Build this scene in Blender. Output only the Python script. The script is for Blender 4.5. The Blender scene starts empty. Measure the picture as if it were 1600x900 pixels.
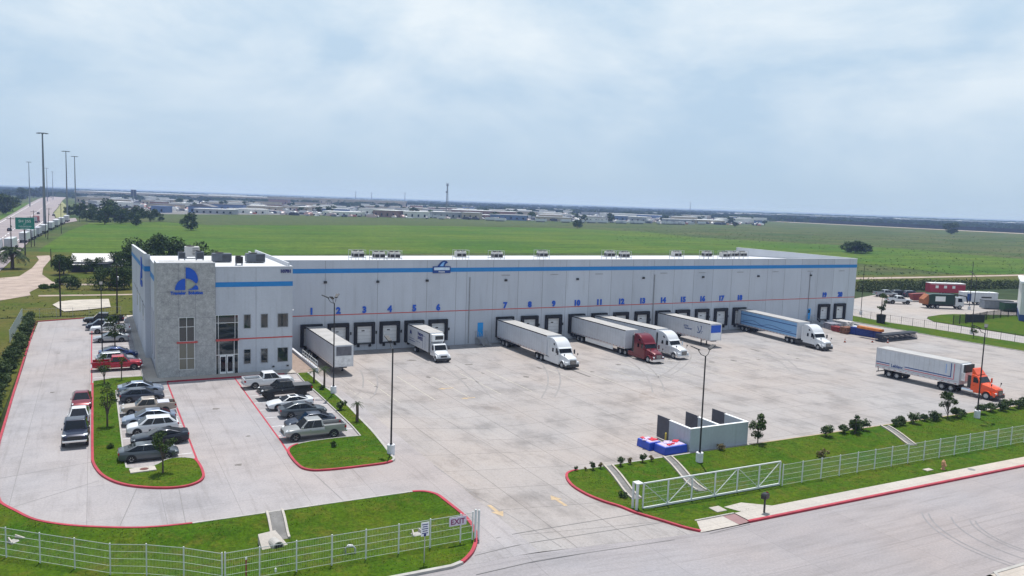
import bpy, bmesh, math, random
from mathutils import Vector, Matrix, noise as mnoise
R = math.radians
sc = bpy.context.scene
COL = sc.collection

# ------------------------------------------------------------ camera, sky, sun, exposure
CAM_F, PITCH, ROLL, YAW = 1257.5, 0.1069, 0.0343, 0.481   # focal in px of a 1600 px wide frame
CAM = Vector((0.0, -120.2, 23.8))
_c, _s = math.cos(YAW), math.sin(YAW)
def _loc(v): return Vector((v[0]*_c + v[1]*_s, -v[0]*_s + v[1]*_c, v[2]))
_f = Vector((0, math.cos(PITCH), -math.sin(PITCH))); _r0 = Vector((1, 0, 0)); _u0 = _r0.cross(_f)
_r = math.cos(ROLL)*_r0 + math.sin(ROLL)*_u0; _u = -math.sin(ROLL)*_r0 + math.cos(ROLL)*_u0
RT, UP, FW = _loc(_r), _loc(_u), _loc(_f)
cd = bpy.data.cameras.new('camera'); cam = bpy.data.objects.new('camera', cd); COL.objects.link(cam)
cam.matrix_world = Matrix(((RT.x, UP.x, -FW.x, CAM.x), (RT.y, UP.y, -FW.y, CAM.y), (RT.z, UP.z, -FW.z, CAM.z), (0, 0, 0, 1)))
cd.sensor_width = 36; cd.lens = CAM_F/1600*36; cd.clip_start = 0.5; cd.clip_end = 90000
sc.camera = cam
SUN = Vector((0.12, 0.25, 1.0)).normalized()
sd = bpy.data.lights.new('sun', 'SUN'); sun = bpy.data.objects.new('sun', sd); COL.objects.link(sun)
sun.rotation_euler = SUN.to_track_quat('Z', 'Y').to_euler()
sd.energy = 5.0; sd.angle = R(0.6); sd.color = (1.0, 0.965, 0.92)
w = bpy.data.worlds.new('World'); sc.world = w; w.use_nodes = True
nt = w.node_tree; nt.nodes.clear(); N = nt.nodes.new; L = nt.links.new
out = N('ShaderNodeOutputWorld'); bg = N('ShaderNodeBackground'); bg.inputs['Strength'].default_value = 0.105
sky = N('ShaderNodeTexSky'); sky.sky_type = 'NISHITA'; sky.sun_disc = False
sky.sun_elevation = math.asin(SUN.z); sky.sun_rotation = math.atan2(SUN.x, SUN.y)
sky.air_density = 1.0; sky.dust_density = 0.6; sky.ozone_density = 2.0
tc = N('ShaderNodeTexCoord')
sepx = N('ShaderNodeSeparateXYZ'); L(tc.outputs['Generated'], sepx.inputs[0])
mz = N('ShaderNodeMapping'); mz.inputs['Scale'].default_value = (1.0, 1.0, 2.1); L(tc.outputs['Generated'], mz.inputs[0])
n1 = N('ShaderNodeTexNoise'); n1.inputs['Scale'].default_value = 3.4; n1.inputs['Detail'].default_value = 8; n1.inputs['Roughness'].default_value = 0.55; n1.inputs['Distortion'].default_value = 0.25
mapn = N('ShaderNodeMapping'); mapn.inputs['Location'].default_value = (3.1, 1.7, 0.0); L(mz.outputs[0], mapn.inputs[0]); L(mapn.outputs[0], n1.inputs['Vector'])
rmp = N('ShaderNodeValToRGB'); rmp.color_ramp.elements[0].position = 0.40; rmp.color_ramp.elements[1].position = 0.63
rmp.color_ramp.elements[0].color = (0.12, 0.12, 0.12, 1); rmp.color_ramp.elements[1].color = (0.93, 0.93, 0.93, 1)
L(n1.outputs['Fac'], rmp.inputs[0])
fade = N('ShaderNodeMapRange'); fade.inputs['From Min'].default_value = 0.02; fade.inputs['From Max'].default_value = 0.17
fade.inputs['To Min'].default_value = 0.10; fade.inputs['To Max'].default_value = 1.0; L(sepx.outputs['Z'], fade.inputs['Value'])
fm = N('ShaderNodeMath'); fm.operation = 'MULTIPLY'; L(rmp.outputs[0], fm.inputs[0]); L(fade.outputs[0], fm.inputs[1])
# thin veil of high haze over the clear sky, brighter with height, then the clouds
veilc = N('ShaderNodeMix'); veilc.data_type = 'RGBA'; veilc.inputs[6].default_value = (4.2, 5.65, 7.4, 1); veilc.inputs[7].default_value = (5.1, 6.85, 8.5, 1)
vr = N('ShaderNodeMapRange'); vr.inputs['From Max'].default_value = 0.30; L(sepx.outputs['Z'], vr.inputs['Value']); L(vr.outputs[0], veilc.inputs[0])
zen = N('ShaderNodeMapRange'); zen.inputs['From Min'].default_value = 0.32; zen.inputs['From Max'].default_value = 0.75; zen.inputs['To Min'].default_value = 0.92; zen.inputs['To Max'].default_value = 0.30; L(sepx.outputs['Z'], zen.inputs['Value'])  # thins veil and clouds overhead, outside the view, to deepen the shadows below
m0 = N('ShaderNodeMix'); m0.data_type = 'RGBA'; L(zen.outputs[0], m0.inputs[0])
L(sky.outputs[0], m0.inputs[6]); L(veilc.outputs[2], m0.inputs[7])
mixc = N('ShaderNodeMix'); mixc.data_type = 'RGBA'; mixc.inputs[7].default_value = (8.3, 9.0, 9.5, 1)
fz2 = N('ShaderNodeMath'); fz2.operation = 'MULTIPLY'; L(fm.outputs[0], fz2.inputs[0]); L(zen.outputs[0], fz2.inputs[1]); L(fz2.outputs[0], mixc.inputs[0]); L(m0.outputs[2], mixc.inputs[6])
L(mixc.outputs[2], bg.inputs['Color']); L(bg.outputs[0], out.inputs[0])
vs = sc.view_settings; vs.view_transform = 'Standard'; vs.look = 'None'; vs.exposure = 0.0; vs.gamma = 1; vs.use_curve_mapping = False
sc.cycles.use_denoising = True
sc.cycles.max_bounces = 6; sc.cycles.diffuse_bounces = 3; sc.cycles.glossy_bounces = 3; sc.cycles.volume_bounces = 1
sc.cycles.sample_clamp_indirect = 4

# ------------------------------------------------------------ site levels and pixel -> ground
def smooth(t): t = min(max(t, 0.0), 1.0); return t*t*(3-2*t)
def hz(x, y):
    ww = 1.0 if y > -17 else min(1.0 + (-17-y)*0.35, 14)
    k = 1.15*(1-min(max((x-25.0)/ww, 0.0), 1.0))*smooth((y+100)/30)
    return k*(1-smooth((y-37.5)/10))
def ray(px, py): return ((px-800)/CAM_F)*RT - ((py-450)/CAM_F)*UP + FW
def at(px, py, z=None):
    d = ray(px, py); h = 0.5 if z is None else z
    for i in range(25):
        t = (h-CAM.z)/d.z; p = CAM + t*d
        if z is not None: break
        h = .5*h + .5*hz(p.x, p.y)
    return p
def at2(px, py, z=None): p = at(px, py, z); return (p.x, p.y)
LOT_EDGE = [(-7.75, -38.15), (-7.3, -46), (-6.35, -54.3), (-5.2, -56.7), (-3.9, -58.95), (-2.15, -60.6), (-0.25, -61.8), (2.6, -63.1), (5.6, -63.55), (21.5, -63.55), (22.4, -63.9), (23.0, -64.8), (23.15, -66.7), (23.25, -69.4), (23.1, -71.0), (22.75, -72.5), (22.2, -73.7), (21.3, -75.0), (20.2, -75.95), (19.5, -76.2)]
FR_EDGE = [(39.4, -76.15), (38.7, -75.2), (37.65, -73.3), (36.72, -71.7), (36.3, -70.3), (35.6, -69.0), (35.1, -67.2), (35.1, -65.1), (35.7, -63.2), (36.5, -62.0), (37.6, -61.4), (39, -61.1)]
def dense(pts, closed=False, k=4):
    P = [Vector(p) for p in pts]; n = len(P); T = []
    for i in range(n):
        a = P[i-1] if (i or closed) else P[i]; b = P[(i+1) % n] if (i < n-1 or closed) else P[i]; d = b-a
        l1 = (P[i]-a).length or 1e9; l2 = (b-P[i]).length or 1e9
        if a == P[i] or b == P[i]: T.append(Vector((0, 0))); continue
        u, v = (P[i]-a)/l1, (b-P[i])/l2; t = u+v
        T.append(t.normalized()*min(l1, l2) if u.dot(v) > .45 else Vector((0, 0)))
    out_ = []
    for i in range(n if closed else n-1):
        p, q = P[i], P[(i+1) % n]; m, w_ = T[i], T[(i+1) % n]
        for j in range(k):
            s = j/k; h = p*(2*s**3-3*s*s+1)+m*(s**3-2*s*s+s)+q*(3*s*s-2*s**3)+w_*(s**3-s*s); out_.append((h.x, h.y))
    if not closed: out_.append((P[-1].x, P[-1].y))
    return out_
LOT_EDGE = dense(LOT_EDGE); FR_EDGE = dense(FR_EDGE)
FL_POLY = LOT_EDGE + [(-25, -76.2), (-25, -38.15)]
FR_POLY = FR_EDGE + [(175, -60.9), (175, -74.5), (40.4, -74.5)]
def pdist(p, poly):
    best = 1e9
    for i in range(len(poly)):
        a, b = poly[i], poly[(i+1) % len(poly)]
        dx, dy = b[0]-a[0], b[1]-a[1]; l2 = dx*dx+dy*dy or 1e-9
        t = min(max(((p[0]-a[0])*dx+(p[1]-a[1])*dy)/l2, 0), 1)
        best = min(best, math.hypot(p[0]-a[0]-t*dx, p[1]-a[1]-t*dy))
    return best
def inside(p, poly):
    c = False; j = len(poly)-1
    for i in range(len(poly)):
        if (poly[i][1] > p[1]) != (poly[j][1] > p[1]) and p[0] < (poly[j][0]-poly[i][0])*(p[1]-poly[i][1])/(poly[j][1]-poly[i][1])+poly[i][0]: c = not c
        j = i
    return c
def lawn_z(x, y):
    z = hz(x, y)+0.11
    for poly in (FL_POLY, FR_POLY):
        if inside((x, y), poly):
            e = smooth(pdist((x, y), poly)/3.0)
            z -= (0.7 if x < 30 else .35)*e*math.exp(-((y+67.2)/2.6)**2) if x > 2 else 0.5*e
    return z
def gz(x, y):
    if inside((x, y), FL_POLY) or inside((x, y), FR_POLY): return lawn_z(x, y)
    return hz(x, y)

# ------------------------------------------------------------ mesh helpers
class MB:
    def __init__(s): s.v = []; s.f = []
    def add(s, vs, fs):
        k = len(s.v); s.v += [tuple(v) for v in vs]; s.f += [tuple(i+k for i in f) for f in fs]; return s
    def box(s, x0, x1, y0, y1, z0, z1):
        return s.add([(x0,y0,z0),(x1,y0,z0),(x1,y1,z0),(x0,y1,z0),(x0,y0,z1),(x1,y0,z1),(x1,y1,z1),(x0,y1,z1)],
                     [(3,2,1,0),(4,5,6,7),(0,1,5,4),(1,2,6,5),(2,3,7,6),(3,0,4,7)])
    def bar(s, a, b, wx, wz=None):
        a, b = Vector(a), Vector(b); d = (b-a).normalized(); wz = wz or wx
        sd_ = d.cross(Vector((0,0,1)));
        if sd_.length < .01: sd_ = Vector((1,0,0))
        sd_.normalize(); up = sd_.cross(d)
        q = [p+i*sd_*wx/2+j*up*wz/2 for p in (a, b) for i, j in ((-1,-1),(1,-1),(1,1),(-1,1))]
        return s.add(q, [(3,2,1,0),(4,5,6,7),(0,1,5,4),(1,2,6,5),(2,3,7,6),(3,0,4,7)])
    def tube(s, pts, rad, n=8, cap=True):
        pts = [Vector(p) for p in pts]; rad = rad if isinstance(rad, (list, tuple)) else [rad]*len(pts)
        rings = []; k = len(s.v)
        for i, p in enumerate(pts):
            d = (pts[min(i+1, len(pts)-1)]-pts[max(i-1, 0)]).normalized()
            a = d.cross(Vector((0,0,1))) if abs(d.z) < .95 else d.cross(Vector((1,0,0)))
            a.normalize(); b = d.cross(a)
            s.v += [tuple(p+rad[i]*(math.cos(t*2*math.pi/n)*a+math.sin(t*2*math.pi/n)*b)) for t in range(n)]
        for i in range(len(pts)-1):
            for t in range(n):
                u = (t+1) % n; s.f.append((k+i*n+t, k+i*n+u, k+(i+1)*n+u, k+(i+1)*n+t))
        if cap: s.f.append(tuple(k+t for t in range(n))[::-1]); s.f.append(tuple(k+(len(pts)-1)*n+t for t in range(n)))
        return s
    def loft(s, secs, cap=True):
        n = len(secs[0]); k = len(s.v)
        for sec in secs: s.v += [tuple(p) for p in sec]
        for i in range(len(secs)-1):
            for t in range(n):
                u = (t+1) % n; s.f.append((k+i*n+t, k+i*n+u, k+(i+1)*n+u, k+(i+1)*n+t))
        if cap: s.f.append(tuple(k+t for t in range(n))[::-1]); s.f.append(tuple(k+(len(secs)-1)*n+t for t in range(n)))
        return s
    def prism(s, poly, a0, a1, axis='y'):
        # polygon in the two other axes, extruded along axis
        def P(u, v, a): return (u, a, v) if axis == 'y' else ((a, u, v) if axis == 'x' else (u, v, a))
        return s.loft([[P(u, v, a0) for u, v in poly], [P(u, v, a1) for u, v in poly]])
    def quad(s, *q): return s.add(q, [tuple(range(len(q)))])
    def lathe(s, prof, c=(0,0,0), axis='y', n=20):
        secs = []
        for i in range(n):
            t = 2*math.pi*i/n; cs, sn = math.cos(t), math.sin(t)
            if axis == 'y': secs.append([(c[0]+r*cs, c[1]+h, c[2]+r*sn) for r, h in prof])
            elif axis == 'z': secs.append([(c[0]+r*cs, c[1]+r*sn, c[2]+h) for r, h in prof])
            else: secs.append([(c[0]+h, c[1]+r*cs, c[2]+r*sn) for r, h in prof])
        k = len(s.v); m = len(prof)
        for sec in secs: s.v += sec
        for i in range(n):
            j = (i+1) % n
            for t in range(m-1): s.f.append((k+i*m+t, k+j*m+t, k+j*m+t+1, k+i*m+t+1))
        return s
    def mesh(s, name, m, sm=None, bev=0, seg=2):
        me = bpy.data.meshes.new(name); me.from_pydata(s.v, [], s.f)
        bm = bmesh.new(); bm.from_mesh(me); bmesh.ops.recalc_face_normals(bm, faces=bm.faces)
        if bev:
            eds = [e for e in bm.edges if len(e.link_faces) == 2 and e.calc_face_angle(0) > R(28)]
            bmesh.ops.bevel(bm, geom=eds, offset=bev, segments=seg, affect='EDGES', profile=.6, clamp_overlap=True)
        bm.to_mesh(me); bm.free()
        if sm is not None:
            me.polygons.foreach_set('use_smooth', [True]*len(me.polygons)); me.set_sharp_from_angle(angle=R(sm))
        if m: me.materials.append(m)
        return me
def link(name, me, parent=None, loc=None):
    o = bpy.data.objects.new(name, me); COL.objects.link(o)
    if parent: o.parent = parent
    if loc is not None: o.location = loc
    return o
def obj(name, mb, m, parent=None, loc=None, sm=None, bev=0, seg=2): return link(name, mb.mesh(name, m, sm, bev, seg), parent, loc)
def tag(o, label, cat, group=None):
    o['label'] = label; o['category'] = cat
    if group: o['group'] = group
    return o
def struct(o): o['kind'] = 'structure'; return o
def stuff(o, label, cat): o['kind'] = 'stuff'; o['label'] = label; o['category'] = cat; return o
def thing(name, label, cat, loc=(0,0,0), rz=0, group=None):
    o = bpy.data.objects.new(name, None); COL.objects.link(o); o.location = loc; o.rotation_euler = (0,0,rz); o.empty_display_size = .2
    return tag(o, label, cat, group)
def copy_tree(o, parent=None):
    c = o.copy(); COL.objects.link(c)
    if parent: c.parent = parent
    for ch in o.children: copy_tree(ch, c)
    return c
def textmesh(txt, size, m, depth=0.03, bold=0.0, align='CENTER'):
    cu = bpy.data.curves.new('lettering', 'FONT'); cu.body = txt; cu.size = size; cu.extrude = depth; cu.offset = bold
    cu.align_x = align; cu.align_y = 'BOTTOM_BASELINE'; cu.resolution_u = 3
    o = bpy.data.objects.new('lettering', cu); COL.objects.link(o)
    dg = bpy.context.evaluated_depsgraph_get(); dg.update()
    me = bpy.data.meshes.new_from_object(o.evaluated_get(dg)); me.name = 'lettering'
    bpy.data.objects.remove(o); bpy.data.curves.remove(cu)
    me.materials.clear(); me.materials.append(m)
    return me

# ------------------------------------------------------------ materials
def newmat(name):
    m = bpy.data.materials.new(name); m.use_nodes = True; t = m.node_tree
    return m, t, t.nodes['Principled BSDF']
def nz(t, scale, detail=4, vec=None, rough=.55):
    n = t.nodes.new('ShaderNodeTexNoise'); n.inputs['Scale'].default_value = scale; n.inputs['Detail'].default_value = detail; n.inputs['Roughness'].default_value = rough
    if vec is not None: t.links.new(vec, n.inputs['Vector'])
    return n.outputs['Fac']
def pos(t, scale=(1,1,1)):
    g = t.nodes.new('ShaderNodeNewGeometry')
    if scale == (1,1,1): return g.outputs['Position']
    mp = t.nodes.new('ShaderNodeMapping'); mp.inputs['Scale'].default_value = scale; t.links.new(g.outputs['Position'], mp.inputs[0]); return mp.outputs[0]
def ocoord(t, scale=(1,1,1)):
    g = t.nodes.new('ShaderNodeTexCoord'); mp = t.nodes.new('ShaderNodeMapping'); mp.inputs['Scale'].default_value = scale; t.links.new(g.outputs['Object'], mp.inputs[0]); return mp.outputs[0]
def ramp(t, fac, stops):
    r = t.nodes.new('ShaderNodeValToRGB'); e = r.color_ramp.elements
    while len(e) < len(stops): e.new(0.5)
    for i, (p, c) in enumerate(stops): e[i].position = p; e[i].color = (*c, 1) if len(c) == 3 else c
    t.links.new(fac, r.inputs[0]); return r.outputs[0]
def mix(t, a, b, fac, mode='MIX'):
    n = t.nodes.new('ShaderNodeMix'); n.data_type = 'RGBA'; n.blend_type = mode
    for i, v in ((0, fac), (6, a), (7, b)):
        if hasattr(v, 'links') or hasattr(v, 'is_output'): t.links.new(v, n.inputs[i])
        elif i == 0: n.inputs[0].default_value = v
        else: n.inputs[i].default_value = (*v, 1)
    return n.outputs[2]
def bump(t, b, fac, st, dist=.02):
    n = t.nodes.new('ShaderNodeBump'); n.inputs['Strength'].default_value = st; n.inputs['Distance'].default_value = dist
    t.links.new(fac, n.inputs['Height']); t.links.new(n.outputs[0], b.inputs['Normal'])
_mc = {}
def mat(name, c, rough=.6, metal=0, var=.12, sc_=1.5, coat=0):
    if name in _mc: return _mc[name]
    m, t, b = newmat(name); b.inputs['Roughness'].default_value = rough; b.inputs['Metallic'].default_value = metal
    if coat: b.inputs['Coat Weight'].default_value = coat; b.inputs['Coat Roughness'].default_value = .06
    if var:
        f = nz(t, sc_, 5, pos(t)); col = ramp(t, f, [(.3, tuple(x*(1-var) for x in c)), (.7, tuple(min(1, x*(1+var)) for x in c))])
        t.links.new(col, b.inputs['Base Color'])
    else: b.inputs['Base Color'].default_value = (*c, 1)
    _mc[name] = m; return m
def paint(name, c, metal=.0, rough=.32): 
    m_ = mat('paint_'+name, c, rough, metal, .05, .8, coat=.55); m_.node_tree.nodes['Principled BSDF'].inputs['Specular IOR Level'].default_value = .3; return m_
M_BLACK = mat('black_rubber', (.012,.012,.013), .75, 0, .2)
M_TYRE = mat('tyre', (.018,.018,.019), .85, 0, .25, 3)
M_RIM = mat('rim_metal', (.55,.56,.58), .3, .7, .1)
M_DRIM = mat('dark_rim', (.05,.05,.055), .35, .5, .1)
M_GLASS = mat('dark_glass', (.006,.008,.011), .04, 0, 0); _mc['dark_glass'].node_tree.nodes['Principled BSDF'].inputs['Specular IOR Level'].default_value = .42
M_CHROME = mat('chrome', (.75,.76,.78), .15, 1, 0)
M_TRIM = mat('dark_trim', (.025,.026,.028), .5, 0, .15)
M_RED = mat('tail_lens', (.35,.01,.015), .2, 0, 0)
M_LAMP = mat('lamp_lens', (.75,.77,.8), .12, 0, 0)
M_STEEL = mat('galvanised_steel', (.42,.43,.45), .45, .5, .15)
M_WHITE = mat('white_paint', (.78,.79,.80), .45, 0, .04)
M_FENCE = mat('white_fence_paint', (.60,.63,.63), .5, 0, .05)
M_BPOLE = mat('black_pole_paint', (.014,.014,.017), .45, 0, .1)
M_WOOD = mat('weathered_pole_wood', (.035,.028,.024), .9, 0, .3, 4)
M_REDP = mat('red_kerb_paint', (.34,.022,.042), .6, 0, .22, 1.2)
M_YEL = mat('yellow_paint', (.55,.42,.06), .6, 0, .2)

def concrete(name, base, tracks=None, joint=(4.757, 4.6), joff=(0,0), dirt=.35, jdark=.62, streak=(1,1,1), stain=True):
    m, t, b = newmat(name); b.inputs['Roughness'].default_value = .82; b.inputs['Specular IOR Level'].default_value = .3
    p = pos(t)
    big = nz(t, .045, 3, p); mid = nz(t, .33, 6, pos(t, streak), .62); fine = nz(t, 6, 4, p)
    wc = (base[0]*1.06, base[1]*.985, base[2]*.92)
    c = mix(t, base, wc, ramp(t, big, [(.35, (0,0,0)), (.65, (1,1,1))]))
    c = mix(t, c, ramp(t, mid, [(.28, (1-dirt,)*3), (.5, (.96,.96,.96)), (.75, (1.06,1.05,1.04))]), 1.0, 'MULTIPLY')
    c = mix(t, c, ramp(t, fine, [(.3, (.9,.9,.9)), (.7, (1.08,1.08,1.08))]), 1.0, 'MULTIPLY')
    if tracks:
        tt_ = nz(t, 1.0, 6, pos(t, tracks), .7); c = mix(t, c, ramp(t, tt_, [(.52, (1,1,1)), (.62, (.91,.905,.90)), (.72, (.82,.81,.80))]), 1.0, 'MULTIPLY')
    if stain:
        tk = nz(t, 1.0, 6, pos(t, (2.6, .10, 1)), .7); c = mix(t, c, ramp(t, tk, [(.54, (1,1,1)), (.64, (.90,.89,.885)), (.72, (.80,.785,.775))]), 1.0, 'MULTIPLY')
        ld = nz(t, 1.6, 9, p, .8); c = mix(t, c, ramp(t, ld, [(.33, (.80,.79,.78)), (.46, (1,1,1)), (.66, (1.0,1.0,1.0)), (.74, (1.16,1.14,1.12))]), 1.0, 'MULTIPLY')
        sp = nz(t, .16, 8, pos(t, (streak[0]*.8+.1, streak[1]*.8+.1, 1)), .72)
        c = mix(t, c, ramp(t, sp, [(.60, (1,1,1)), (.72, (.70,.66,.62))]), 1.0, 'MULTIPLY')
    br = t.nodes.new('ShaderNodeTexBrick'); br.offset = 0; br.inputs['Scale'].default_value = 1
    br.inputs['Brick Width'].default_value = joint[0]; br.inputs['Row Height'].default_value = joint[1]; br.inputs['Mortar Size'].default_value = .022 if not stain else .045; br.inputs['Mortar Smooth'].default_value = .4
    br.inputs['Color1'].default_value = (1.03,1.03,1.03,1); br.inputs['Color2'].default_value = (.955,.955,.96,1); br.inputs['Mortar'].default_value = (jdark,)*3+(1,)
    mp = t.nodes.new('ShaderNodeMapping'); mp.inputs['Location'].default_value = (joff[0], joff[1], 0); t.links.new(p, mp.inputs[0]); t.links.new(mp.outputs[0], br.inputs['Vector'])
    c = mix(t, c, br.outputs['Color'], 1.0, 'MULTIPLY')
    t.links.new(c, b.inputs['Base Color']); bump(t, b, fine, .15, .004); return m
HAZE = 1.45e-4
M_COURT = concrete('court_concrete', (.318,.304,.302), dirt=.36, streak=(.95,.62,1))
M_LOT = concrete('lot_concrete', (.315,.302,.312), dirt=.22, joint=(4.9, 7.3), joff=(.8, 2), stain=False, jdark=.7, tracks=(1.6, .09, 1))
M_STREET = concrete('street_concrete', (.285,.272,.284), dirt=.22, joint=(9.2, 6.6), joff=(3, -2.4), jdark=.72, stain=False, streak=(.4,1.6,1), tracks=(.07, 2.2, 1))
M_WALK = concrete('sidewalk_concrete', (.42,.395,.365), dirt=.14, joint=(1.8, 1.8), jdark=.75, stain=False)
M_KERB = mat('kerb_concrete', (.36,.345,.325), .85, 0, .15, 2)
def grassmat(name, a, b_, c_, s1=.12, s2=1.1, st=.5, band=None):
    m, t, b = newmat(name); b.inputs['Roughness'].default_value = .9; b.inputs['Specular IOR Level'].default_value = .06
    p = pos(t); big = nz(t, s1, 4, p, .6); mid = nz(t, s2, 6, p, .7); fine = nz(t, s2*6, 4, p, .75)
    c = mix(t, a, b_, ramp(t, big, [(.36, (0,0,0)), (.64, (1,1,1))]))
    c = mix(t, c, c_, ramp(t, mid, [(.50, (0,0,0)), (.72, (.7,.7,.7))]))
    c = mix(t, c, ramp(t, fine, [(.28, (.52,.56,.5)), (.72, (1.42,1.36,1.3))]), 1.0, 'MULTIPLY')
    mott = nz(t, s2*1.7, 9, p, .82); c = mix(t, c, ramp(t, mott, [(.32, (.62,.66,.62)), (.5, (1,1,1)), (.68, (1.32,1.26,1.12))]), 1.0, 'MULTIPLY')
    if band:
        bn = nz(t, 1.0, 7, pos(t, band), .72); c = mix(t, c, ramp(t, bn, [(.32, (.66,.68,.66)), (.5, (1,1,1)), (.66, (1.34,1.26,1.15))]), 1.0, 'MULTIPLY')
    t.links.new(c, b.inputs['Base Color']); bump(t, b, fine, st, .06); return m
M_LAWN = grassmat('lawn_grass', (.036,.088,.005), (.062,.100,.007), (.104,.090,.018), .15, .75)
M_ROUGH = grassmat('rough_grass', (.060,.085,.013), (.105,.092,.028), (.042,.062,.012), .07, .6)
M_FIELD = grassmat('green_crop', (.048,.108,.012), (.082,.125,.018), (.038,.080,.012), .013, .12, band=(.012, .085, 1))
M_FALLOW = grassmat('fallow_field', (.066,.088,.034), (.056,.084,.028), (.095,.095,.052), .008, .06)
M_SCRUB = grassmat('scrub_land', (.044,.078,.020), (.085,.095,.040), (.026,.048,.014), .014, .09, band=(.010, .05, 1))
M_PLAIN = grassmat('far_plain', (.030,.050,.022), (.05,.062,.03), (.022,.04,.02), .002, .012)
M_DIRT = mat('pale_dirt', (.33,.26,.22), .95, 0, .25, .3)
M_ASPH = mat('highway_paving', (.24,.205,.21), .9, 0, .12, .05)
# ------------------------------------------------------------ ground sheets
from mathutils.geometry import delaunay_2d_cdt
def sheet(name, poly, m, dz=0.0, res=4.0, zf=None, kind=True):
    bm = bmesh.new(); n_ = len(poly)
    cv, ce, cf = delaunay_2d_cdt([Vector(p) for p in poly], [(i, (i+1) % n_) for i in range(n_)], [], 1, 1e-4)[:3]
    vs = [bm.verts.new((p.x, p.y, 0)) for p in cv]
    for f in cf: bm.faces.new([vs[i] for i in f])
    for ax in ((0, 1) if res else ()):
        lo = min(p[ax] for p in poly); hi = max(p[ax] for p in poly); k = math.ceil(lo/res)
        while res and k*res < hi:
            n = Vector((1,0,0)) if ax == 0 else Vector((0,1,0))
            bmesh.ops.bisect_plane(bm, geom=bm.verts[:]+bm.edges[:]+bm.faces[:], plane_co=n*(k*res+.013), plane_no=n); k += 1
    zf = zf or hz
    for v in bm.verts: v.co.z = zf(v.co.x, v.co.y)+dz
    bmesh.ops.recalc_face_normals(bm, faces=bm.faces)
    if sum(f.normal.z for f in bm.faces) < 0: bmesh.ops.reverse_faces(bm, faces=bm.faces)
    me = bpy.data.meshes.new(name); bm.to_mesh(me); bm.free(); me.materials.append(m)
    me.polygons.foreach_set('use_smooth', [True]*len(me.polygons))
    o = link(name, me)
    if kind: struct(o)
    return o
def px(l, z=None): return [at2(a, b, z) for a, b in l]
# base ground: graded grid reaching the horizon, sunk a little under the site
def ground():
    def axis(lo, hi, st):
        a = []; v = lo
        while v <= hi: a.append(v); v += st
        g = 10; l = lo; h = hi
        while h < 60000: h += g; l -= g; a.append(h); a.insert(0, l); g *= 1.5
        return a
    xs = axis(-60, 240, 4); ys = axis(-140, 100, 3); b = MB()
    for y in ys:
        for x in xs:
            z = hz(x, y)-.16
            e = min(1, max(0, (x+28)/4), max(0, (180-x)/4))*smooth((y+79)/2)*smooth((-34-y)/4)
            e = max(e, min(1, max(0, (x+5)/4), max(0, (143-x)/4))*smooth((y+79)/2)*smooth((30-y)/4))
            b.v.append((x, y, z-1.2*max(e, 0)))
    n = len(xs)
    for j in range(len(ys)-1):
        for i in range(n-1): b.f.append((j*n+i, j*n+i+1, (j+1)*n+i+1, (j+1)*n+i))
    struct(obj('ground', b, M_PLAIN, sm=180))
ground()
def flat(name, poly, m, z, res=0): return sheet(name, poly, m, z, res, lambda x, y: 0.0)
# country behind the site (levels in centimetres above the plain)
flat('scrub_land', [(-60, 70), (340, 70), (900, -60), (2600, 500), (1500, 2200), (-500, 1500), (-200, 300)], M_SCRUB, .02)
flat('green_field', px([(60, 402), (150, 400), (330, 400), (700, 396), (1150, 396), (1345, 412), (1600, 440), (1600, 405), (1400, 388), (1100, 372), (1000, 362), (860, 356), (600, 352), (330, 352), (250, 347), (140, 349), (105, 362), (62, 390)], 0), M_FIELD, .10)
flat('fallow_field', px([(230, 344), (330, 352), (600, 352), (860, 355), (905, 350), (760, 343), (620, 338), (460, 336), (250, 335)], 0), M_FALLOW, .14)
rough = [(-140, 36), (-60, 37), (-9, 37.2), (6, 38.3), (24, 46), (140, 46), (150, 20), (156, 10), (200, 34), (330, 60), (300, 95), (220, 98), (140, 100), (60, 170), (-60, 180), (-140, 150)]
flat('rough_grass', [(-140, 47), (24, 47), (140, 46), (150, 47), (240, 56), (430, 52), (500, 78), (140, 100), (60, 190), (-40, 220), (-90, 190), (-140, 190)], M_ROUGH, .16)
sheet('rough_grass', [(-140, -60), (-8.4, -38), (-8.5, 34.1), (-.9, 36.6), (24, 38.3), (140, 38.3), (140, 47.2), (24, 47.2), (-140, 47.2)], M_ROUGH, .03, 3.0)
# paved site
PAVE = [(-8.2, -1.7), (-8.8, 33.9), (-.9, 36.5), (6.2, 38.0), (12, 38.0), (12, .4), (148.2, .4), (148.2, -12.5), (148.3, -26), (149.5, -45), (175, -60.9)] + FR_EDGE[::-1] + [(40, -76.3), (19, -76.3)] + LOT_EDGE[::-1]
def split_pave():
    lot = [p for p in [(-8.2, -1.7), (-8.8, 33.9), (-.9, 36.5), (6.2, 38.0), (12, 38.0), (12, .4), (25.6, .4), (25.6, -63.3)]] + [(23.4, -66)] + LOT_EDGE[::-1][24:]
    lot = [(-8.2, -1.7), (-8.8, 33.9), (-.9, 36.5), (6.2, 38.0), (12, 38.0), (12, .4), (25.6, .4), (25.6, -76.3), (19.0, -76.3)] + LOT_EDGE[::-1]
    court = [(25.6, .4), (148.2, .4), (148.2, -12.5), (148.3, -26), (149.5, -45), (175, -60.9)] + FR_EDGE[::-1] + [(40, -76.3), (25.6, -76.3)]
    sheet('parking_lot', lot, M_LOT, 0, 2.0); sheet('truck_court', court, M_COURT, 0, 2.0)
split_pave()
sheet('street', [(-80, -76.3), (230, -76.3), (230, -89.4), (-80, -89.4)], M_STREET, -.004, 4.0)
sheet('far_sidewalk', [(52.8, -89.55), (230, -89.55), (230, -112), (52.8, -112)], M_WALK, .10, 4.0)
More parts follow.
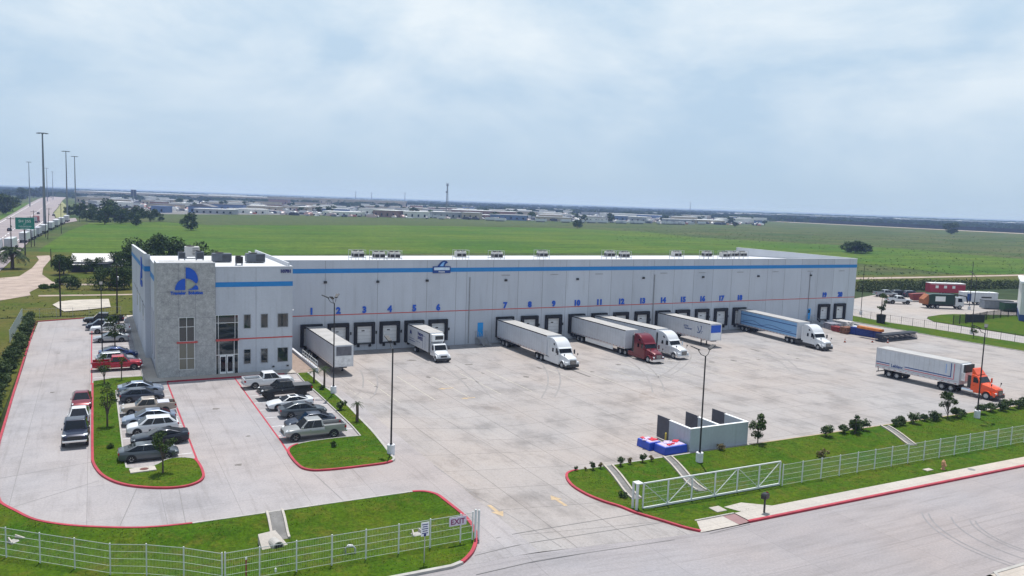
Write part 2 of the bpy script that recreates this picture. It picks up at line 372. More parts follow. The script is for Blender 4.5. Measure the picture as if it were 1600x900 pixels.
sheet('street', [(-80, -89.4), (52.6, -89.4), (52.6, -118), (-80, -118)], M_STREET, -.004, 4.0)
sheet('front_lawn', FL_POLY, M_LAWN, 0, .9, lawn_z)
sheet('front_lawn', FR_POLY, M_LAWN, 0, .9, lawn_z)
sheet('sidewalk', [(44.2, -74.5), (175, -74.5), (175, -76.0), (44.2, -76.0)], M_WALK, .125, 3.0)
sheet('sidewalk', [(44.3, -73.2), (46.3, -73.0), (48.2, -74.5), (44.9, -74.5)], M_WALK, .13, 3.0)
sheet('sidewalk', [(39.3, -74.45), (43.0, -74.45), (43.0, -76.32), (39.3, -76.32)], M_WALK, .06, 3.0)
sheet('ramp_paving', [(43.0, -74.45), (44.2, -74.45), (44.2, -76.2), (43.0, -76.32)], mat('red_ramp', (.24,.14,.14), .8), .07, 3.0)
ISL1 = [(-.45, -17), (-.45, -46.7), (-.2, -48.9), (.3, -51.1), (1.15, -53.0), (2.2, -54.3), (3.7, -55.35), (5.0, -55.85), (6.1, -55.8), (7.0, -55.1), (7.4, -54.0), (7.45, -51.5), (7.2, -49.4), (6.6, -48.8), (5.7, -48.5), (4.9, -48.9), (4.1, -49.9), (2.9, -50.2), (2.0, -49.8), (1.9, -44.8), (1.88, -31), (1.85, -21.5), (3.8, -20.9), (4.9, -17.6), (4.9, -14.9), (1.6, -14.85), (-.4, -15.9)]
ISL1 = dense(ISL1, True)
sheet('island_lawn', ISL1, M_LAWN, .11, 1.2)
ISL2 = [(22.56, -18.9), (23.93, -18.9), (23.96, -27), (24.15, -31.2), (24.05, -37.2), (23.8, -42), (23.6, -46.8), (23.2, -51.5), (22.9, -54.4), (22.84, -55.35), (22.45, -55.9), (21.6, -56.25), (17.5, -56.2), (15.75, -55.85), (15.05, -55), (14.8, -53.1), (14.85, -50.2), (15.3, -49.05), (16.1, -48.35), (17.6, -47.9), (20.5, -47.75), (22.1, -47.85), (22.3, -44), (22.4, -30.7), (22.35, -23.7)]
ISL2 = dense(ISL2, True)
sheet('island_lawn', ISL2, M_LAWN, .11, 1.0)
sheet('side_lawn', [(148.35, .4), (148.3, 6), (150, 20), (160, 26), (156.8, 8), (155.6, -2.8), (157.3, -11.6), (158.5, -30), (161, -55), (176, -60.8), (149.65, -45), (148.45, -26)], M_LAWN, .08, 2.5)
sheet('ramp_gravel', [(22.55, -.02), (25.0, -.02), (25.0, -17.6), (23.8, -18.6), (22.55, -18.6)], mat('brown_gravel', (.25,.19,.155), .95, 0, .2, 3), .02, 1.5)
sheet('building_walk', [(5.0, -14.8), (5.0, 37.9), (6.3, 37.9), (6.5, -16.4), (22.5, -16.4), (22.55, -18.6), (5.2, -18.6)], M_WALK, .10, 2.0)
sheet('far_lot', px([(1330, 493), (1334, 467), (1364, 461.5), (1440, 462), (1600, 470), (1640, 486), (1600, 493), (1489, 491), (1471, 491.8), (1450, 495), (1448, 498), (1460, 503.5), (1489, 508), (1600, 526), (1660, 536), (1660, 549), (1600, 538.5), (1455, 515), (1388, 506)], 0), concrete('far_lot_concrete', (.34,.32,.31), stain=False, dirt=.2), .05, 5)
flat('far_lawn', px([(1448.5, 498), (1460, 503), (1489, 507.5), (1600, 525.5), (1640, 531), (1640, 487), (1600, 494), (1489, 491.5), (1471, 492.2), (1451, 495.5)], 0), M_LAWN, .10)
flat('dirt_track', px([(1330, 437.5), (1444, 435), (1600, 431.5), (1600, 429.5), (1444, 433), (1330, 434.5)], 0), M_DIRT, .2)
# left country: dirt roads, drain apron, highway
flat('dirt_road', px([(-5, 436), (30, 433), (50, 420), (61, 407), (57, 401), (77, 400), (80, 405), (67.5, 420), (66, 430), (82, 441.5), (100, 444.8), (60, 451), (46, 458), (48, 463), (-5, 472)], 0), M_DIRT, .22)
flat('dirt_track', px([(60, 462.5), (210, 460.5), (210, 462.3), (60, 464.6)], 0), M_DIRT, .2)
flat('dirt_track', px([(98, 444.5), (200, 445), (200, 446.6), (98, 447)], 0), M_DIRT, .2)
sheet('drain_apron', px([(82, 476.5), (92, 471.5), (115, 469), (170, 467.3), (173, 480), (128, 485), (100, 487)], .25), mat('apron_concrete', (.40,.36,.31), .9, 0, .15, .4), .32, 3)
HW = px([(-60, 373), (0, 345), (25, 331), (48, 317), (60, 311), (80, 304.5), (96, 301), (110, 301.5), (104, 308), (97, 314), (90, 325), (83, 333), (86, 341), (100, 342.5), (118, 341), (121, 346), (95, 350.5), (78, 356.7), (63.5, 363), (49, 374), (33, 392), (10, 416), (0, 425), (-60, 480)], 0)
flat('highway', HW, M_ASPH, .3)
flat('highway_verge', px([(-20, 357), (0, 345.5), (25, 331.2), (48, 317.2), (40, 317), (22, 325), (0, 337), (-20, 346)], 0), M_FIELD, .24)
flat('highway_verge', px([(97, 315), (91, 325), (84, 334), (88, 341), (101, 342), (106, 335), (104, 322)], 0), mat('dry_grass', (.20,.20,.08), .95, 0, .2, .02), .34)
for a, b in (((-40, 372), (62, 313)), ((-20, 391), (78, 316)), ((-10, 404), (70, 345))):
    p, q = at(*a, 0), at(*b, 0); d = (q-p).normalized(); s_ = Vector((-d.y, d.x, 0))*.18; mb = MB()
    k = 0; Ld = (q-p).length
    while k < Ld:
        u, v = p+d*k, p+d*min(k+ (9 if a[1] == 391 else 60), Ld); mb.quad(*[(t.x, t.y, .33) for t in (u-s_, u+s_, v+s_, v-s_)]); k += 18 if a[1] == 391 else 60.001
    struct(obj('lane_marking', mb, M_WHITE))

# kerbs, painted lines, arrows
def strip(name, pts, m, wdt=.15, h=.13, zf=None, base=-.1):
    zf = zf or hz; P = []
    for i in range(len(pts)-1):
        a, b = Vector(pts[i]), Vector(pts[i+1]); n = max(1, int((b-a).length/1.5))
        P += [a.lerp(b, k/n) for k in range(n)]
    P.append(Vector(pts[-1])); secs = []
    for i, p in enumerate(P):
        d = (P[min(i+1, len(P)-1)]-P[max(i-1, 0)]).normalized(); s_ = Vector((-d.y, d.x))*wdt/2; z = zf(p.x, p.y)
        if h <= .01: secs.append([(p.x-s_.x, p.y-s_.y, z+h), (p.x+s_.x, p.y+s_.y, z+h)])
        else: secs.append([(p.x-s_.x, p.y-s_.y, z+base), (p.x-s_.x, p.y-s_.y, z+h), (p.x+s_.x, p.y+s_.y, z+h), (p.x+s_.x, p.y+s_.y, z+base)])
    mb = MB()
    if h <= .01:
        for a, b in zip(secs, secs[1:]): mb.quad(a[0], a[1], b[1], b[0])
    else: mb.loft(secs)
    return struct(obj(name, mb, m))
kerb_l = [(-8.8, 33.9), (-8.35, -1.7), (-8.05, -21.3)]
strip('kerb', [(-.9, 36.5), (-8.8, 33.9), (-8.35, -1.7), (-8.05, -21.3)] + LOT_EDGE[:33], M_REDP, .2, .15)
strip('kerb', LOT_EDGE[32:37], M_KERB, .18, .14)
strip('kerb', LOT_EDGE[36:73], M_REDP, .24, .16)
strip('kerb', [LOT_EDGE[72], (19.4, -76.2), (-30, -76.2)], M_KERB, .3, .15)
strip('kerb', FR_EDGE[:-3], M_REDP, .22, .16)
strip('kerb', [(39, -61.1), (51.2, -60.95)], M_KERB, .2, .12); strip('kerb', [(59, -60.95), (175, -60.95)], mat('tan_kerb', (.36,.27,.16), .8, 0, .2, 1), .16, .12)
strip('kerb', [(40.3, -74.45), (44.2, -74.45)], M_KERB, .14, .13)
strip('kerb', [(44.1, -76.15), (120, -76.15), (175, -76.15)], M_REDP, .26, .15)
strip('kerb', [(52.7, -112), (52.7, -90.4), (53.4, -89.5), (230, -89.5)], M_KERB, .25, .14)
strip('kerb', ISL1[:49], M_REDP, .2, .15)
strip('kerb', ISL1[48:-12], M_KERB, .12, .13)
strip('kerb', [(-.45, -17), (-.4, -15.9), (1.6, -14.85), (5.0, -14.85)], M_KERB, .12, .13)
strip('kerb', ISL2[40:73], M_REDP, .2, .15); strip('kerb', ISL2[72:] + ISL2[:1], M_KERB, .12, .13); strip('kerb', ISL2[4:41], M_KERB, .22, .14)
strip('kerb', [(7.36, -18.72), (21.0, -18.72)], M_REDP, .2, .16); strip('kerb', [(5.0, 37.5), (5.0, -14.8)], M_KERB, .16, .15)
strip('kerb', [(148.3, .4), (148.3, -26), (149.55, -45), (175, -60.8)], M_KERB, .2, .12)
for pts, wd in (([(7.38, -18.9), (7.4, -49.8)], .16), ([(15.0, -18.9), (14.93, -47), (14.84, -50.2)], .16), ([(-.55, 22.5), (-.6, 4), (-.55, -15.8)], .15), ([(-.55, -15.8), (-.62, -17.2)], .12)):
    strip('fire_lane_line', pts, M_REDP, wd, .006)
for y in (22, 19.2, 16.3, 13.4, 10.4, 7.4, 4.4, 1.4, -1.6, -4.6, -7.7, -10.7, -13.6):
    strip('stall_line', [(-.4, y), (4.7, y)], M_WHITE, .09, .006)
for y in (-22.6, -25.6, -28.6, -31.6, -34.8, -37.9, -41.0, -44.2, -47.4): strip('stall_line', [(1.98, y), (7.2, y)], M_WHITE, .09, .006)
for y in (-22.0, -25.3, -28.6, -31.9, -35.1, -38.3, -41.6, -44.9): strip('stall_line', [(15.1, y), (22.2, y)], M_WHITE, .09, .006)
for k in range(19):
    if k not in (6,): strip('dock_lane_line', [(26.9+k*4.4, -21.0+ (k % 3)*.8), (26.9+k*4.4, -33)], mat('faded_line', (.42,.39,.33), .8, 0, .25, 2), .10, .006)
M_ARW = mat('faded_yellow_arrow', (.42,.31,.19), .8, 0, .2, 2)
def arrow(p, ang, s=1.0):
    mb = MB(); c, n = math.cos(ang), math.sin(ang)
    def T(x, y): X = p[0]+s*(x*c-y*n); Y = p[1]+s*(x*n+y*c); return (X, Y, hz(X, Y)+.008)
    mb.quad(T(-1.2,-.16), T(.2,-.16), T(.2,.16), T(-1.2,.16)); mb.quad(T(.2,-.5), T(1.2,0), T(.2,.5))
    struct(obj('road_arrow', mb, M_ARW))
arrow(at2(775, 798), R(-90), 1.0); arrow(at2(872, 782), R(90), 1.0); arrow(at2(696, 607), R(180), .9); arrow(at2(731, 622), R(180), .8)
# tyre arcs on the street and oil patches on the court: worn marks with a shape of their own
M_SCUFF = mat('tyre_rubber_mark', (.22,.21,.215), .9, 0, .12, 1)
def tyre_arc(c, r, a0, a1, wd):
    strip('tyre_mark', [(c[0]+r*math.cos(R(a)), c[1]+r*math.sin(R(a))) for a in range(a0, a1, 6)], M_SCUFF, wd, .006)
cx, cy = at2(1655, 835)
for r_ in (9.4, 8.9, 7.3, 6.0, 5.6): tyre_arc((cx, cy), r_, 130, 232, .13)
rnd = random.Random(7); M_OIL = mat('oil_stain', (.13,.115,.105), .7, 0, .35, 1.5)
def patch(x, y, rx, ry, m, name='oil_stain'):
    n = 18; ph = rnd.random()*9; mb = MB()
    def P(i):
        a = 2*math.pi*i/n; k = .75+.45*mnoise.noise((math.cos(a)*1.6+ph, math.sin(a)*1.6, ph)); return (x+rx*k*math.cos(a), y+ry*k*math.sin(a))
    pts = [P(i) for i in range(n)]; mb.add([(a, b, hz(a, b)+.007) for a, b in pts], [tuple(range(n))])
    struct(obj(name, mb, m))
for q in ((733, 569.5), (643, 563), (545, 567)): patch(*at2(*q), .9, .5, M_OIL)
for k in range(16):
    X = 28+k*5.1+rnd.uniform(-2, 2); patch(X, -20-rnd.random()*9, .25+rnd.random()*.5, .2+rnd.random()*.8, M_OIL)
for a, b in (((858, 567), (890, 578)), ((885, 575), (922, 589))):
    strip('tyre_mark', [at2(*a), at2(*b)], mat('leak_streak', (.12,.11,.10), .8, 0, .3, 2), .35, .007)
strip('tyre_mark', [at2(1172, 545), at2(1186, 549)], _mc['leak_streak'], .4, .007)
for x_, y_ in ((4.2, -24.6), (3.9, -29.9), (4.6, -33), (5, -41.4), (18.6, -27), (18.2, -33.2), (19, -41), (18.4, -45.6), (2, -6.8), (2.4, 5.6), (2.2, 14.6), (11, -33), (10.4, -52), (-4.4, -20), (-4.6, 4), (12.5, -44)): patch(x_, y_, .22+rnd.random()*.3, .18+rnd.random()*.3, M_OIL)
for a_, b2 in (((994, 803), (775, 841)), ((1172, 819), (744, 898)), ((1060, 812), (742, 868))): strip('pavement_joint', [at2(*a_), at2(*b2)], mat('dark_joint', (.13,.125,.125), .9), .07, .007)
M_TRK = mat('worn_tyre_track', (.242,.226,.22), .85, 0, .1, 1)
for i, (x0, bend) in enumerate(((34, 5), (45.6, 4), (61.8, 9), (76.4, 12), (91, 15), (104.3, 11), (123, -8))):
    for dx in (-.95, .95):
        strip('tyre_mark', [(x0+dx-bend*(j/9.0)**2*(1.0 if i % 2 else 1.4), -5.0-j*(3.0+.25*(i % 4))) for j in range(3, 10)], M_TRK, .22, .006)
# sealed cracks across lot
for pts in ([(25.5, -58), (25.9, -66), (27.5, -76)], [(15.6, -56.4), (16.2, -63.3)], [(-8, -49), (-.5, -47)], [(-6, -56), (0, -52)], [(1.2, -61.9), (2.6, -54.5)], [(5.2, -63.4), (5.4, -56)]):
    strip('pavement_joint', pts, mat('joint_sealant', (.20,.19,.19), .9), .06, .006)
# ------------------------------------------------------------ warehouse with its office block
def wallmat(name, c, panel=False):
    m, t, b = newmat(name); b.inputs['Roughness'].default_value = .85; b.inputs['Specular IOR Level'].default_value = .25
    f = nz(t, .25, 5, pos(t, (1, 1, .35)), .6); g = nz(t, 5, 4, pos(t)); st = nz(t, .8, 5, pos(t, (1.6, 1.6, .12)), .65)
    k = ramp(t, f, [(.3, tuple(x*.93 for x in c)), (.7, tuple(min(1, x*1.05) for x in c))])
    k = mix(t, k, ramp(t, st, [(.54, (1,1,1)), (.74, (.86,.85,.84))]), 1, 'MULTIPLY')
    k = mix(t, k, ramp(t, g, [(.3, (.96,.96,.96)), (.7, (1.04,1.04,1.04))]), 1, 'MULTIPLY')
    sx_ = t.nodes.new('ShaderNodeSeparateXYZ'); t.links.new(pos(t), sx_.inputs[0]); cx_ = t.nodes.new('ShaderNodeCombineXYZ'); t.links.new(sx_.outputs['X'], cx_.inputs[0]); t.links.new(sx_.outputs['Z'], cx_.inputs[1])
    br = t.nodes.new('ShaderNodeTexBrick'); br.offset = 0; br.inputs['Scale'].default_value = 1; br.inputs['Brick Width'].default_value = 4.757; br.inputs['Row Height'].default_value = 40; br.inputs['Mortar Size'].default_value = 0; br.inputs['Color1'].default_value = (.945,.945,.945,1); br.inputs['Color2'].default_value = (1.045,1.045,1.045,1)
    mp = t.nodes.new('ShaderNodeMapping'); mp.inputs['Location'].default_value = (-59.12+4.757*13, 20, 0); t.links.new(cx_.outputs[0], mp.inputs[0]); t.links.new(mp.outputs[0], br.inputs['Vector']); k = mix(t, k, br.outputs['Color'], 1, 'MULTIPLY')
    t.links.new(k, b.inputs['Base Color']); bump(t, b, g, .12, .005); return m
M_WALL = wallmat('painted_tilt_wall', (.505,.53,.585))
M_WHITEWALL = wallmat('white_tilt_wall', (.74,.74,.75))
M_SEAM = mat('panel_seam', (.24,.24,.26), .9, 0, .1)
M_BLUE = mat('blue_stripe', (.010,.20,.52), .55, 0, .06)
M_DBLUE = mat('blue_sign', (.003,.085,.50), .35, 0, .05)
M_NAVY = mat('navy_lettering', (.012,.02,.16), .4, 0, .05)
M_STRIPE = mat('red_stripe', (.50,.075,.065), .6, 0, .1)
M_ROOF = mat('white_roof_membrane', (.54,.55,.58), .6, 0, .06, .15)
def stonemat():
    m, t, b = newmat('rough_stone_cladding'); b.inputs['Roughness'].default_value = .9
    p = pos(t); v = t.nodes.new('ShaderNodeTexVoronoi'); v.inputs['Scale'].default_value = 2.6; t.links.new(p, v.inputs['Vector'])
    f = nz(t, 1.5, 9, p, .82); h = nz(t, 7, 5, p, .7)
    k = ramp(t, f, [(.30, (.25,.25,.255)), (.5, (.39,.39,.39)), (.68, (.54,.535,.53))])
    k = mix(t, k, v.outputs['Color'], .0); k = mix(t, k, ramp(t, h, [(.3, (.75,.75,.75)), (.7, (1.2,1.2,1.2))]), 1, 'MULTIPLY')
    t.links.new(k, b.inputs['Base Color']); bump(t, b, f, .5, .05); return m
M_STONE = stonemat()
def glassy(name, c, spec=.9):
    m, t, b = newmat(name); b.inputs['Base Color'].default_value = (*c, 1); b.inputs['Roughness'].default_value = .03; b.inputs['Specular IOR Level'].default_value = spec; b.inputs['IOR'].default_value = 1.5; return m
M_WIN = glassy('office_window_glass', (.02,.028,.03)); M_WIN2 = glassy('pale_tinted_glass', (.13,.13,.10))
M_SEAL = mat('black_dock_seal', (.014,.014,.018), .8, 0, .3, 3)
M_DOORW = mat('white_dock_door', (.66,.67,.69), .5, 0, .06)
M_BDOOR = mat('bright_blue_door', (.02,.30,.72), .45, 0, .05)
WX0, WX1, WD, WT = 5.9, 147.0, 37.0, 14.0
wh = thing('warehouse', 'long pale grey tilt-wall warehouse with blue stripe, numbered dock doors and a stone-fronted office block', 'warehouse', (0,0,0))
b = MB(); Hb = 12.2
b.box(22.4, WX1, 0, .25, -.2, WT); b.box(WX1-.25, WX1, .25, WD, -.2, WT)
b.box(WX0, WX1-.25, WD-.25, WD, -.2, 11.9)
b.add([(WX0, -3.2, .2), (WX0+.25, -3.2, .2), (WX0+.25, WD-.25, .2), (WX0, WD-.25, .2), (WX0, -3.2, 15.2), (WX0+.25, -3.2, 15.2), (WX0+.25, WD-.25, 13.9), (WX0, WD-.25, 13.9)],
      [(3,2,1,0),(4,5,6,7),(0,1,5,4),(1,2,6,5),(2,3,7,6),(3,0,4,7)])
b.box(WX0+.25, 6.6, -3.2, -2.95, .2, 15.15)
obj('wall', b, M_WALL, wh)
b = MB(); b.add([(WX0+.25, .25, 13.2), (WX1-.25, .25, 13.2), (WX1-.25, WD, 11.95), (WX0+.25, WD, 11.95), (WX0+.25, .25, 12.9), (WX1-.25, .25, 12.9), (WX1-.25, WD, 11.6), (WX0+.25, WD, 11.6)], [(3,2,1,0),(4,5,6,7),(0,1,5,4),(1,2,6,5),(2,3,7,6),(3,0,4,7)])
obj('roof', b, M_ROOF, wh)
b = MB(); b.box(22.5, WX1+.05, -.04, .32, WT, WT+.09); b.box(WX1-.32, WX1+.05, .32, WD, WT, WT+.09)
b.add([(WX0-.04, -3.24, 15.2), (WX0+.32, -3.24, 15.2), (WX0+.32, WD, 13.9), (WX0-.04, WD, 13.9), (WX0-.04, -3.24, 15.3), (WX0+.32, -3.24, 15.3), (WX0+.32, WD, 14.0), (WX0-.04, WD, 14.0)], [(3,2,1,0),(4,5,6,7),(0,1,5,4),(1,2,6,5),(2,3,7,6),(3,0,4,7)])
obj('parapet_cap', b, M_ROOF, wh)
b = MB(); b.box(WX1-.31, WX1-.252, .3, WD-.3, 12.0, 13.98); obj('parapet_liner', b, M_ROOF, wh)
b = MB(); b.box(22.55, WX1+.02, -.02, -.001, 12.1, 12.78); b.box(WX1+.001, WX1+.02, 0, WD, 12.1, 12.78)
b.add([(WX0-.02, -3.2, 12.9), (WX0-.02, WD, 12.1), (WX0-.02, WD, 12.75), (WX0-.02, -3.2, 13.6)], [(0,1,2,3)]); b.box(WX0-.02, 6.58, -3.22, -3.201, 12.9, 13.6)
obj('blue_stripe', b, M_BLUE, wh)
b = MB(); b.box(22.55, WX1+.02, -.02, -.001, 5.62, 5.76); obj('red_stripe', b, M_STRIPE, wh)
seams = [30.9, 39.1, 47.3, 52.4, 54.3]+[59.12+4.757*k for k in range(19)]
for x in seams:
    if x < 146: obj('panel_seam', MB().box(x-.03, x+.03, -.006, -.001, 0, WT-.02), M_SEAM, wh)
for y_ in (8, 20): obj('panel_seam', MB().box(WX0-.006, WX0-.001, y_, y_+.05, 1, 13.4), M_SEAM, wh)
obj('wall_conduit', MB().box(WX0-.03, WX0-.007, -3.1, 30, 8.0, 8.12), M_SEAM, wh)
for x in (54.85, 92.6, 133.0):
    obj('downspout', MB().box(x-.06, x+.06, -.13, -.022, .2, 11.2), mat('grey_downspout', (.28,.285,.30), .6), wh)
for x, z in ((30.88, 10.73), (39.1, 10.7), (47.29, 10.75), (61.47, 10.6), (75.68, 10.6), (90.0, 10.62), (104.14, 10.6), (118.4, 10.6), (133.1, 10.6)):
    o = obj('wall_light', MB().box(x-.22, x+.22, -.30, -.012, z-.18, z+.18), M_TRIM, wh, bev=.05)
    obj('lens', MB().box(x-.17, x+.17, -.25, -.05, z-.2, z-.181), M_LAMP, o)
for x in (61.44, 70.92, 80.22, 94.68, 103.9, 113.6, 123.1, 133, 142.4):
    obj('overflow_scupper', MB().box(x-.8, x+.8, -.05, -.008, 11.38, 11.52), mat('scupper_grey', (.30,.31,.33), .6), wh)
DOORX = [28.84+4.1*k for k in range(6)]+[61.5+4.757*k for k in range(12)]+[137.6, 142.4]
for i, x in enumerate(DOORX):
    o = obj('dock_door', MB().box(x-1.3, x+1.3, -.04, -.003, 1.2, 3.95), M_DOORW, wh)
    b = MB(); b.box(x-1.65, x+1.65, -.5, -.005, 3.8, 4.42); b.box(x-1.65, x-1.18, -.5, -.005, .95, 3.8); b.box(x+1.18, x+1.65, -.5, -.005, .95, 3.8)
    obj('seal', b, M_SEAL, o, bev=.06)
    b = MB()
    for z in (1.75, 2.3, 2.85, 3.4): b.box(x-1.15, x+1.15, -.048, -.041, z-.012, z+.012)
    obj('panel_joint', b, M_SEAM, o)
    obj('window', MB().box(x-.42, x+.06, -.055, -.042, 2.98, 3.14), M_GLASS, o)
    obj('leveler_lip', MB().box(x-1.1, x+1.1, -.42, -.005, 1.0, 1.16), M_TRIM, o)
    obj('bumper', MB().box(x-1.1, x-.75, -.28, -.006, .55, .98), M_BLACK, o); obj('bumper', MB().box(x+.75, x+1.1, -.28, -.006, .55, .98), M_BLACK, o)
    if i < 18: obj('signal_light', MB().box(x+1.85, x+2.08, -.16, -.01, 2.5, 2.95), M_TRIM, wh, bev=.03)
    n_ = link('dock_number', textmesh(str(i+1), 1.32, M_DBLUE, .05, .075), wh, (x, -.06, 5.92)); n_.rotation_euler = (R(90), 0, 0)
for x, dz in ((57.0, 1.2), (133.4, 1.2)):
    o = obj('personnel_door', MB().box(x-.5, x+.5, -.06, -.004, 1.22, 3.55), M_BDOOR, wh)
    obj('handle', MB().box(x+.34, x+.44, -.12, -.061, 2.2, 2.3), M_STEEL, o)
    if x > 100: obj('window', MB().box(x-.2, x+.2, -.075, -.061, 2.6, 3.3), M_GLASS, o)
# office block
FY = -16.3
b = MB(); b.box(6.6, 22.5, FY, -.02, .2, 14.55); obj('office_wall', b, M_WALL, wh)
b = MB(); b.box(6.52, 13.1, FY-.22, FY+4.4, .2, 15.08); o_t = obj('stone_tower', b, M_STONE, wh)
b = MB(); b.box(6.5, 13.12, FY-.24, FY+.1, 15.08, 15.17); b.box(6.5, 6.85, FY+.1, FY+4.4, 15.08, 15.17); b.box(13.1, 22.54, FY-.04, FY+.3, 14.55, 14.64); b.box(22.2, 22.54, FY+.3, -.05, 14.55, 14.64); b.box(6.56, 6.9, FY+4.42, -3.25, 14.55, 14.64)
obj('parapet_cap', b, M_ROOF, wh)
b = MB(); b.box(6.9, 22.2, FY+.3, -.05, 14.551, 14.56); obj('office_roof', b, M_ROOF, wh)
b = MB(); b.box(22.0, 22.19, FY+.3, 8, 14.57, 15.05); b.box(22.0, 22.19, 8, 14, 13.1, 14.4); obj('office_parapet', b, M_ROOF, wh)
for x in (8.92, 10.82): obj('panel_seam', MB().box(x-.022, x+.022, FY-.228, FY-.221, 1.15, 15.0), M_SEAM, wh)
for z in (4.95, 8.4, 11.65): obj('panel_seam', MB().box(6.55, 13.08, FY-.231, FY-.2285, z-.022, z+.022), M_SEAM, wh)
obj('panel_seam', MB().box(17.95, 17.99, FY-.008, FY-.001, 1.15, 14.5), M_SEAM, wh); obj('panel_seam', MB().box(13.1, 13.16, FY-.008, FY-.001, 8.7, 14.5), M_SEAM, wh)
obj('blue_stripe', MB().box(13.102, 22.52, FY-.02, FY-.001, 12.1, 12.7).box(22.501, 22.52, FY, -.1, 12.1, 12.7), M_BLUE, wh); obj('blue_stripe', MB().box(6.58, 6.599, FY+4.42, -3.3, 12.3, 13.0), M_BLUE, wh)
b = MB(); b.box(15.86, 22.52, FY-.025, FY-.001, 5.46, 5.62); b.box(22.501, 22.52, FY, -.1, 5.46, 5.62); obj('red_stripe', b, M_STRIPE, wh)
b = MB(); b.box(8.65, 11.0, FY-.42, FY-.222, 5.35, 5.55); obj('window_canopy', b, M_STRIPE, wh)
b = MB(); b.box(13.12, 15.85, FY-.5, FY-.06, 5.42, 5.62); obj('entrance_canopy', b, M_STRIPE, wh)
def window(x0, x1, z0, z1, y, nx, nzs, gm=M_WIN, fm=M_WHITE, fw=.05):
    o = obj('window', MB().box(x0, x1, y-.012, y-.004, z0, z1), gm, wh); b = MB()
    xs = [x0+(x1-x0)*i/nx for i in range(nx+1)]
    for x in xs: b.box(x-fw/2, x+fw/2, y-.06, y-.013, z0-fw/2, z1+fw/2)
    for z in [z0]+list(nzs)+[z1]:
        for xa, xb in zip(xs, xs[1:]): b.box(xa+fw/2, xb-fw/2, y-.055, y-.013, z-fw/2, z+fw/2)
    obj('frame', b, fm, o); return o
window(8.92, 10.65, 5.56, 8.48, FY-.222, 2, [7.35]); window(8.9, 10.65, 2.1, 5.34, FY-.222, 2, [3.45], M_WIN2)
o = obj('window', MB().box(13.12, 15.84, FY-.012, FY-.004, 5.63, 8.62), M_WIN, wh); b = MB()
for x in (13.15, 13.45, 15.42, 15.8): b.box(x-.025, x+.025, FY-.06, FY-.013, 5.63, 8.62)
for z in (7.65, 8.6): b.box(13.18, 15.78, FY-.055, FY-.013, z-.025, z+.025)
obj('frame', b, M_WHITE, o)
o = obj('window', MB().box(13.12, 15.84, FY-.012, FY-.004, 1.2, 5.41), M_WIN, wh); b = MB()
for x in (13.15, 13.5, 15.32, 15.8): b.box(x-.03, x+.03, FY-.06, FY-.013, 1.2, 5.41)
b.box(13.18, 15.78, FY-.055, FY-.013, 3.58, 3.66); obj('frame', b, M_WHITE, o)
for x0 in (13.6, 14.45):
    o = obj('entrance_door', MB().box(x0, x0+.78, FY-.09, FY-.062, 1.22, 3.56), M_WHITE, wh, bev=.01)
    obj('pane', MB().box(x0+.1, x0+.68, FY-.10, FY-.091, 1.5, 3.4), M_GLASS, o)
    obj('handle', MB().box(x0+(.66 if x0 < 14 else .05), x0+(.7 if x0 < 14 else .09), FY-.16, FY-.101, 2.0, 2.6), M_STEEL, o)
for x0, x1 in ((16.5, 17.3), (18.57, 19.4), (20.65, 21.93)):
    window(x0, x1, 6.85, 8.58, FY-.001, 1, [], M_WIN, mat('grey_frame', (.30,.31,.33), .5), .06); window(x0, x1, 2.33, 4.15, FY-.001, 1, [], M_WIN, _mc['grey_frame'], .06)
for x in (20.1, 21.9): obj('scupper', MB().box(x-.12, x+.12, FY-.2, FY-.004, 1.7, 1.86), M_TRIM, wh)
for z in (6.5,): obj('camera_box', MB().box(22.52, 22.7, FY+.05, FY+.2, 8.9, 9.05), M_WHITE, wh)
for y0, y1, z0, z1 in ((-13, -12.2, 2.2, 8.4), (-9.5, -8.7, 2.2, 8.4), (-6, -5.2, 2.2, 8.4)):
    obj('window', MB().box(6.585, 6.598, y0, y1, z0, z1), M_WIN, wh)
for y0 in (1.5, 10, 18): obj('window', MB().box(WX0-.013, WX0-.002, y0, y0+.9, 5.6, 8.4), M_WIN, wh)
n_ = link('street_number', textmesh('10701', .56, M_NAVY, .03, .03), wh, (21.62, FY-.04, 13.82)); n_.rotation_euler = (R(90), 0, 0)
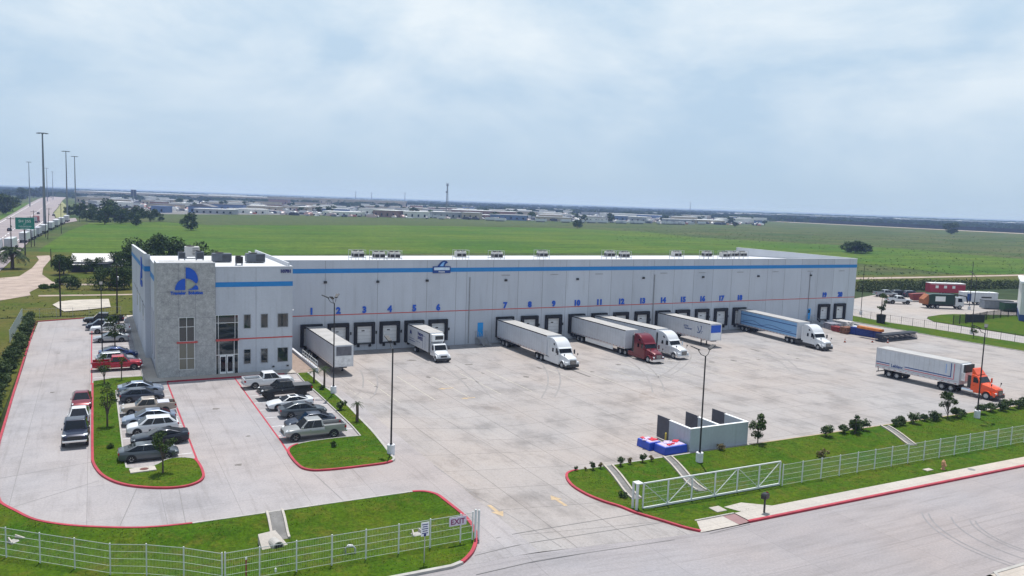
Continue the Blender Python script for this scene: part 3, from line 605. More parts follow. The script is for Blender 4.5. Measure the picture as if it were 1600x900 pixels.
# tower emblem: two sail-like quarter shapes and a lower leaf, with the company name under it
def emblem(parent, o, ex, mdep):
    # ex maps (u along wall, v up, d out) to a point
    def plate(pts):
        return MB().loft([[ex(u, v, .03) for u, v in pts], [ex(u, v, .14) for u, v in pts]])
    def arc(cu, cv, ru, rv, a0, a1, n=14): return [(cu+ru*math.cos(R(a0+(a1-a0)*i/n)), cv+rv*math.sin(R(a0+(a1-a0)*i/n))) for i in range(n+1)]
    sail = [(1.24, 2.75)]+[(1.24+1.4*math.sin(R(t))**.9, 1.15+1.6*math.cos(R(t))) for t in range(6, 96, 6)]+[(2.52, .82)]+[(1.24+1.3*math.cos(R(t)), .1+1.32*math.sin(R(t))) for t in range(36, 91, 9)]
    sail = sail[:-1]+[(1.24, 1.42)]
    leaf = [(0, .02)]+[(1.16-1.16*math.cos(R(t)), .02+1.38*math.sin(R(t))) for t in range(10, 91, 8)]+[(1.16, 1.4), (1.16, .02)]
    low = [(1.5, .03), (1.95, .22), (2.38, .62), (2.6, .45), (2.68, .2), (2.6, .03)]
    mid = [(1.3, .12), (1.3, 1.2), (1.75, 1.12), (2.15, .85), (2.28, .7), (1.95, .36), (1.6, .15)]
    for nme, pts in (('emblem_sail', sail), ('emblem_leaf', leaf), ('emblem_wave', low)): obj(nme, plate(pts), M_DBLUE, parent)
    obj('emblem_core', MB().loft([[ex(u, v, .02) for u, v in mid], [ex(u, v, .06) for u, v in mid]]), mat('grey_green_emblem', (.36,.40,.33), .6), parent)
emblem(wh, None, lambda u, v, d: (8.52+u*.98, FY-.22-d, 11.84+v), 0)
n_ = link('sign_lettering', textmesh('Traveler  Solution', .50, M_DBLUE, .03, .025), wh, (9.85, FY-.27, 11.33)); n_.rotation_euler = (R(90), 0, 0)
emblem(wh, None, lambda u, v, d: (WX0-d, 6.2-u*1.5, 10.2+v*1.5), 0)
# wave sign on the dock wall
b = MB(); b.box(48.23, 51.31, -.16, -.022, 11.93, 13.02); o = obj('wave_sign', b, mat('deep_blue_sign', (.008,.05,.24), .35, 0, .05), wh, bev=.04)
obj('sign_band', MB().box(48.42, 51.12, -.18, -.161, 12.42, 12.86), mat('pale_blue_band', (.62,.74,.86), .4), o)
n_ = link('lettering', textmesh('Frontera', .30, M_WHITE, .01, .012), o, (49.75, -.175, 12.06)); n_.rotation_euler = (R(90), 0, 0)
cr = [(49.05, 13.02), (49.35, 13.45), (49.75, 13.82), (50.2, 13.95), (50.6, 13.86), (50.82, 13.6), (50.55, 13.5), (50.35, 13.3), (50.28, 13.02)]
obj('wave_crest', MB().prism(cr, -.13, -.024), _mc['deep_blue_sign'], o)
obj('wave_face', MB().prism([(49.42, 13.05), (49.65, 13.4), (49.95, 13.68), (50.3, 13.75), (50.12, 13.4), (50.0, 13.05)], -.15, -.131), mat('sky_blue_sign', (.22,.45,.78), .4), o)
# rooftop condensers on steel stands
M_TAN = mat('tan_unit', (.50,.49,.46), .6, .1, .1); M_VENT = mat('dark_vent', (.02,.02,.024), .7, 0, .2)
def roof_z(y): return 13.2-(y-.25)/36.75*1.25
def condenser(label):
    t = thing('roof_condenser', label, 'condenser', (0,0,0), 0, 'refrigeration condensers along the warehouse roof')
    b = MB()
    for x in (-1.5, 0, 1.5):
        for y in (-.9, .9): b.bar((x, y, 0), (x, y, 2.05), .07)
    for y in (-.9, .9): b.bar((-1.6, y, .62), (1.6, y, .62), .1); b.bar((-1.6, y, 2.0), (1.6, y, 2.0), .05)
    for x in (-1.5, 1.5): b.bar((x, -.9, 2.0), (x, .9, 2.0), .05); b.bar((x, -.9, .62), (x, .9, .62), .08)
    obj('stand', b, M_STEEL, t)
    obj('cabinet', MB().box(-.95, 1.25, -.75, .75, .72, 1.75), M_TAN, t, bev=.04)
    b = MB()
    for x in (-.42, .66): b.lathe([(.0, 0), (.42, 0), (.45, .16), (.4, .18), (0, .12)], (x, 0, 1.75), 'z', 14)
    obj('fan', b, M_VENT, t)
    b = MB(); b.box(-.88, .08, -.775, -.751, .80, 1.35); b.box(.2, 1.18, -.775, -.751, .80, 1.35); b.box(-.88, .08, .751, .775, .8, 1.35); b.box(.2, 1.18, .751, .775, .8, 1.35); b.box(-.975, -.951, -.66, .66, .8, 1.35); obj('vent', b, M_VENT, t)
    return t
spots = [(40.7, 16.5, 0), (43.6, 13.8, 0), (46.2, 13.4, 0), (60.8, 17.4, 1), (66.5, 14.0, 0), (78.7, 18.4, 0), (94.9, 18.6, 0), (95.6, 14.4, 0), (112.6, 18.6, 1), (120.8, 18.5, 0), (123.2, 15.2, 1), (128.4, 18.6, 0), (131.4, 18.8, 0)]
lab = ['leftmost slatted rooftop condenser on the warehouse', 'condenser at the left of the joined rooftop pair near the blue stripe end', 'condenser at the right of the joined rooftop pair near the blue stripe end', 'lone rooftop condenser directly above the wave sign', 'lone rooftop condenser right of the one above the wave sign', 'lone rooftop condenser near the middle of the roof edge', 'back condenser of the overlapping pair above dock 13', 'front condenser of the overlapping pair above dock 13', 'lone condenser above dock 17, right of the overlapping pair', 'condenser next to the right-hand roof cluster, standing alone', 'front condenser of the cluster beside the white right parapet', 'back condenser of the cluster beside the white right parapet', 'condenser touching the white right parapet of the roof']
proto = condenser(lab[0])
for i, (x, y, fl) in enumerate(spots):
    o = proto if i == 0 else copy_tree(proto)
    o.location = (x, y, roof_z(y)-.02); o.scale = (.86, .9, .95); o['label'] = lab[i]; o.rotation_euler.z = R(180) if fl else 0
# air handlers on the office roof
M_HV = mat('slate_unit', (.10,.115,.14), .5, .2, .15); M_HVL = mat('light_unit', (.46,.45,.44), .55, .1, .1)
def ac(label, x, y, z, sx, sy, sz, m, legs=.25):
    t = thing('air_handler', label, 'air conditioner', (x, y, z), 0, 'air handlers on the office roof')
    obj('cabinet', MB().box(-sx/2, sx/2, -sy/2, sy/2, legs, legs+sz), m, t, bev=.04)
    b = MB(); k = sx/2-.12; n = 5
    for i in range(n): zz = legs+sz*(.2+.6*i/(n-1)); b.box(0 if sx > 1.5 else -k, k, -sy/2-.03, -sy/2-.002, zz-.04, zz+.04)
    obj('louvre', b, M_VENT, t); t.scale = (.95, .95, .86)
    b = MB()
    for i in (-1, 1):
        for j in (-1, 1): b.box(i*sx*.42-.05, i*sx*.42+.05, j*sy*.38-.05, j*sy*.38+.05, 0, legs)
    obj('leg', b, M_STEEL, t)
    b = MB().lathe([(0, .02), (min(sx, sy)*.36, .02), (min(sx, sy)*.38, .12), (min(sx, sy)*.3, .14), (0, .08)], (-sx*.12, 0, legs+sz), 'z', 14); obj('fan', b, M_VENT, t)
for a in (('small dark condenser, leftmost on the office roof', 10.2, -6.6, 14.56, .9, .9, 1.0, M_HV, .35), ('dark condenser beside the tan stack on the office roof', 12.35, -7.2, 14.56, 1.05, 1.0, 1.15, M_HV, .35),
          ('tall tan unit behind the two dark condensers on the office roof', 11.9, -2.2, 14.56, 1.9, 1.5, 1.6, M_HVL, .3), ('wide slate air handler at the middle of the office roof', 14.9, -8.6, 14.56, 2.5, 1.5, 1.25, M_HV, .12),
          ('small black unit at the front of the office roof', 16.35, -13.6, 14.56, .9, .9, 1.0, M_TRIM, .3), ('big slate air handler nearest the right office parapet', 19.0, -9.6, 14.56, 2.5, 1.6, 1.3, M_HV, .12)): ac(*a)
# dock stairs
def dock_stair(label, x):
    t = thing('dock_stair', label, 'stair', (x, 0, 0), 0, None)
    obj('landing', MB().box(-.9, .9, -1.3, -.08, 1.08, 1.16), M_STEEL, t)
    b = MB()
    for i in range(6): b.box(-.6, .6, -1.3-.28*(i+1), -1.3-.28*i, .92-.17*i, .97-.17*i)
    obj('tread', b, M_STEEL, t)
    b = MB()
    for s_ in (-1, 1):
        for y in (-.15, -1.28): b.bar((s_*.88, y, 0), (s_*.88, y, 2.2), .05)
        for z in (1.65, 2.18): b.bar((s_*.88, -.15, z), (s_*.88, -1.28, z), .045)
        for z in (.5, 1.0): b.bar((s_*.62, -1.3, 1.1+z), (s_*.62, -3.0, .1+z), .045)
        b.bar((s_*.62, -3.0, 0), (s_*.62, -3.0, 1.1), .05); b.bar((s_*.62, -1.3, 1.05), (s_*.62, -3.0, .05), .06, .18)
    obj('railing', b, M_STEEL, t)
dock_stair('galvanised steel stair and railings under the blue door between docks 6 and 7', 57.0)
dock_stair('galvanised steel stair and railings under the blue door left of dock 19', 133.4)
# low wall and railing beside the ramp at the office corner
t = thing('ramp_wall', 'low white-capped retaining wall with a railing beside the ramp at the office corner', 'wall', (25.3, 0, 0))
obj('wall', MB().box(-.12, .12, -18.2, -.05, -.2, 1.45), M_WALL, t); obj('cap', MB().box(-.17, .17, -18.25, -.05, 1.45, 1.53), M_ROOF, t)
b = MB()
for k in range(8): b.bar((0, -9.8-k*1.2, 1.5), (0, -9.8-k*1.2, 2.5), .045)
for z in (2.0, 2.48): b.bar((0, -9.8, z), (0, -18.2, z), .045)
obj('railing', b, M_FENCE, t)
# ------------------------------------------------------------ vehicles
_wc = {}
def wheel(parent, x, y, r, wd, side, rim=None, name='wheel'):
    # side +1: outer face towards +y
    k = (r, wd, side, (rim or M_RIM).name)
    if k not in _wc:
        h = wd/2
        ty = MB().lathe([(r*.6, -h), (r*.93, -h), (r, -h*.7), (r, h*.7), (r*.93, h), (r*.6, h), (r*.58, h*.6)], (0,0,0), 'y', 22).mesh('tyre', M_TYRE, 40)
        rm = MB().lathe([(0, side*h*.55), (r*.2, side*h*.62), (r*.25, side*h*.35), (r*.52, side*h*.45), (r*.61, side*h*.95), (r*.61, -side*h*.9)], (0,0,0), 'y', 22)
        for i in range(6):
            a = i*math.pi/3; rm.bar((r*.2*math.cos(a), side*h*.55, r*.2*math.sin(a)), (r*.58*math.cos(a), side*h*.75, r*.58*math.sin(a)), r*.16, .03)
        _wc[k] = (ty, rm.mesh('rim', rim or M_RIM, 40))
    ty, rm = _wc[k]
    o = link(name, ty, parent, (x, y, r)); link('rim', rm, o); return o
def section(x, zb, zt, w_, crown=.03):
    h = zt-zb
    pts = [(w_*.90, zb), (w_*.985, zb+.22*h), (w_, zb+.55*h), (w_*.985, zt-.12*h), (w_*.93, zt-.03*h), (w_*.80, zt), (w_*.4, zt+crown)]
    return [(x, y, z) for y, z in pts]+[(x, -y, z) for y, z in pts[::-1]]
def lerp(a, b, t): return Vector(a)*(1-t)+Vector(b)*t
def patch_quad(p00, p10, p11, p01, u0, u1, v0, v1, off, ref):
    P = lambda u, v: lerp(lerp(p00, p10, u), lerp(p01, p11, u), v)
    q = [P(u0, v0), P(u1, v0), P(u1, v1), P(u0, v1)]
    n = (q[1]-q[0]).cross(q[3]-q[0]).normalized()
    if n.dot(q[0]-Vector(ref)) < 0: n = -n
    return [tuple(a+n*off) for a in q]
SPEC = {
 'sedan': dict(r=.33, wb=(1.42, -1.36), st=[(-2.38,.42,.86,.70),(-2.32,.30,.98,.80),(-2.1,.24,1.03,.88),(-1.4,.21,1.0,.905),(-.3,.20,.965,.91),(.8,.20,.945,.91),(1.5,.21,.87,.905),(1.95,.24,.78,.88),(2.28,.30,.66,.80),(2.40,.40,.56,.68)],
   A=(1.32,.90), B=(.22,1.43), C=(-.85,1.42), D=(-2.02,1.02), wb_=.85, wr=.60, pil=(.53,)),
 'coupe': dict(r=.34, wb=(1.42, -1.36), st=[(-2.38,.42,.88,.72),(-2.32,.30,1.0,.84),(-2.05,.24,1.04,.93),(-1.4,.21,.99,.945),(-.3,.19,.93,.90),(.8,.19,.93,.91),(1.45,.20,.88,.92),(2.0,.23,.78,.88),(2.3,.30,.66,.78),(2.40,.40,.56,.66)],
   A=(1.0,.92), B=(.15,1.33), C=(-.75,1.33), D=(-1.9,1.02), wb_=.80, wr=.55, pil=(.62,)),
 'suv': dict(r=.36, wb=(1.42, -1.38), st=[(-2.34,.46,.95,.80),(-2.30,.32,1.08,.87),(-2.1,.26,1.10,.92),(-1.2,.24,1.08,.94),(.6,.24,1.05,.94),(1.35,.25,1.02,.93),(1.95,.28,.94,.89),(2.25,.34,.80,.80),(2.34,.42,.68,.70)],
   A=(1.35,1.0), B=(.50,1.66), C=(-1.55,1.62), D=(-2.24,1.08), wb_=.89, wr=.66, pil=(.34,.68)),
 'hatch': dict(r=.34, wb=(1.36, -1.32), st=[(-2.2,.44,.90,.76),(-2.16,.30,1.0,.84),(-1.9,.24,1.02,.89),(-1.2,.22,.99,.90),(.6,.22,.96,.90),(1.35,.23,.92,.89),(1.9,.27,.84,.85),(2.18,.34,.70,.75),(2.26,.42,.6,.66)],
   A=(1.28,.92), B=(.35,1.48), C=(-1.15,1.46), D=(-2.1,1.03), wb_=.85, wr=.60, pil=(.38,.74)),
 'pickup': dict(r=.40, wb=(1.85, -1.72), st=[(-2.92,.62,.92,.90),(-2.88,.52,.93,.97),(-2.2,.46,.93,.99),(-.86,.44,.93,.99),(-.84,.44,1.16,.99),(.9,.44,1.16,.99),(1.5,.44,1.15,.985),(2.3,.46,1.10,.97),(2.75,.50,1.02,.92),(2.86,.58,.90,.84)],
   A=(1.42,1.14), B=(.68,1.86), C=(-.66,1.85), D=(-.84,1.17), wb_=.92, wr=.74, pil=(.48,), bed=(-2.88,-.86,1.26)),
}
def car(name, kind, label, cat, x, y, rz, col, group=None, scale=1.0, rim=None, bedc=None, cover=False, lift=0, oldrack=False, sunroof=False, z=None):
    S = SPEC[kind]; zz = hz(x, y) if z is None else z
    t = thing(name, label, cat, (x, y, zz), rz, group); t.scale = (scale,)*3
    m = col; L2 = S['st'][-1][0]; LB = S['st'][0][0]
    b = MB().loft([section(*s) for s in S['st']])
    if lift: b.v = [(p[0], p[1], p[2]+lift) for p in b.v]
    up = lift
    if 'bed' in S:
        x0, x1, zt = S['bed']
        for s_ in (-1, 1): b.loft([[(x0, s_*.97, .9+up), (x0, s_*.95, zt+up), (x0, s_*.84, zt+up), (x0, s_*.84, .9+up)], [(x1, s_*.985, .9+up), (x1, s_*.97, zt+up), (x1, s_*.86, zt+up), (x1, s_*.86, .9+up)]])
        b.box(x0-.03, x0+.05, -.90, .90, .62+up, zt+up); b.box(x1-.06, x1+.02, -.9, .9, .9+up, zt-.02+up)
    body = obj('body', b, m, t, sm=38, bev=.0)
    A, B, C, D = S['A'], S['B'], S['C'], S['D']; wb, wr = S['wb_'], S['wr']
    P = {}
    for n_, (px_, pz), w_ in (('A', A, wb), ('B', B, wr), ('C', C, wr), ('D', D, wb)):
        for s_ in (-1, 1): P[n_, s_] = (px_, s_*w_, pz+up)
    g = MB().add([P['A',-1], P['A',1], P['D',1], P['D',-1], P['B',-1], P['B',1], P['C',1], P['C',-1]], [(3,2,1,0),(4,5,6,7),(0,1,5,4),(1,2,6,5),(2,3,7,6),(3,0,4,7)])
    obj('roof', g, m, t, bev=.13, seg=4, sm=60)
    ctr = (0, 0, 1.0+up)
    q = patch_quad(P['A',-1], P['A',1], P['B',1], P['B',-1], .05, .95, .02, .93, .014, ctr); obj('windshield', MB().quad(*q), M_GLASS, t)
    q = patch_quad(P['D',-1], P['D',1], P['C',1], P['C',-1], .08, .92, .12, .90, .014, ctr); obj('rear_window', MB().quad(*q), M_GLASS, t)
    cuts = [.07 if kind != 'pickup' else .1]+[1-p for p in S['pil']][::-1]+[.93]
    cuts = [.07]+sorted(S['pil'])+[.92]
    for s_ in (-1, 1):
        for u0, u1 in zip(cuts, cuts[1:]):
            q = patch_quad(P['A',s_], P['D',s_], P['C',s_], P['B',s_], u0+.011, u1-.011, .05, .88, .016, ctr); obj('side_window', MB().quad(*q), M_GLASS, t)
        obj('mirror', MB().box(A[0]-.32, A[0]-.12, s_*(wb+.06)-.08*(s_ < 0), s_*(wb+.06)+.08*(s_ > 0)+.06*s_*0, A[1]+.02+up, A[1]+.17+up), m, t, bev=.03)
        w0 = S['st'][-3][3]
        hx = S['st'][-2][0]; hz_ = S['st'][-2][2]+up; hw = S['st'][-2][3]
        obj('headlight', MB().loft([[(hx-.22, s_*hw*.72, hz_-.05), (hx-.22, s_*(hw+.07), hz_-.03), (hx-.22, s_*(hw+.07), hz_+.09), (hx-.22, s_*hw*.72, hz_+.07)], [(hx+.05, s_*hw*.62, hz_-.12), (hx+.03, s_*hw*.96, hz_-.10), (hx-.02, s_*hw*.96, hz_-.01), (hx+.0, s_*hw*.62, hz_-.03)]]), M_LAMP, t)
        rx, rzt, rw = S['st'][1][0], S['st'][1][2]+up, S['st'][1][3]
        obj('tail_light', MB().box(rx-.05, rx+.14, min(s_*rw*.72, s_*rw*1.01), max(s_*rw*.72, s_*rw*1.01), rzt-.24+(.2 if kind == 'pickup' else 0), rzt-.06+(.24 if kind == 'pickup' else 0)), M_RED, t, bev=.02)
        for k, xw in enumerate(S['wb']):
            r = S['r']*(1.18 if lift else 1); wbody = .93 if kind in ('suv', 'coupe') else (.985 if kind == 'pickup' else .90)
            wheel(t, xw, s_*(wbody-.085), r, .24, s_, rim)
            arc = [(xw+(r+.075)*math.cos(R(a)), S['r']+lift*.6+(r+.075)*math.sin(R(a))) for a in range(-20, 201, 20)]
            obj('wheel_arch', MB().prism(arc, s_*(wbody-.2), s_*(wbody+.012)), M_BLACK, t)
    fx, fz, fw = S['st'][-1][0], S['st'][-1][2]+up, S['st'][-1][3]
    if kind == 'pickup':
        obj('grille', MB().box(fx-.08, fx+.015, -.55, .55, .68+up, .98+up), M_TRIM, t, bev=.02)
        obj('bumper', MB().box(fx-.18, fx+.10, -.93, .93, .48+up, .66+up), M_CHROME, t, bev=.05)
        obj('rear_bumper', MB().box(LB-.10, LB+.08, -.92, .92, .50+up, .66+up), M_CHROME, t, bev=.03)
        x0, x1, zt = S['bed']
        if cover: obj('bed_cover', MB().box(x0+.05, x1-.06, -.83, .83, zt-.02+up, zt+.02+up), bedc or M_TRIM, t)
        else: obj('bed_liner', MB().box(x0+.06, x1-.07, -.835, .835, .935+up, .95+up), bedc or M_TRIM, t)
    else:
        obj('grille', MB().box(fx-.12, fx+.012, -.42, .42, fz-.12, fz+.01), M_TRIM, t, bev=.02)
        obj('lower_intake', MB().box(fx-.14, fx+.016, -.55, .55, .30, .42), M_TRIM, t, bev=.02)
        obj('plate', MB().box(LB-.012, LB+.02, -.2, .2, .70, .82), M_WHITE, t)
        obj('sill', MB().box(-1.0, 1.0, -S['st'][4][3]*.98, S['st'][4][3]*.98, .17, .25), M_TRIM, t)
    for s_ in (-1, 1):
        for u in S['pil']:
            xx = A[0]+(D[0]-A[0])*u; obj('door_handle', MB().box(xx+.05, xx+.22, s_*(S['st'][4][3]+.0)-.012, s_*(S['st'][4][3])+.012, .80+up+(.12 if kind in ('pickup', 'suv') else 0), .835+up+(.12 if kind in ('pickup', 'suv') else 0)), m if kind != 'pickup' else M_CHROME, t)
    if sunroof: obj('sunroof', MB().box(B[0]-.75, B[0]-.15, -.36, .36, B[1]-.004, B[1]+.012), M_GLASS, t)
    if oldrack:
        obj('bed_rack', MB().box(-2.2, -.95, -.80, .80, 1.28, 1.33), mat('pale_tarp', (.45,.46,.52), .7), t)
    return t
PN, PS = 0.0, math.pi
P_SIL = paint('silver', (.36,.38,.41), .4); P_WHI = paint('white', (.62,.635,.66)); P_BLK = paint('black', (.005,.006,.009), .1); P_GRY = paint('grey', (.085,.10,.115), .3)
P_NAVY = paint('navy', (.007,.012,.035), .2); P_RED = paint('red', (.36,.012,.03), .2); P_MAR = paint('maroon', (.15,.008,.018), .2); P_BLU = paint('blue', (.02,.045,.16), .3); P_ICE = paint('ice_blue', (.26,.31,.40), .4)
P_BEI = paint('beige', (.36,.31,.265)); P_SLA = paint('slate', (.045,.055,.08), .3); P_CHAR = paint('charcoal', (.012,.015,.026), .3); P_MET = paint('warm_silver', (.34,.34,.335), .35)
R(0)
car('parked_car', 'pickup', 'red pickup parked nose to the office side wall, nearest of its row', 'pickup truck', 2.35, -9.5, PN, P_RED, scale=.98)
car('parked_car', 'suv', 'silver estate-like SUV between the red pickup and a blue sedan', 'suv', 2.2, -5.9, R(2), P_SIL)
car('parked_car', 'sedan', 'blue sedan half hidden behind the silver SUV, beside the office', 'car', 2.6, -1.4, PN, P_BLU)
car('parked_car', 'sedan', 'silver white sedan behind the small leafy tree at the left row', 'car', 2.0, 11.4, R(180), P_SIL)
car('parked_car', 'pickup', 'white pickup with black wheel wells in the left row, third from the far end', 'pickup truck', 2.0, 19.6, R(180), P_WHI, scale=.96)
car('parked_car', 'suv', 'dark blue SUV squeezed between the white and the black pickups at the left row', 'suv', .9, 23.3, R(180), P_NAVY)
car('parked_car', 'pickup', 'black crew cab pickup at the far end of the left row', 'pickup truck', 1.2, 28.8, R(176), P_BLK, scale=1.05)
car('queued_car', 'pickup', 'dark navy pickup with chrome front driving towards the camera in the left lane', 'pickup truck', -1.75, -39.8, R(-91), P_NAVY, lift=.12, scale=1.03)
car('queued_car', 'sedan', 'white car in the left lane behind the dark pickup', 'car', -1.6, -33.6, R(-90), P_WHI)
car('queued_car', 'sedan', 'maroon car in the left lane behind the white car, beside the red line', 'car', -1.45, -26.9, R(-90), P_MAR)
car('parked_car', 'sedan', 'pale silver sedan first in the middle row, nearest the stone office tower', 'car', 4.3, -23.4, PN, P_ICE, scale=.98)
car('parked_car', 'hatch', 'dark grey sedan with black wheels second in the middle row', 'car', 4.25, -26.9, PN, P_SLA, scale=.98)
car('parked_car', 'pickup', 'old beige pickup with a pale rack over its bed in the middle row', 'pickup truck', 4.6, -32.4, R(180), P_BEI, scale=.88, oldrack=True)
car('parked_car', 'sedan', 'ice blue sedan behind the white SUV in the middle row', 'car', 4.45, -36.4, R(180), P_ICE)
car('parked_car', 'suv', 'white compact SUV in the middle row between the ice blue and the charcoal car', 'suv', 4.55, -39.7, R(180), P_WHI, scale=.95)
car('parked_car', 'coupe', 'charcoal coupe parked beside the grey sedan at the near end of the middle row', 'car', 4.95, -43.4, R(180), P_CHAR, rim=M_DRIM)
car('parked_car', 'sedan', 'grey sedan at the near end of the middle row behind a small tree', 'car', 3.75, -47.6, R(0), P_GRY, scale=.98)
car('parked_car', 'pickup', 'white pickup with open black bed nearest the office windows', 'pickup truck', 17.9, -24.6, R(2), P_WHI, scale=.98)
car('parked_car', 'pickup', 'lifted black pickup with flat bed cover, second in the right-hand row', 'pickup truck', 18.6, -30.4, R(183), P_BLK, lift=.14, cover=True, rim=M_DRIM, bedc=mat('grey_cover', (.07,.075,.085), .6))
car('parked_car', 'coupe', 'white coupe with dark sunroof in the right-hand row', 'car', 18.2, -35.1, R(182), P_WHI, sunroof=True)
car('parked_car', 'sedan', 'grey sedan with red tail light towards the aisle in the right-hand row', 'car', 18.75, -38.5, R(0), P_GRY)
car('parked_car', 'sedan', 'slate blue sedan mostly hidden behind the silver pickup', 'car', 18.5, -42.9, R(181), P_SLA)
car('parked_car', 'pickup', 'silver crew cab pickup at the near end of the right-hand row', 'pickup truck', 17.95, -46.4, R(181), P_MET, scale=1.0)
# far lot behind the side fence
def fp(px_, py_): return at2(px_, py_, 0)
for a in (('parked_car', 'pickup', 'silver pickup with dark bed at the left of the far lot', 'pickup truck', 1383, 464, -25, P_SIL), ('parked_car', 'suv', 'black SUV beside the silver pickup in the far lot', 'suv', 1404, 463.5, -20, P_BLK),
          ('parked_car', 'suv', 'slate coloured SUV next to the red hopper of the far lot', 'suv', 1423, 464.5, -22, P_SLA), ('parked_car', 'pickup', 'white lifted pickup alone in front of the others in the far lot', 'pickup truck', 1403, 475, -28, P_WHI)):
    x, y = fp(a[4], a[5]); car(a[0], a[1], a[2], a[3], x, y, R(a[6]), a[7], scale=1.12 if a[1] == 'pickup' else 1.15, lift=.12 if a[7] is P_WHI else 0, z=.06)

# ---- articulated trucks
M_ALU = mat('aluminium', (.60,.61,.63), .35, .7, .08)
def trailer_side(name):
    m, t, b = newmat(name); b.inputs['Roughness'].default_value = .42
    w_ = t.nodes.new('ShaderNodeTexWave'); w_.bands_direction = 'X'; w_.inputs['Scale'].default_value = .42; w_.inputs['Distortion'].default_value = 0
    t.links.new(ocoord(t), w_.inputs['Vector'])
    d = nz(t, .5, 6, ocoord(t, (.7, 1, 1.6)), .65); g = nz(t, 1.2, 5, ocoord(t, (2.5, 1, .4)), .7)
    c = ramp(t, d, [(.3, (.50,.52,.56)), (.65, (.58,.60,.64))]); c = mix(t, c, ramp(t, g, [(.60, (1,1,1)), (.8, (.80,.79,.77))]), 1, 'MULTIPLY')
    c = mix(t, c, ramp(t, w_.outputs['Fac'], [(.0, (.86,.86,.86)), (.07, (1,1,1))]), 1, 'MULTIPLY')
    g2 = nz(t, 1.0, 6, ocoord(t, (1.1, 1, .25)), .75); c = mix(t, c, ramp(t, g2, [(.56, (1,1,1)), (.72, (.82,.80,.77))]), 1, 'MULTIPLY')
    t.links.new(c, b.inputs['Base Color']); return m
M_TSIDE = trailer_side('trailer_white_panel')
M_TROOF = mat('trailer_roof', (.38,.37,.36), .55, 0, .12, .6)
def trailer(label, x, y, rz, Lt=16.15, axle=2.2, skirt=False, reefer=None, front='plain', side=None, gear=True, group='semi-trailers at the docks and in the yard', sidecol=None, H_=4.11, z=0.0, roofc=None):
    t = thing('semi_trailer', label, 'trailer', (x, y, z), rz, group); W = 1.295
    zb = 1.18
    obj('body', MB().box(0, Lt, -W, W, zb, H_-.02), sidecol or M_TSIDE, t)
    obj('roof', MB().box(.03, Lt-.03, -W+.05, W-.05, H_-.02, H_+.005), roofc or M_TROOF, t)
    for s_ in (-1, 1):
        obj('top_rail', MB().box(.0, Lt, min(s_*W, s_*(W+.02)), max(s_*W, s_*(W+.02)), H_-.14, H_+.012), M_TRIM if not side else M_ALU, t)
        obj('bottom_rail', MB().box(.0, Lt, min(s_*W, s_*(W+.025)), max(s_*W, s_*(W+.025)), zb-.06, zb+.16), M_ALU, t)
    obj('rear_frame', MB().box(-.05, 0, -W-.02, W+.02, zb-.1, H_+.02), M_ALU, t)
    for s_ in (-1, 1): obj('rear_door', MB().box(-.085, -.051, min(s_*.03, s_*1.18), max(s_*.03, s_*1.18), zb+.05, H_-.12), M_WHITE, t)
    obj('underride_guard', MB().box(-.02, .08, -1.1, 1.1, .45, .56).box(.0, .07, -.75, -.65, .56, zb).box(.0, .07, .65, .75, .56, zb), M_TRIM, t)
    obj('subframe', MB().box(.4, Lt-.3, -.52, .52, zb-.22, zb-.061), M_TRIM, t)
    obj('bogie', MB().box(axle-1.3, axle+1.5, -.48, .48, .55, zb-.221), M_TRIM, t)
    for k in (0, 1.27):
        for s_ in (-1, 1): wheel(t, axle+k, s_*.98, .51, .60, s_)
    for s_ in (-1, 1): obj('mud_flap', MB().box(axle-.75, axle-.72, s_*.98-.3, s_*.98+.3, .3, .95), M_BLACK, t)
    if gear:
        b = MB()
        for s_ in (-1, 1): b.box(Lt-2.95, Lt-2.80, s_*.62-.07, s_*.62+.07, .12, zb-.1); b.box(Lt-3.05, Lt-2.7, s_*.62-.13, s_*.62+.13, .03, .12)
        b.box(Lt-2.92, Lt-2.83, -.6, .6, .75, .83); obj('landing_gear', b, M_TRIM, t)
    if skirt:
        for s_ in (-1, 1): obj('side_skirt', MB().box(axle+2.3, Lt-3.4, min(s_*1.2, s_*1.24), max(s_*1.2, s_*1.24), .42, zb-.062), M_WHITE, t)
    for s_ in (-1, 1):
        tp = MB()
        for k in range(int(Lt/.9)): tp.box(.25+k*.9, .62+k*.9, min(s_*(W+.027), s_*(W+.034)), max(s_*(W+.027), s_*(W+.034)), zb+.08, zb+.13)
        obj('reflective_tape', tp, M_RED, t)
        for xx in (.4, Lt/2, Lt-.4): obj('marker_light', MB().box(xx-.06, xx+.06, min(s_*(W+.026), s_*(W+.04)), max(s_*(W+.026), s_*(W+.04)), zb+.02, zb+.07), M_RED, t)
    if front == 'worn':
        obj('front_panel', MB().box(Lt+.001, Lt+.05, -1.02, 1.02, 2.72, 3.92), mat('grey_panel', (.12,.12,.14), .6, 0, .25, 2), t)
        obj('nose_wall', MB().box(Lt+.001, Lt+.03, -1.2, 1.2, 1.3, 2.66), mat('scuffed_white', (.66,.66,.67), .6, 0, .2, 2.5), t)
    if front == 'bluewhite':
        obj('front_panel', MB().box(Lt+.001, Lt+.05, -1.08, 1.08, 2.55, 3.85), M_DBLUE, t, bev=.02)
        obj('nose_wall', MB().box(Lt+.001, Lt+.04, -1.08, 1.08, 1.3, 2.52), M_WHITE, t)
    if reefer:
        o = obj('refrigeration_unit', MB().box(Lt+.001, Lt+.62, -1.0, 1.0, 1.75, 3.98), M_WHITE, t, bev=.08)
        obj('grille', MB().box(Lt+.35, Lt+.66, -1.02, 1.02, 2.9, 4.0), M_TRIM, o, bev=.05)
        obj('access_door', MB().box(Lt+.1, Lt+.5, -1.02, -1.005, 2.0, 2.8), M_ALU, o)
    return t
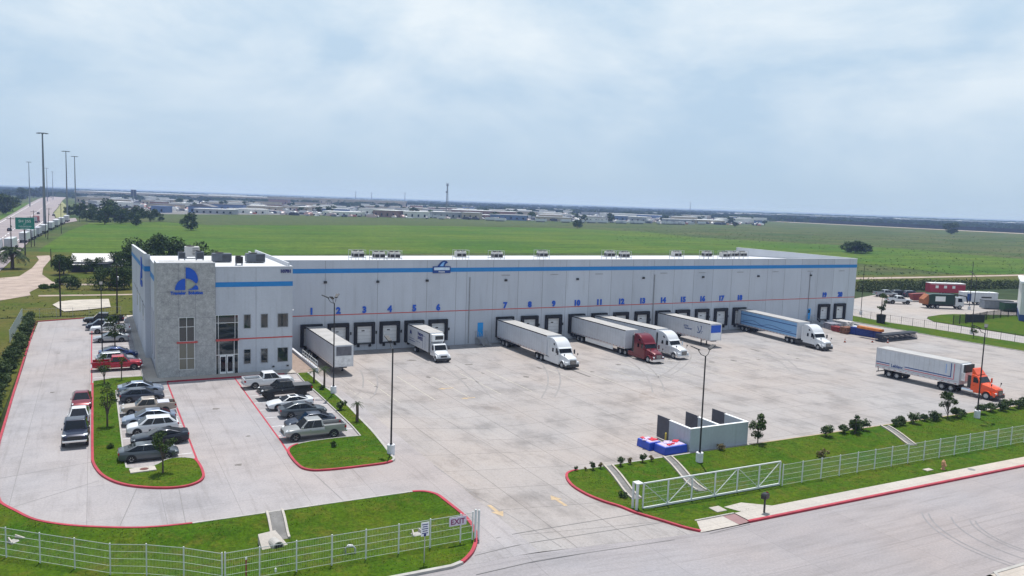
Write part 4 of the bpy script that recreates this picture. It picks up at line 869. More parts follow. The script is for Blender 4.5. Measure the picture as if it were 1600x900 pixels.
def fairing_wheel_arch(b, x, r, y0, y1):
    o = [(x+(r+.06)*math.cos(R(a)), .52+(r+.06)*math.sin(R(a))) for a in range(0, 181, 15)]; i = [(x+r*math.cos(R(a)), .52+r*math.sin(R(a))) for a in range(0, 181, 15)]
    b.loft([[(o[k][0], y0, o[k][1]), (o[k][0], y1, o[k][1]), (i[k][0], y1, i[k][1]), (i[k][0], y0, i[k][1])] for k in range(len(o))])
def tractor(label, x, y, rz, col, sleeper=True, wb=6.5, aero=True, chromeb=False, stack=False, skirt=True, z=0.0, group=None, visor=False):
    # origin under the front bumper, +x forward
    t = thing('semi_tractor', label, 'truck', (x, y, z), rz, group)
    sx = -1.30; dx = sx-wb
    hood = MB().loft([[(xx, -w1, z0), (xx, -w1*1.0, z0+(z1-z0)*.55), (xx, -w2*.86, z1-.10), (xx, -w2*.62, z1), (xx, w2*.62, z1), (xx, w2*.86, z1-.10), (xx, w1, z0+(z1-z0)*.55), (xx, w1, z0)] for xx, z0, z1, w1, w2 in ((-.10, .72, 1.38, .62, .66), (-.22, .66, 1.56, .74, .80), (-.7, .66, 1.72, .86, .92), (-1.4, .70, 1.86, .98, 1.02), (-2.15, .75, 2.02, 1.10, 1.14))])
    obj('hood', hood, col, t, sm=35)
    for s_ in (-1, 1):
        b = MB(); y0, y1 = (.82, 1.2) if s_ > 0 else (-1.2, -.82); fairing_wheel_arch(b, sx, .60, y0, y1)
        b.loft([[(-.16, y0, .55), (-.16, y1*.92, .55), (-.16, y1*.92, 1.0), (-.16, y0, 1.05)], [(-.62, y0, .55), (-.62, y1, .55), (-.62, y1, 1.05), (-.62, y0, 1.25)]])
        obj('fender', b, col, t, sm=40, bev=.02)
        obj('headlight', MB().box(-.36, -.12, min(s_*.68, s_*1.0), max(s_*.68, s_*1.0), .86, 1.08), M_LAMP, t, bev=.05)
    obj('bumper', MB().loft([[(-.0, -.95, .32), (-.0, .95, .32), (-.0, .95, .70), (-.0, -.95, .70)], [(-.35, -1.2, .34), (-.35, 1.2, .34), (-.35, 1.2, .72), (-.35, -1.2, .72)], [(-.75, -1.22, .36), (-.75, 1.22, .36), (-.75, 1.22, .7), (-.75, -1.22, .7)]]), M_CHROME if chromeb else M_TRIM, t, bev=.03)
    g = obj('grille', MB().box(-.14, -.06, -.52, .52, .74, 1.36), M_TRIM, t, bev=.04)
    b = MB()
    for k in range(5): b.box(-.06, -.045, -.46, .46, .82+k*.11, .845+k*.11)
    obj('grille_bar', b, M_CHROME, g)
    xb = -2.1; xe = -5.15 if sleeper else -3.45
    if sleeper:
        prof = [(xb, .62), (xb, 2.0), (-2.68, 2.86), (-2.86, 3.18), (-3.2, 3.52), (-3.7, 3.82), (-4.3, 3.98), (-4.9, 4.0), (xe, 3.9), (xe, .62)]
    else:
        prof = [(xb, .62), (xb, 2.0), (-2.62, 2.80), (-2.85, 2.98), (xe, 3.0), (xe, .62)]
    def ww(zz): return 1.19 if zz < 2.1 else 1.19-.09*(zz-2.1)/1.9*(1.6 if not sleeper else 1)
    cab = MB(); cab.loft([[(u, -ww(v), v) for u, v in prof], [(u, ww(v), v) for u, v in prof]])
    obj('cab', cab, col, t, bev=.10, seg=3, sm=40)
    zt = 2.80 if sleeper else 2.74; xt = -2.63 if sleeper else -2.57
    ctr = (-3, 0, 1.6)
    q = patch_quad((xb, -1.14, 2.0), (xb, 1.14, 2.0), (xt, 1.05, zt), (xt, -1.05, zt), .04, .96, .06, .95, .03, ctr); obj('windshield', MB().quad(*q), M_GLASS, t)
    if visor or sleeper: obj('sun_visor', MB().loft([[(xt+.06, -1.08, zt+.0), (xt+.06, 1.08, zt+.0), (xt+.02, 1.08, zt+.06), (xt+.02, -1.08, zt+.06)], [(xt+.30, -1.1, zt-.14), (xt+.30, 1.1, zt-.14), (xt+.28, 1.1, zt-.11), (xt+.28, -1.1, zt-.11)]]), col if not visor else col, t)
    for s_ in (-1, 1):
        yy = s_*1.205
        obj('side_window', MB().quad((xb-.22, yy, 1.98), (xb-1.02, yy, 1.98), (xb-1.02, s_*1.18, 2.68), (xb-.55, s_*1.18, 2.68)), M_GLASS, t)
        d = obj('door', MB().box(xb-1.08, xb-.12, min(s_*1.19, yy-.004*s_), max(s_*1.19, yy-.004*s_), .82, 1.94), col, t)
        obj('handle', MB().box(xb-1.0, xb-.84, min(yy, yy+.02*s_), max(yy, yy+.02*s_), 1.55, 1.6), M_TRIM, d)
        obj('mirror', MB().box(xb-.12, xb+.02, min(s_*1.34, s_*1.56), max(s_*1.34, s_*1.56), 1.85, 2.5), M_TRIM if aero else col, t, bev=.04)
        obj('mirror_arm', MB().bar((xb-.06, s_*1.18, 2.3), (xb-.06, s_*1.36, 2.3), .05), M_TRIM, t)
        obj('hood_mirror', MB().bar((-.75, s_*.95, 1.65), (-.72, s_*1.12, 2.0), .035).box(-.78, -.66, min(s_*1.06, s_*1.2), max(s_*1.06, s_*1.2), 1.98, 2.2), M_TRIM, t)
        if sleeper:
            obj('sleeper_window', MB().quad((-3.75, s_*1.207, 2.0), (-4.15, s_*1.207, 2.0), (-4.15, s_*1.172, 2.55), (-3.75, s_*1.172, 2.55)), M_GLASS, t)
            obj('roof_vent_window', MB().quad((-3.35, s_*1.155, 3.0), (-3.85, s_*1.15, 3.05), (-3.85, s_*1.14, 3.32), (-3.65, s_*1.14, 3.34)), M_GLASS, t)
        if skirt: obj('side_fairing', MB().box(xe+.0, xb-.1, min(s_*1.0, s_*1.2), max(s_*1.0, s_*1.2), .36, .80).box(dx+1.4, xe, min(s_*1.0, s_*1.2), max(s_*1.0, s_*1.2), .36, 1.0), col if skirt == 'col' else M_TRIM, t, bev=.03)
        else:
            obj('fuel_tank', MB().tube([(xb-.9, s_*.92, .72), (xb-2.5, s_*.92, .72)], .31, 14), M_CHROME, t, sm=40)
        obj('cab_extender', MB().box(xe-.45, xe, min(s_*1.10, s_*1.14), max(s_*1.10, s_*1.14), 1.1, 3.6 if sleeper else 2.8), col if aero else M_TRIM, t)
        wheel(t, sx, s_*1.03, .52, .30, s_)
        for k in (-.66, .66): wheel(t, dx+k, s_*.94, .51, .60, s_)
        obj('mud_flap', MB().box(dx-1.3, dx-1.27, s_*.94-.3, s_*.94+.3, .28, 1.0), M_BLACK, t)
        if stack: obj('exhaust_stack', MB().tube([(xe-.18, s_*.98, .9), (xe-.18, s_*.98, 4.15)], .075, 10), M_CHROME, t, sm=40)
    obj('chassis', MB().box(dx-1.35, xb, -.43, .43, .62, .90), M_TRIM, t)
    obj('fifth_wheel', MB().box(dx-.5, dx+.6, -.45, .45, .9, 1.12), M_TRIM, t)
    if not sleeper:
        fin = [(-2.75, 3.0), (-3.0, 3.28), (-3.35, 3.72), (-3.5, 3.78), (-3.5, 3.0)]
        obj('roof_fairing', MB().loft([[(u, -1.0+.12*(v-3), v) for u, v in fin], [(u, 1.0-.12*(v-3), v) for u, v in fin]]), col, t, bev=.05, seg=2)
    return t
DN = R(-90)
trailer('white dropped trailer at dock 1 with a worn grey panel on its nose', 29.2, -.75, DN, 15.9, front='worn')
trailer('plain white trailer at dock 7 behind the white sleeper truck', 61.02, -1.0, DN, 16.6)
tractor('white aero sleeper truck parked at dock 7 with white side fairings', 61.02, -23.2, DN, P_WHI, wb=6.6, skirt='col')
trailer('white trailer with side skirts at dock 10 behind the maroon truck', 75.9, -.5, DN, 16.2, skirt=True)
tractor('maroon sleeper truck with chrome bumper at dock 10', 75.95, -23.8, R(-91), paint('maroon_truck', (.13,.004,.012), .1), wb=6.7, chromeb=True, stack=True, aero=False, skirt='col')
trailer('white trailer at dock 11 between the maroon truck and dock 12', 80.5, -.8, R(-86), 16.2)
tractor('white long-nosed truck with chrome bumper right of the maroon truck', 82.0, -22.4, R(-86), P_WHI, wb=6.3, chromeb=True, skirt=None, aero=False)
t14 = trailer('white dropped trailer at dock 14 with a blue panel on its nose', 94.75, .2, DN, 15.2, front='bluewhite', axle=3.0)
t18 = trailer('light blue curtain trailer with navy stripes at dock 18', 114.65, -.3, R(-96.3), 17.6, side='blue', axle=1.9)
tractor('white aero sleeper truck coupled to the light blue trailer at dock 18', 112.08, -24.1, R(-96.3), P_WHI, wb=7.2, skirt=True)
tO = trailer('white refrigerated trailer with red and navy stripes crossing the yard', 104.35, -40.6, R(-87.2), 12.6, reefer=True, axle=2.2, side='stripe')
tractor('orange day cab truck pulling the striped trailer across the yard', 105.0, -58.3, R(-87.5), paint('orange', (.75,.085,.015)), sleeper=False, wb=5.4, skirt=None, chromeb=False, aero=False)
# liveries
def sidedecal(parent, name, x0, x1, z0, z1, m, off=.006, side=-1, W=1.295):
    y = side*(W+off); return obj(name, MB().quad((x0, y, z0), (x1, y, z0), (x1, y, z1), (x0, y, z1)), m, parent)
M_LBLUE = mat('light_blue_curtain', (.20,.38,.62), .5, 0, .05); M_NVS = mat('navy_band', (.015,.06,.22), .5); M_RDS = mat('red_band', (.50,.05,.09), .5)
for s_ in (-1, 1):
    sidedecal(t18, 'side_curtain', 1.35, 17.3, 1.36, 3.94, M_LBLUE, .004, s_)
    sidedecal(t18, 'curtain_band', 1.35, 17.3, 3.28, 3.42, M_NVS, .009, s_); sidedecal(t18, 'curtain_band', 1.35, 17.3, 1.78, 1.92, M_NVS, .009, s_)
    wv = MB(); pts = [(2.0+.4*i, 2.05+.42*math.exp(-((i-7)/5.0)**2)-.25*math.exp(-((i-14)/2.5)**2)+.35*math.exp(-((i-21)/6)**2)) for i in range(36)]
    for a, b in zip(pts, pts[1:]): wv.quad(*[(u, s_*(1.295+.012), v) for u, v in ((a[0], a[1]), (b[0], b[1]), (b[0], b[1]+.09), (a[0], a[1]+.09))])
    obj('curtain_wave', wv, M_NVS, t18); sidedecal(t18, 'curtain_post', 1.2, 1.34, 1.3, 4.0, M_NVS, .008, s_)
    sidedecal(tO, 'stripe', .05, 2.2, 1.98, 2.12, M_NVS, .008, s_); sidedecal(tO, 'stripe', 4.6, 11.5, 1.98, 2.12, M_NVS, .008, s_); sidedecal(tO, 'stripe', 11.36, 11.5, 2.12, 3.92, M_NVS, .008, s_)
    sidedecal(tO, 'stripe', .05, 2.2, 1.72, 1.82, M_RDS, .008, s_); sidedecal(tO, 'stripe', 4.6, 11.9, 1.72, 1.82, M_RDS, .008, s_); sidedecal(tO, 'stripe', 11.8, 11.9, 1.82, 3.92, M_RDS, .008, s_)
    sidedecal(tO, 'stripe', .05, 12.5, 1.5, 1.58, mat('grey_band', (.35,.36,.38), .5), .008, s_)
    sidedecal(tO, 'lettering_bar', 10.65, 10.8, 2.4, 3.7, mat('pale_blue_lettering', (.25,.38,.62), .5), .008, s_)
def sidetext(parent, txt, x, z, size, m, rot=0, side=-1, W=1.295, tilt=0):
    o = link('lettering', textmesh(txt, size, m, .004, size*.03), parent, (x, side*(W+.014), z)); o.rotation_euler = (R(90), 0, R(180) if side > 0 else 0); return o
# near side of a trailer heading -Y is its local -y side (world -X)
sidetext(tO, 'Leblanc', 3.4, 1.68, .62, M_NVS)
sidetext(t14, 'AZTEC', 8.9, 2.75, .42, M_NVS); sidetext(t14, 'TRANSPORT', 9.5, 2.35, .38, M_NVS)
vv = MB()
def stroke(pts, wd):
    for a, b in zip(pts, pts[1:]): vv.bar((a[0], -1.312, a[1]), (b[0], -1.312, b[1]), .012, wd)
stroke([(12.0, 3.25), (12.35, 2.6), (12.5, 2.3)], .16); stroke([(11.9, 2.25), (12.2, 2.12), (12.55, 2.2), (12.85, 2.6), (12.95, 3.0), (13.0, 3.35)], .13); stroke([(12.7, 3.38), (13.05, 3.38)], .1); stroke([(13.0, 2.05), (13.1, 2.5), (13.4, 2.55)], .07)
obj('bird_mark', vv, M_NVS, t14)
# straight box truck at dock 5
bt = thing('box_truck', 'white refrigerated box truck with dark lettering parked at dock 5', 'truck', (45.1, -12.75, 0), DN)
obj('cargo_box', MB().box(-11.9, -2.75, -1.2, 1.2, 1.05, 3.98), M_TSIDE, bt); obj('roof', MB().box(-11.88, -2.77, -1.16, 1.16, 3.98, 4.0), M_TROOF, bt)
obj('front_corner', MB().box(-2.78, -2.70, -1.22, -1.10, 1.05, 3.98), M_TRIM, bt); obj('front_corner', MB().box(-2.78, -2.70, 1.10, 1.22, 1.05, 3.98), M_TRIM, bt)
for s_ in (-1, 1): obj('top_rail', MB().box(-11.9, -2.75, min(s_*1.2, s_*1.22), max(s_*1.2, s_*1.22), 3.86, 4.0), M_TRIM, bt)
o = obj('refrigeration_unit', MB().box(-2.70, -2.0, -.95, .95, 2.75, 3.85), M_WHITE, bt, bev=.12, seg=3); obj('grille', MB().box(-2.1, -1.97, -.5, .78, 3.05, 3.62), M_TRIM, o, bev=.04)
obj('cab', MB().loft([[(u, -1.08 if v < 1.7 else -.98, v) for u, v in ((-.9, .75), (-.95, 1.62), (-1.35, 2.42), (-1.6, 2.5), (-2.55, 2.5), (-2.55, .75))], [(u, 1.08 if v < 1.7 else .98, v) for u, v in ((-.9, .75), (-.95, 1.62), (-1.35, 2.42), (-1.6, 2.5), (-2.55, 2.5), (-2.55, .75))]]), P_WHI, bt, bev=.07, seg=2)
obj('hood', MB().loft([[(x, -w1, z0), (x, -w1, z1-.14), (x, -w1*.7, z1), (x, w1*.7, z1), (x, w1, z1-.14), (x, w1, z0)] for x, z0, z1, w1 in ((.25, .62, 1.12, .72), (.12, .6, 1.28, .86), (-.5, .6, 1.45, .98), (-.95, .65, 1.62, 1.04))]), P_WHI, bt, sm=35)
obj('windshield', MB().quad((-.955, -.92, 1.68), (-.955, .92, 1.68), (-1.30, .86, 2.36), (-1.30, -.86, 2.36)), M_GLASS, bt)
obj('grille', MB().box(.2, .275, -.5, .5, .78, 1.06), M_DRIM, bt, bev=.02); obj('bumper', MB().box(.05, .36, -1.12, 1.12, .36, .66), M_TRIM, bt, bev=.05)
for s_ in (-1, 1):
    obj('side_window', MB().quad((-1.15, s_*1.04, 1.7), (-1.95, s_*1.04, 1.7), (-1.95, s_*1.0, 2.3), (-1.45, s_*1.0, 2.3)), M_GLASS, bt)
    obj('headlight', MB().box(.02, .24, min(s_*.6, s_*.9), max(s_*.6, s_*.9), .84, 1.02), M_LAMP, bt, bev=.04); obj('mirror', MB().box(-1.05, -.95, min(s_*1.2, s_*1.38), max(s_*1.2, s_*1.38), 1.7, 2.2), M_TRIM, bt, bev=.03)
    b = MB(); fairing_wheel_arch(b, -1.2+.75, .56, .72*s_, 1.12*s_); obj('fender', b, P_WHI, bt, sm=40)
    wheel(bt, -.45, s_*.95, .48, .28, s_); wheel(bt, -8.6, s_*.9, .48, .5, s_)
obj('chassis', MB().box(-11.7, .0, -.42, .42, .55, 1.04), M_TRIM, bt)
for txt, x, z, s_ in (('Nature', -6.3, 3.0, .78), ('SWEET', -6.3, 2.35, .70)):
    n_ = link('lettering', textmesh(txt, s_, M_NAVY, .004, .03), bt, (x, -1.214, z)); n_.rotation_euler = (R(90), 0, 0)
obj('door_outline', MB().box(-4.3, -4.25, -1.212, -1.202, 1.3, 3.2).box(-5.3, -5.25, -1.212, -1.202, 1.3, 2.6).box(-5.25, -4.3, -1.212, -1.202, 3.15, 3.2), M_NVS, bt)
obj('ornament', MB().prism([(-10.9, 2.6), (-10.75, 3.1), (-10.4, 3.35), (-10.1, 3.0), (-10.05, 2.6), (-10.45, 2.75)], -1.213, -1.203), M_NAVY, bt)
obj('small_print', MB().box(-11.2, -8.6, -1.211, -1.202, 1.62, 1.72).box(-11.2, -8.8, -1.211, -1.202, 2.0, 2.06).box(-8.2, -6.4, -1.211, -1.202, 1.9, 1.95), M_NVS, bt)
# green refuse truck, trailers and bins of the far lot
x, y = fp(1472, 482); rt = thing('refuse_truck', 'dark green rear-loading refuse truck with a white side panel in the far lot', 'truck', (x, y, .06), R(-27.5))
M_GRN = mat('dark_green_paint', (.007,.032,.022), .4, 0, .15)
obj('hopper_body', MB().prism([(-4.4, 1.1), (-5.3, 1.4), (-5.4, 2.2), (-4.3, 3.5), (-3.4, 3.75), (2.4, 3.75), (2.4, 1.1)], -1.25, 1.25), M_GRN, rt, bev=.06)
obj('tailgate', MB().prism([(-4.4, .9), (-5.5, 1.1), (-5.6, 2.3), (-4.4, 3.6), (-4.2, 2.0)], -1.27, 1.27), mat('rust_orange', (.30,.10,.04), .7, 0, .3), rt)
obj('side_panel', MB().box(-2.6, 0, -1.27, -1.251, 1.9, 3.2), M_WHITE, rt); obj('chassis', MB().box(-5, 5, -.5, .5, .6, 1.09), M_TRIM, rt)
obj('cab', MB().loft([[(u, -1.2, v) for u, v in ((2.7, .7), (4.9, .7), (4.9, 1.8), (4.5, 3.0), (2.7, 3.1))], [(u, 1.2, v) for u, v in ((2.7, .7), (4.9, .7), (4.9, 1.8), (4.5, 3.0), (2.7, 3.1))]]), P_WHI, rt, bev=.08)
obj('windshield', MB().quad((4.9, -1.1, 1.85), (4.9, 1.1, 1.85), (4.55, 1.0, 2.9), (4.55, -1.0, 2.9)), M_GLASS, rt); obj('side_window', MB().quad((3.3, -1.215, 1.9), (4.5, -1.215, 1.9), (4.3, -1.215, 2.8), (3.3, -1.215, 2.8)), M_GLASS, rt)
obj('lift_arm', MB().bar((2.4, -1.0, 3.8), (5.4, -1.0, 3.4), .25).bar((5.4, -1.0, 3.4), (5.9, -1.0, 1.8), .22).bar((2.4, 1.0, 3.8), (5.4, 1.0, 3.4), .25), M_TRIM, rt)
for xx in (-3.2, -1.9, 3.9):
    for s_ in (-1, 1): wheel(rt, xx, s_*1.0, .52, .5, s_)
def bin_(label, px_, py_, rz, sx, sy, sz, m, cat='trailer', nm='cargo_trailer', roof=None, wheels=True, group=None):
    x, y = fp(px_, py_); t = thing(nm, label, cat, (x, y, .06), R(rz), group); zb = .75 if wheels else .05
    obj('body', MB().box(-sx/2, sx/2, -sy/2, sy/2, zb, zb+sz), m, t, bev=.05)
    obj('roof', MB().box(-sx/2-.05, sx/2+.05, -sy/2-.05, sy/2+.05, zb+sz, zb+sz+.1), roof or M_WHITE, t)
    b = MB()
    for k in range(3): b.lathe([(0, 0), (.35, 0), (.3, .18), (0, .2)], (-sx*.3+k*sx*.3, 0, zb+sz+.1), 'z', 10)
    obj('roof_vent', b, M_WHITE, t)
    if wheels:
        for xx in (-.5, .5):
            for s_ in (-1, 1): wheel(t, xx, s_*(sy/2-.1), .38, .3, s_)
        obj('hitch', MB().bar((sx/2, 0, .6), (sx/2+1.2, 0, .5), .15), M_TRIM, t)
    return t
t_ = bin_('long red and white concession trailer behind the refuse truck', 1476, 461, -25, 11, 2.6, 2.8, mat('red_body', (.38,.02,.05), .5, 0, .1)); 
for k in range(3): obj('window', MB().box(-3.8+k*2.6, -2.9+k*2.6, -1.345, -1.326, 2.1, 2.9), M_WHITE, t_)
obj('awning_rail', MB().box(-5.4, 5.4, -1.36, -1.326, 3.3, 3.42), M_WHITE, t_)
t_ = bin_('white box trailer with dark lettering at the right of the far lot', 1527, 476, -27, 9.5, 2.5, 2.6, M_TSIDE)
obj('side_door', MB().box(-3.7, -2.6, -1.275, -1.256, 1.0, 3.0), M_NVS, t_); obj('lettering_bar', MB().box(.2, 3.0, -1.275, -1.256, 1.9, 2.3), M_TRIM, t_)
x, y = fp(1434, 471); o = thing('hopper_bin', 'dark red open hopper bin behind the refuse truck', 'bin', (x, y, .06), R(-27))
obj('bin', MB().loft([[(-1.6, -1, .3), (1.6, -1, .3), (1.6, 1, .3), (-1.6, 1, .3)], [(-2.3, -1.2, 2.0), (2.1, -1.2, 2.4), (2.1, 1.2, 2.4), (-2.3, 1.2, 2.0)]]), mat('dull_red', (.20,.03,.03), .7, 0, .2), o); obj('rim', MB().bar((-2.3, -1.2, 2.0), (2.1, -1.2, 2.4), .15).bar((-2.3, 1.2, 2.0), (2.1, 1.2, 2.4), .15), M_TRIM, o)
for lab_, p_, q_, L_ in (('grey roll-off container beyond the black fence of the far lot', 1556, 483, 7.5), ('dark green roll-off container beside the far white building', 1583, 487, 6)):
    x, y = fp(p_, q_); o = thing('roll_off_container', lab_, 'container', (x, y, .06), R(-28)); mm = mat('grey_container', (.23,.25,.28), .7, 0, .15) if 'grey' in lab_ else mat('green_container', (.02,.07,.03), .7, 0, .15)
    obj('tub', MB().box(-L_/2, L_/2, -1.2, 1.2, .2, 2.2), mm, o); b = MB()
    for k in range(7): xx = -L_/2+.3+k*(L_-.6)/6; b.box(xx-.06, xx+.06, -1.28, -1.201, .2, 2.2)
    obj('rib', b, mm, o); obj('rail', MB().box(-L_/2-.03, L_/2+.03, -1.3, 1.3, 2.201, 2.3), M_TRIM, o)
# ------------------------------------------------------------ posts, fences, yard furniture
def light_pole(label, x, y, h, heads, rz=0, base=True, r=.085, group='black lamp posts of the site', z=None, baseh=.9):
    zz = gz(x, y) if z is None else z
    t = thing('lamp_post', label, 'lamp post', (x, y, zz), R(rz), group)
    if base: obj('base', MB().lathe([(0, -.5), (.34, -.5), (.34, baseh-.03), (.31, baseh), (0, baseh)], (0,0,0), 'z', 18), mat('pale_base', (.62,.63,.66), .8, 0, .12, 2), t, sm=40)
    z0 = baseh if base else 0
    obj('pole', MB().tube([(0,0,z0-.01), (0,0,z0+.06), (0,0,z0+.07), (0,0,h)], [r*1.7, r*1.7, r, r*.75], 12), M_BPOLE, t, sm=40)
    for a in heads:
        c, s_ = math.cos(R(a)), math.sin(R(a))
        obj('arm', MB().tube([(0,0,h-.05), (c*.45, s_*.45, h+.12), (c*.75, s_*.75, h+.55)], .035, 6), M_BPOLE, t)
        hd = obj('lamp_head', MB().loft([[(c*.62-s_*w2, s_*.62+c*w2, h+.52), (c*.62+s_*w2, s_*.62-c*w2, h+.52), (c*.62+s_*w2, s_*.62-c*w2, h+.62), (c*.62-s_*w2, s_*.62+c*w2, h+.62)] if i == 0 else [(c*1.45-s_*w2, s_*1.45+c*w2, h+.86), (c*1.45+s_*w2, s_*1.45-c*w2, h+.86), (c*1.45+s_*w2, s_*1.45-c*w2, h+.93), (c*1.45-s_*w2, s_*1.45+c*w2, h+.93)] for i, w2 in ((0, .16), (1, .2))]), M_BPOLE, t)
    return t
light_pole('black lamp post on a white drum at the near corner of the right island', 23.05, -53.9, 9.5, [95])
light_pole('black twin-head lamp post beside dock 2 on the grass strip', 24.1, -30.6, 10.5, [60, -120, 150])
light_pole('black twin-arm lamp post on a tall pale base beside the bin enclosure', 50.2, -63.3, 10.1, [20, 160])
light_pole('black twin-head lamp post among the shrubs right of the orange truck', 93.0, -62.8, 10.2, [30, 150])
light_pole('thin black lamp post in front of the red pickup beside the office', .7, -3.1, 9.4, [90], base=False, r=.075)
light_pole('slim dark lamp post just right of the warehouse end', 160.6, 9, 11.5, [], r=.08)
light_pole('slim dark lamp post on the grass strip near the black fence', 159.4, -19, 11.8, [90], r=.08)
x, y = fp(1514, 484); light_pole('distant slim lamp post behind the white box trailer', x, y, 12.5, [], r=.09, z=0)
def utility_pole(label, px_, py_, h, arms=1, lean=(0, 0), z=None, r=.15, group='wooden utility poles'):
    p = at(px_, py_, z); t = thing('utility_pole', label, 'utility pole', p, R(rnd.uniform(-20, 20)), group)
    obj('pole', MB().tube([(0,0,-.5), (lean[0]*.5, lean[1]*.5, h*.5), (lean[0], lean[1], h)], [r, r*.85, r*.65], 10), M_WOOD if h < 14 else M_WOOD, t, sm=40)
    for k in range(arms):
        zz = h-.5-.9*k; obj('crossarm', MB().box(lean[0]-1.1, lean[0]+1.1, lean[1]-.25, lean[1]-.12, zz-.06, zz+.06), M_WOOD, t)
        for xx in (-.95, -.5, .5, .95): obj('insulator', MB().lathe([(0, 0), (.06, .02), (.04, .16), (0, .17)], (lean[0]+xx, lean[1]-.18, zz+.06), 'z', 8), mat('grey_porcelain', (.4,.4,.42), .3), t)
    if arms: obj('transformer', MB().lathe([(0, 0), (.22, 0), (.24, .1), (.24, .7), (.1, .8), (0, .8)], (lean[0], lean[1]+.38, h-3.2), 'z', 12), M_STEEL, t, sm=40)
    return t
utility_pole('tall wooden pole at the back fence left of the driveway', 94.8, 495, 10.2, 0)
utility_pole('tall wooden pole behind the parked black pickup near the office corner', 183, 491, 9.6, 1, (.1, 0))
for i, (a, b, h) in enumerate(((80, 418, 5.5), (96, 365, 15), (74.5, 374, 14), (54, 385, 14), (49, 386, 12), (18.5, 411, 14), (124.5, 347, 14), (71.5, 371, 10))):
    utility_pole(['short pole at the dirt road bend', 'pole on the green verge right of the mast foot', 'leaning pole right beside the giant mast foot', 'pole right of the green highway sign', 'shorter pole between the highway sign and the next pole', 'pole rising out of the palm tree', 'pole before the dark trees at the field edge', 'stub pole left of the leaning pole'][i], a, b, h, 1 if h > 11 else 0, (.9, .2) if i == 2 else (0, 0), 0)
# high masts along the highway
M_MAST = mat('mast_steel', (.20,.215,.24), .6, .3, .08)
def mast(label, px_, D, h=50, r=.62):
    d = ray(px_, 292.3+.0343*px_); d.z = 0; d.normalize(); p = CAM+d*(D/d.dot(Vector((FW.x, FW.y, 0)).normalized()))
    t = thing('high_mast_light', label, 'light mast', (p.x, p.y, 0), 0, 'high mast lights of the highway')
    obj('pole', MB().tube([(0,0,0), (0,0,h*.5), (0,0,h)], [r, r*.72, r*.42], 12), M_MAST, t, sm=40)
    obj('lamp_ring', MB().lathe([(.3, .0), (2.0, .3), (2.1, .55), (1.8, .6), (.3, .3), (.3, 0)], (0,0,h-.5), 'z', 16), M_MAST, t)
    b = MB()
    for k in range(8):
        a = k*math.pi/4; b.box(2.4*math.cos(a)-.45, 2.4*math.cos(a)+.45, 2.4*math.sin(a)-.45, 2.4*math.sin(a)+.45, h-.45, h-.05)
    obj('lamp_cluster', b, M_MAST, t)
mast('nearest and tallest-looking mast, beside the green highway sign', 68.5, 440, 52, .8); mast('mast right of the nearest one, second in height', 104.3, 610, 50); mast('mast rightmost of the highway row', 117.6, 708, 50)
mast('mast left of the nearest one beyond the highway', 46, 890, 49); mast('faint mast just right of the nearest one', 73.5, 1220, 50); mast('faintest mast between the nearest and the second', 82.5, 1400, 48)
# highway guide sign
p = at(39.5, 400, 0); t = thing('highway_sign', 'green highway guide sign on a single dark post beside the frontage road', 'road sign', p, R(-4))
obj('post', MB().tube([(0,0,0), (0,0,9.0)], .22, 10), M_BPOLE, t, sm=40)
M_SGN = mat('sign_green', (.008,.20,.15), .5, 0, .06)
o = obj('panel', MB().box(-2.55, 3.0, -.35, -.23, 9.0, 12.9), M_SGN, t)
obj('border', MB().box(-2.62, 3.07, -.34, -.24, 8.93, 12.97), M_WHITE, o)
for tx, x_, z_, s_ in (('SH 255', .2, 11.3, 1.25), ('JCT', .2, 10.55, .5), ('Colombia Bridge', .2, 9.85, .55), ('EXIT 2 MILE', .2, 9.2, .5)):
    n_ = link('lettering', textmesh(tx, s_, M_WHITE, .005, 0), o, (x_, -.36, z_)); n_.rotation_euler = (R(90), 0, 0)

# fences
def fence(name, label, posts, h, m, rails, picket=.15, pw=.012, post_r=.036, group=None, base=0.05, ground_f=gz, top_rail=True, pm=None):
    t = thing(name, label, 'fence', (posts[0][0], posts[0][1], ground_f(*posts[0])), 0, group); o0 = Vector((posts[0][0], posts[0][1], ground_f(*posts[0])))
    P = [Vector((x, y, ground_f(x, y)))-o0 for x, y in posts]
    for p in P: obj('post', MB().box(p.x-post_r, p.x+post_r, p.y-post_r, p.y+post_r, p.z-.2, p.z+h+.06), m, t)
    for a, b in zip(P, P[1:]):
        mb = MB(); Lg = (b-a).length; n = max(2, int(Lg/picket))
        for z in rails: mb.bar(a+Vector((0,0,z)), b+Vector((0,0,z)), .02, .035 if z == rails[-1] else .014)
        if picket:
            for k in range(1, n):
                q = a.lerp(b, k/n); mb.bar(q+Vector((0,0,base+.05)), q+Vector((0,0,h)), pw)
        obj('mesh_panel', mb, pm or m, t)
    return t
M_WIRE = mat('pale_wire', (.46,.50,.48), .5, .1, .05)
left = [(6.3, -73.4)]
k = 0
fl = [(-15.5, -55.3), (-13.45, -57.0), (-11.4, -58.7), (-9.3, -60.4), (-7.25, -62.0), (-5.2, -63.6), (-3.4, -65.1), (-1.55, -66.7), (.3, -68.3), (2.15, -69.95), (4.1, -71.6), (6.2, -73.4)]
fl = [(-5.2-2.4*j, -63.55+2.1*j) for j in range(5, 0, -1)]+[(-5.2, -63.55), (-3.3, -65.2), (-1.4, -66.85), (.5, -68.5), (2.4, -70.1), (4.3, -71.75), (6.2, -73.4)]
fence('front_fence', 'white mesh fence running diagonally along the front left lawn to a corner', fl, 1.9, M_FENCE, (.10, .55, 1.0, 1.45, 1.88), .10, .006, pm=M_WIRE)
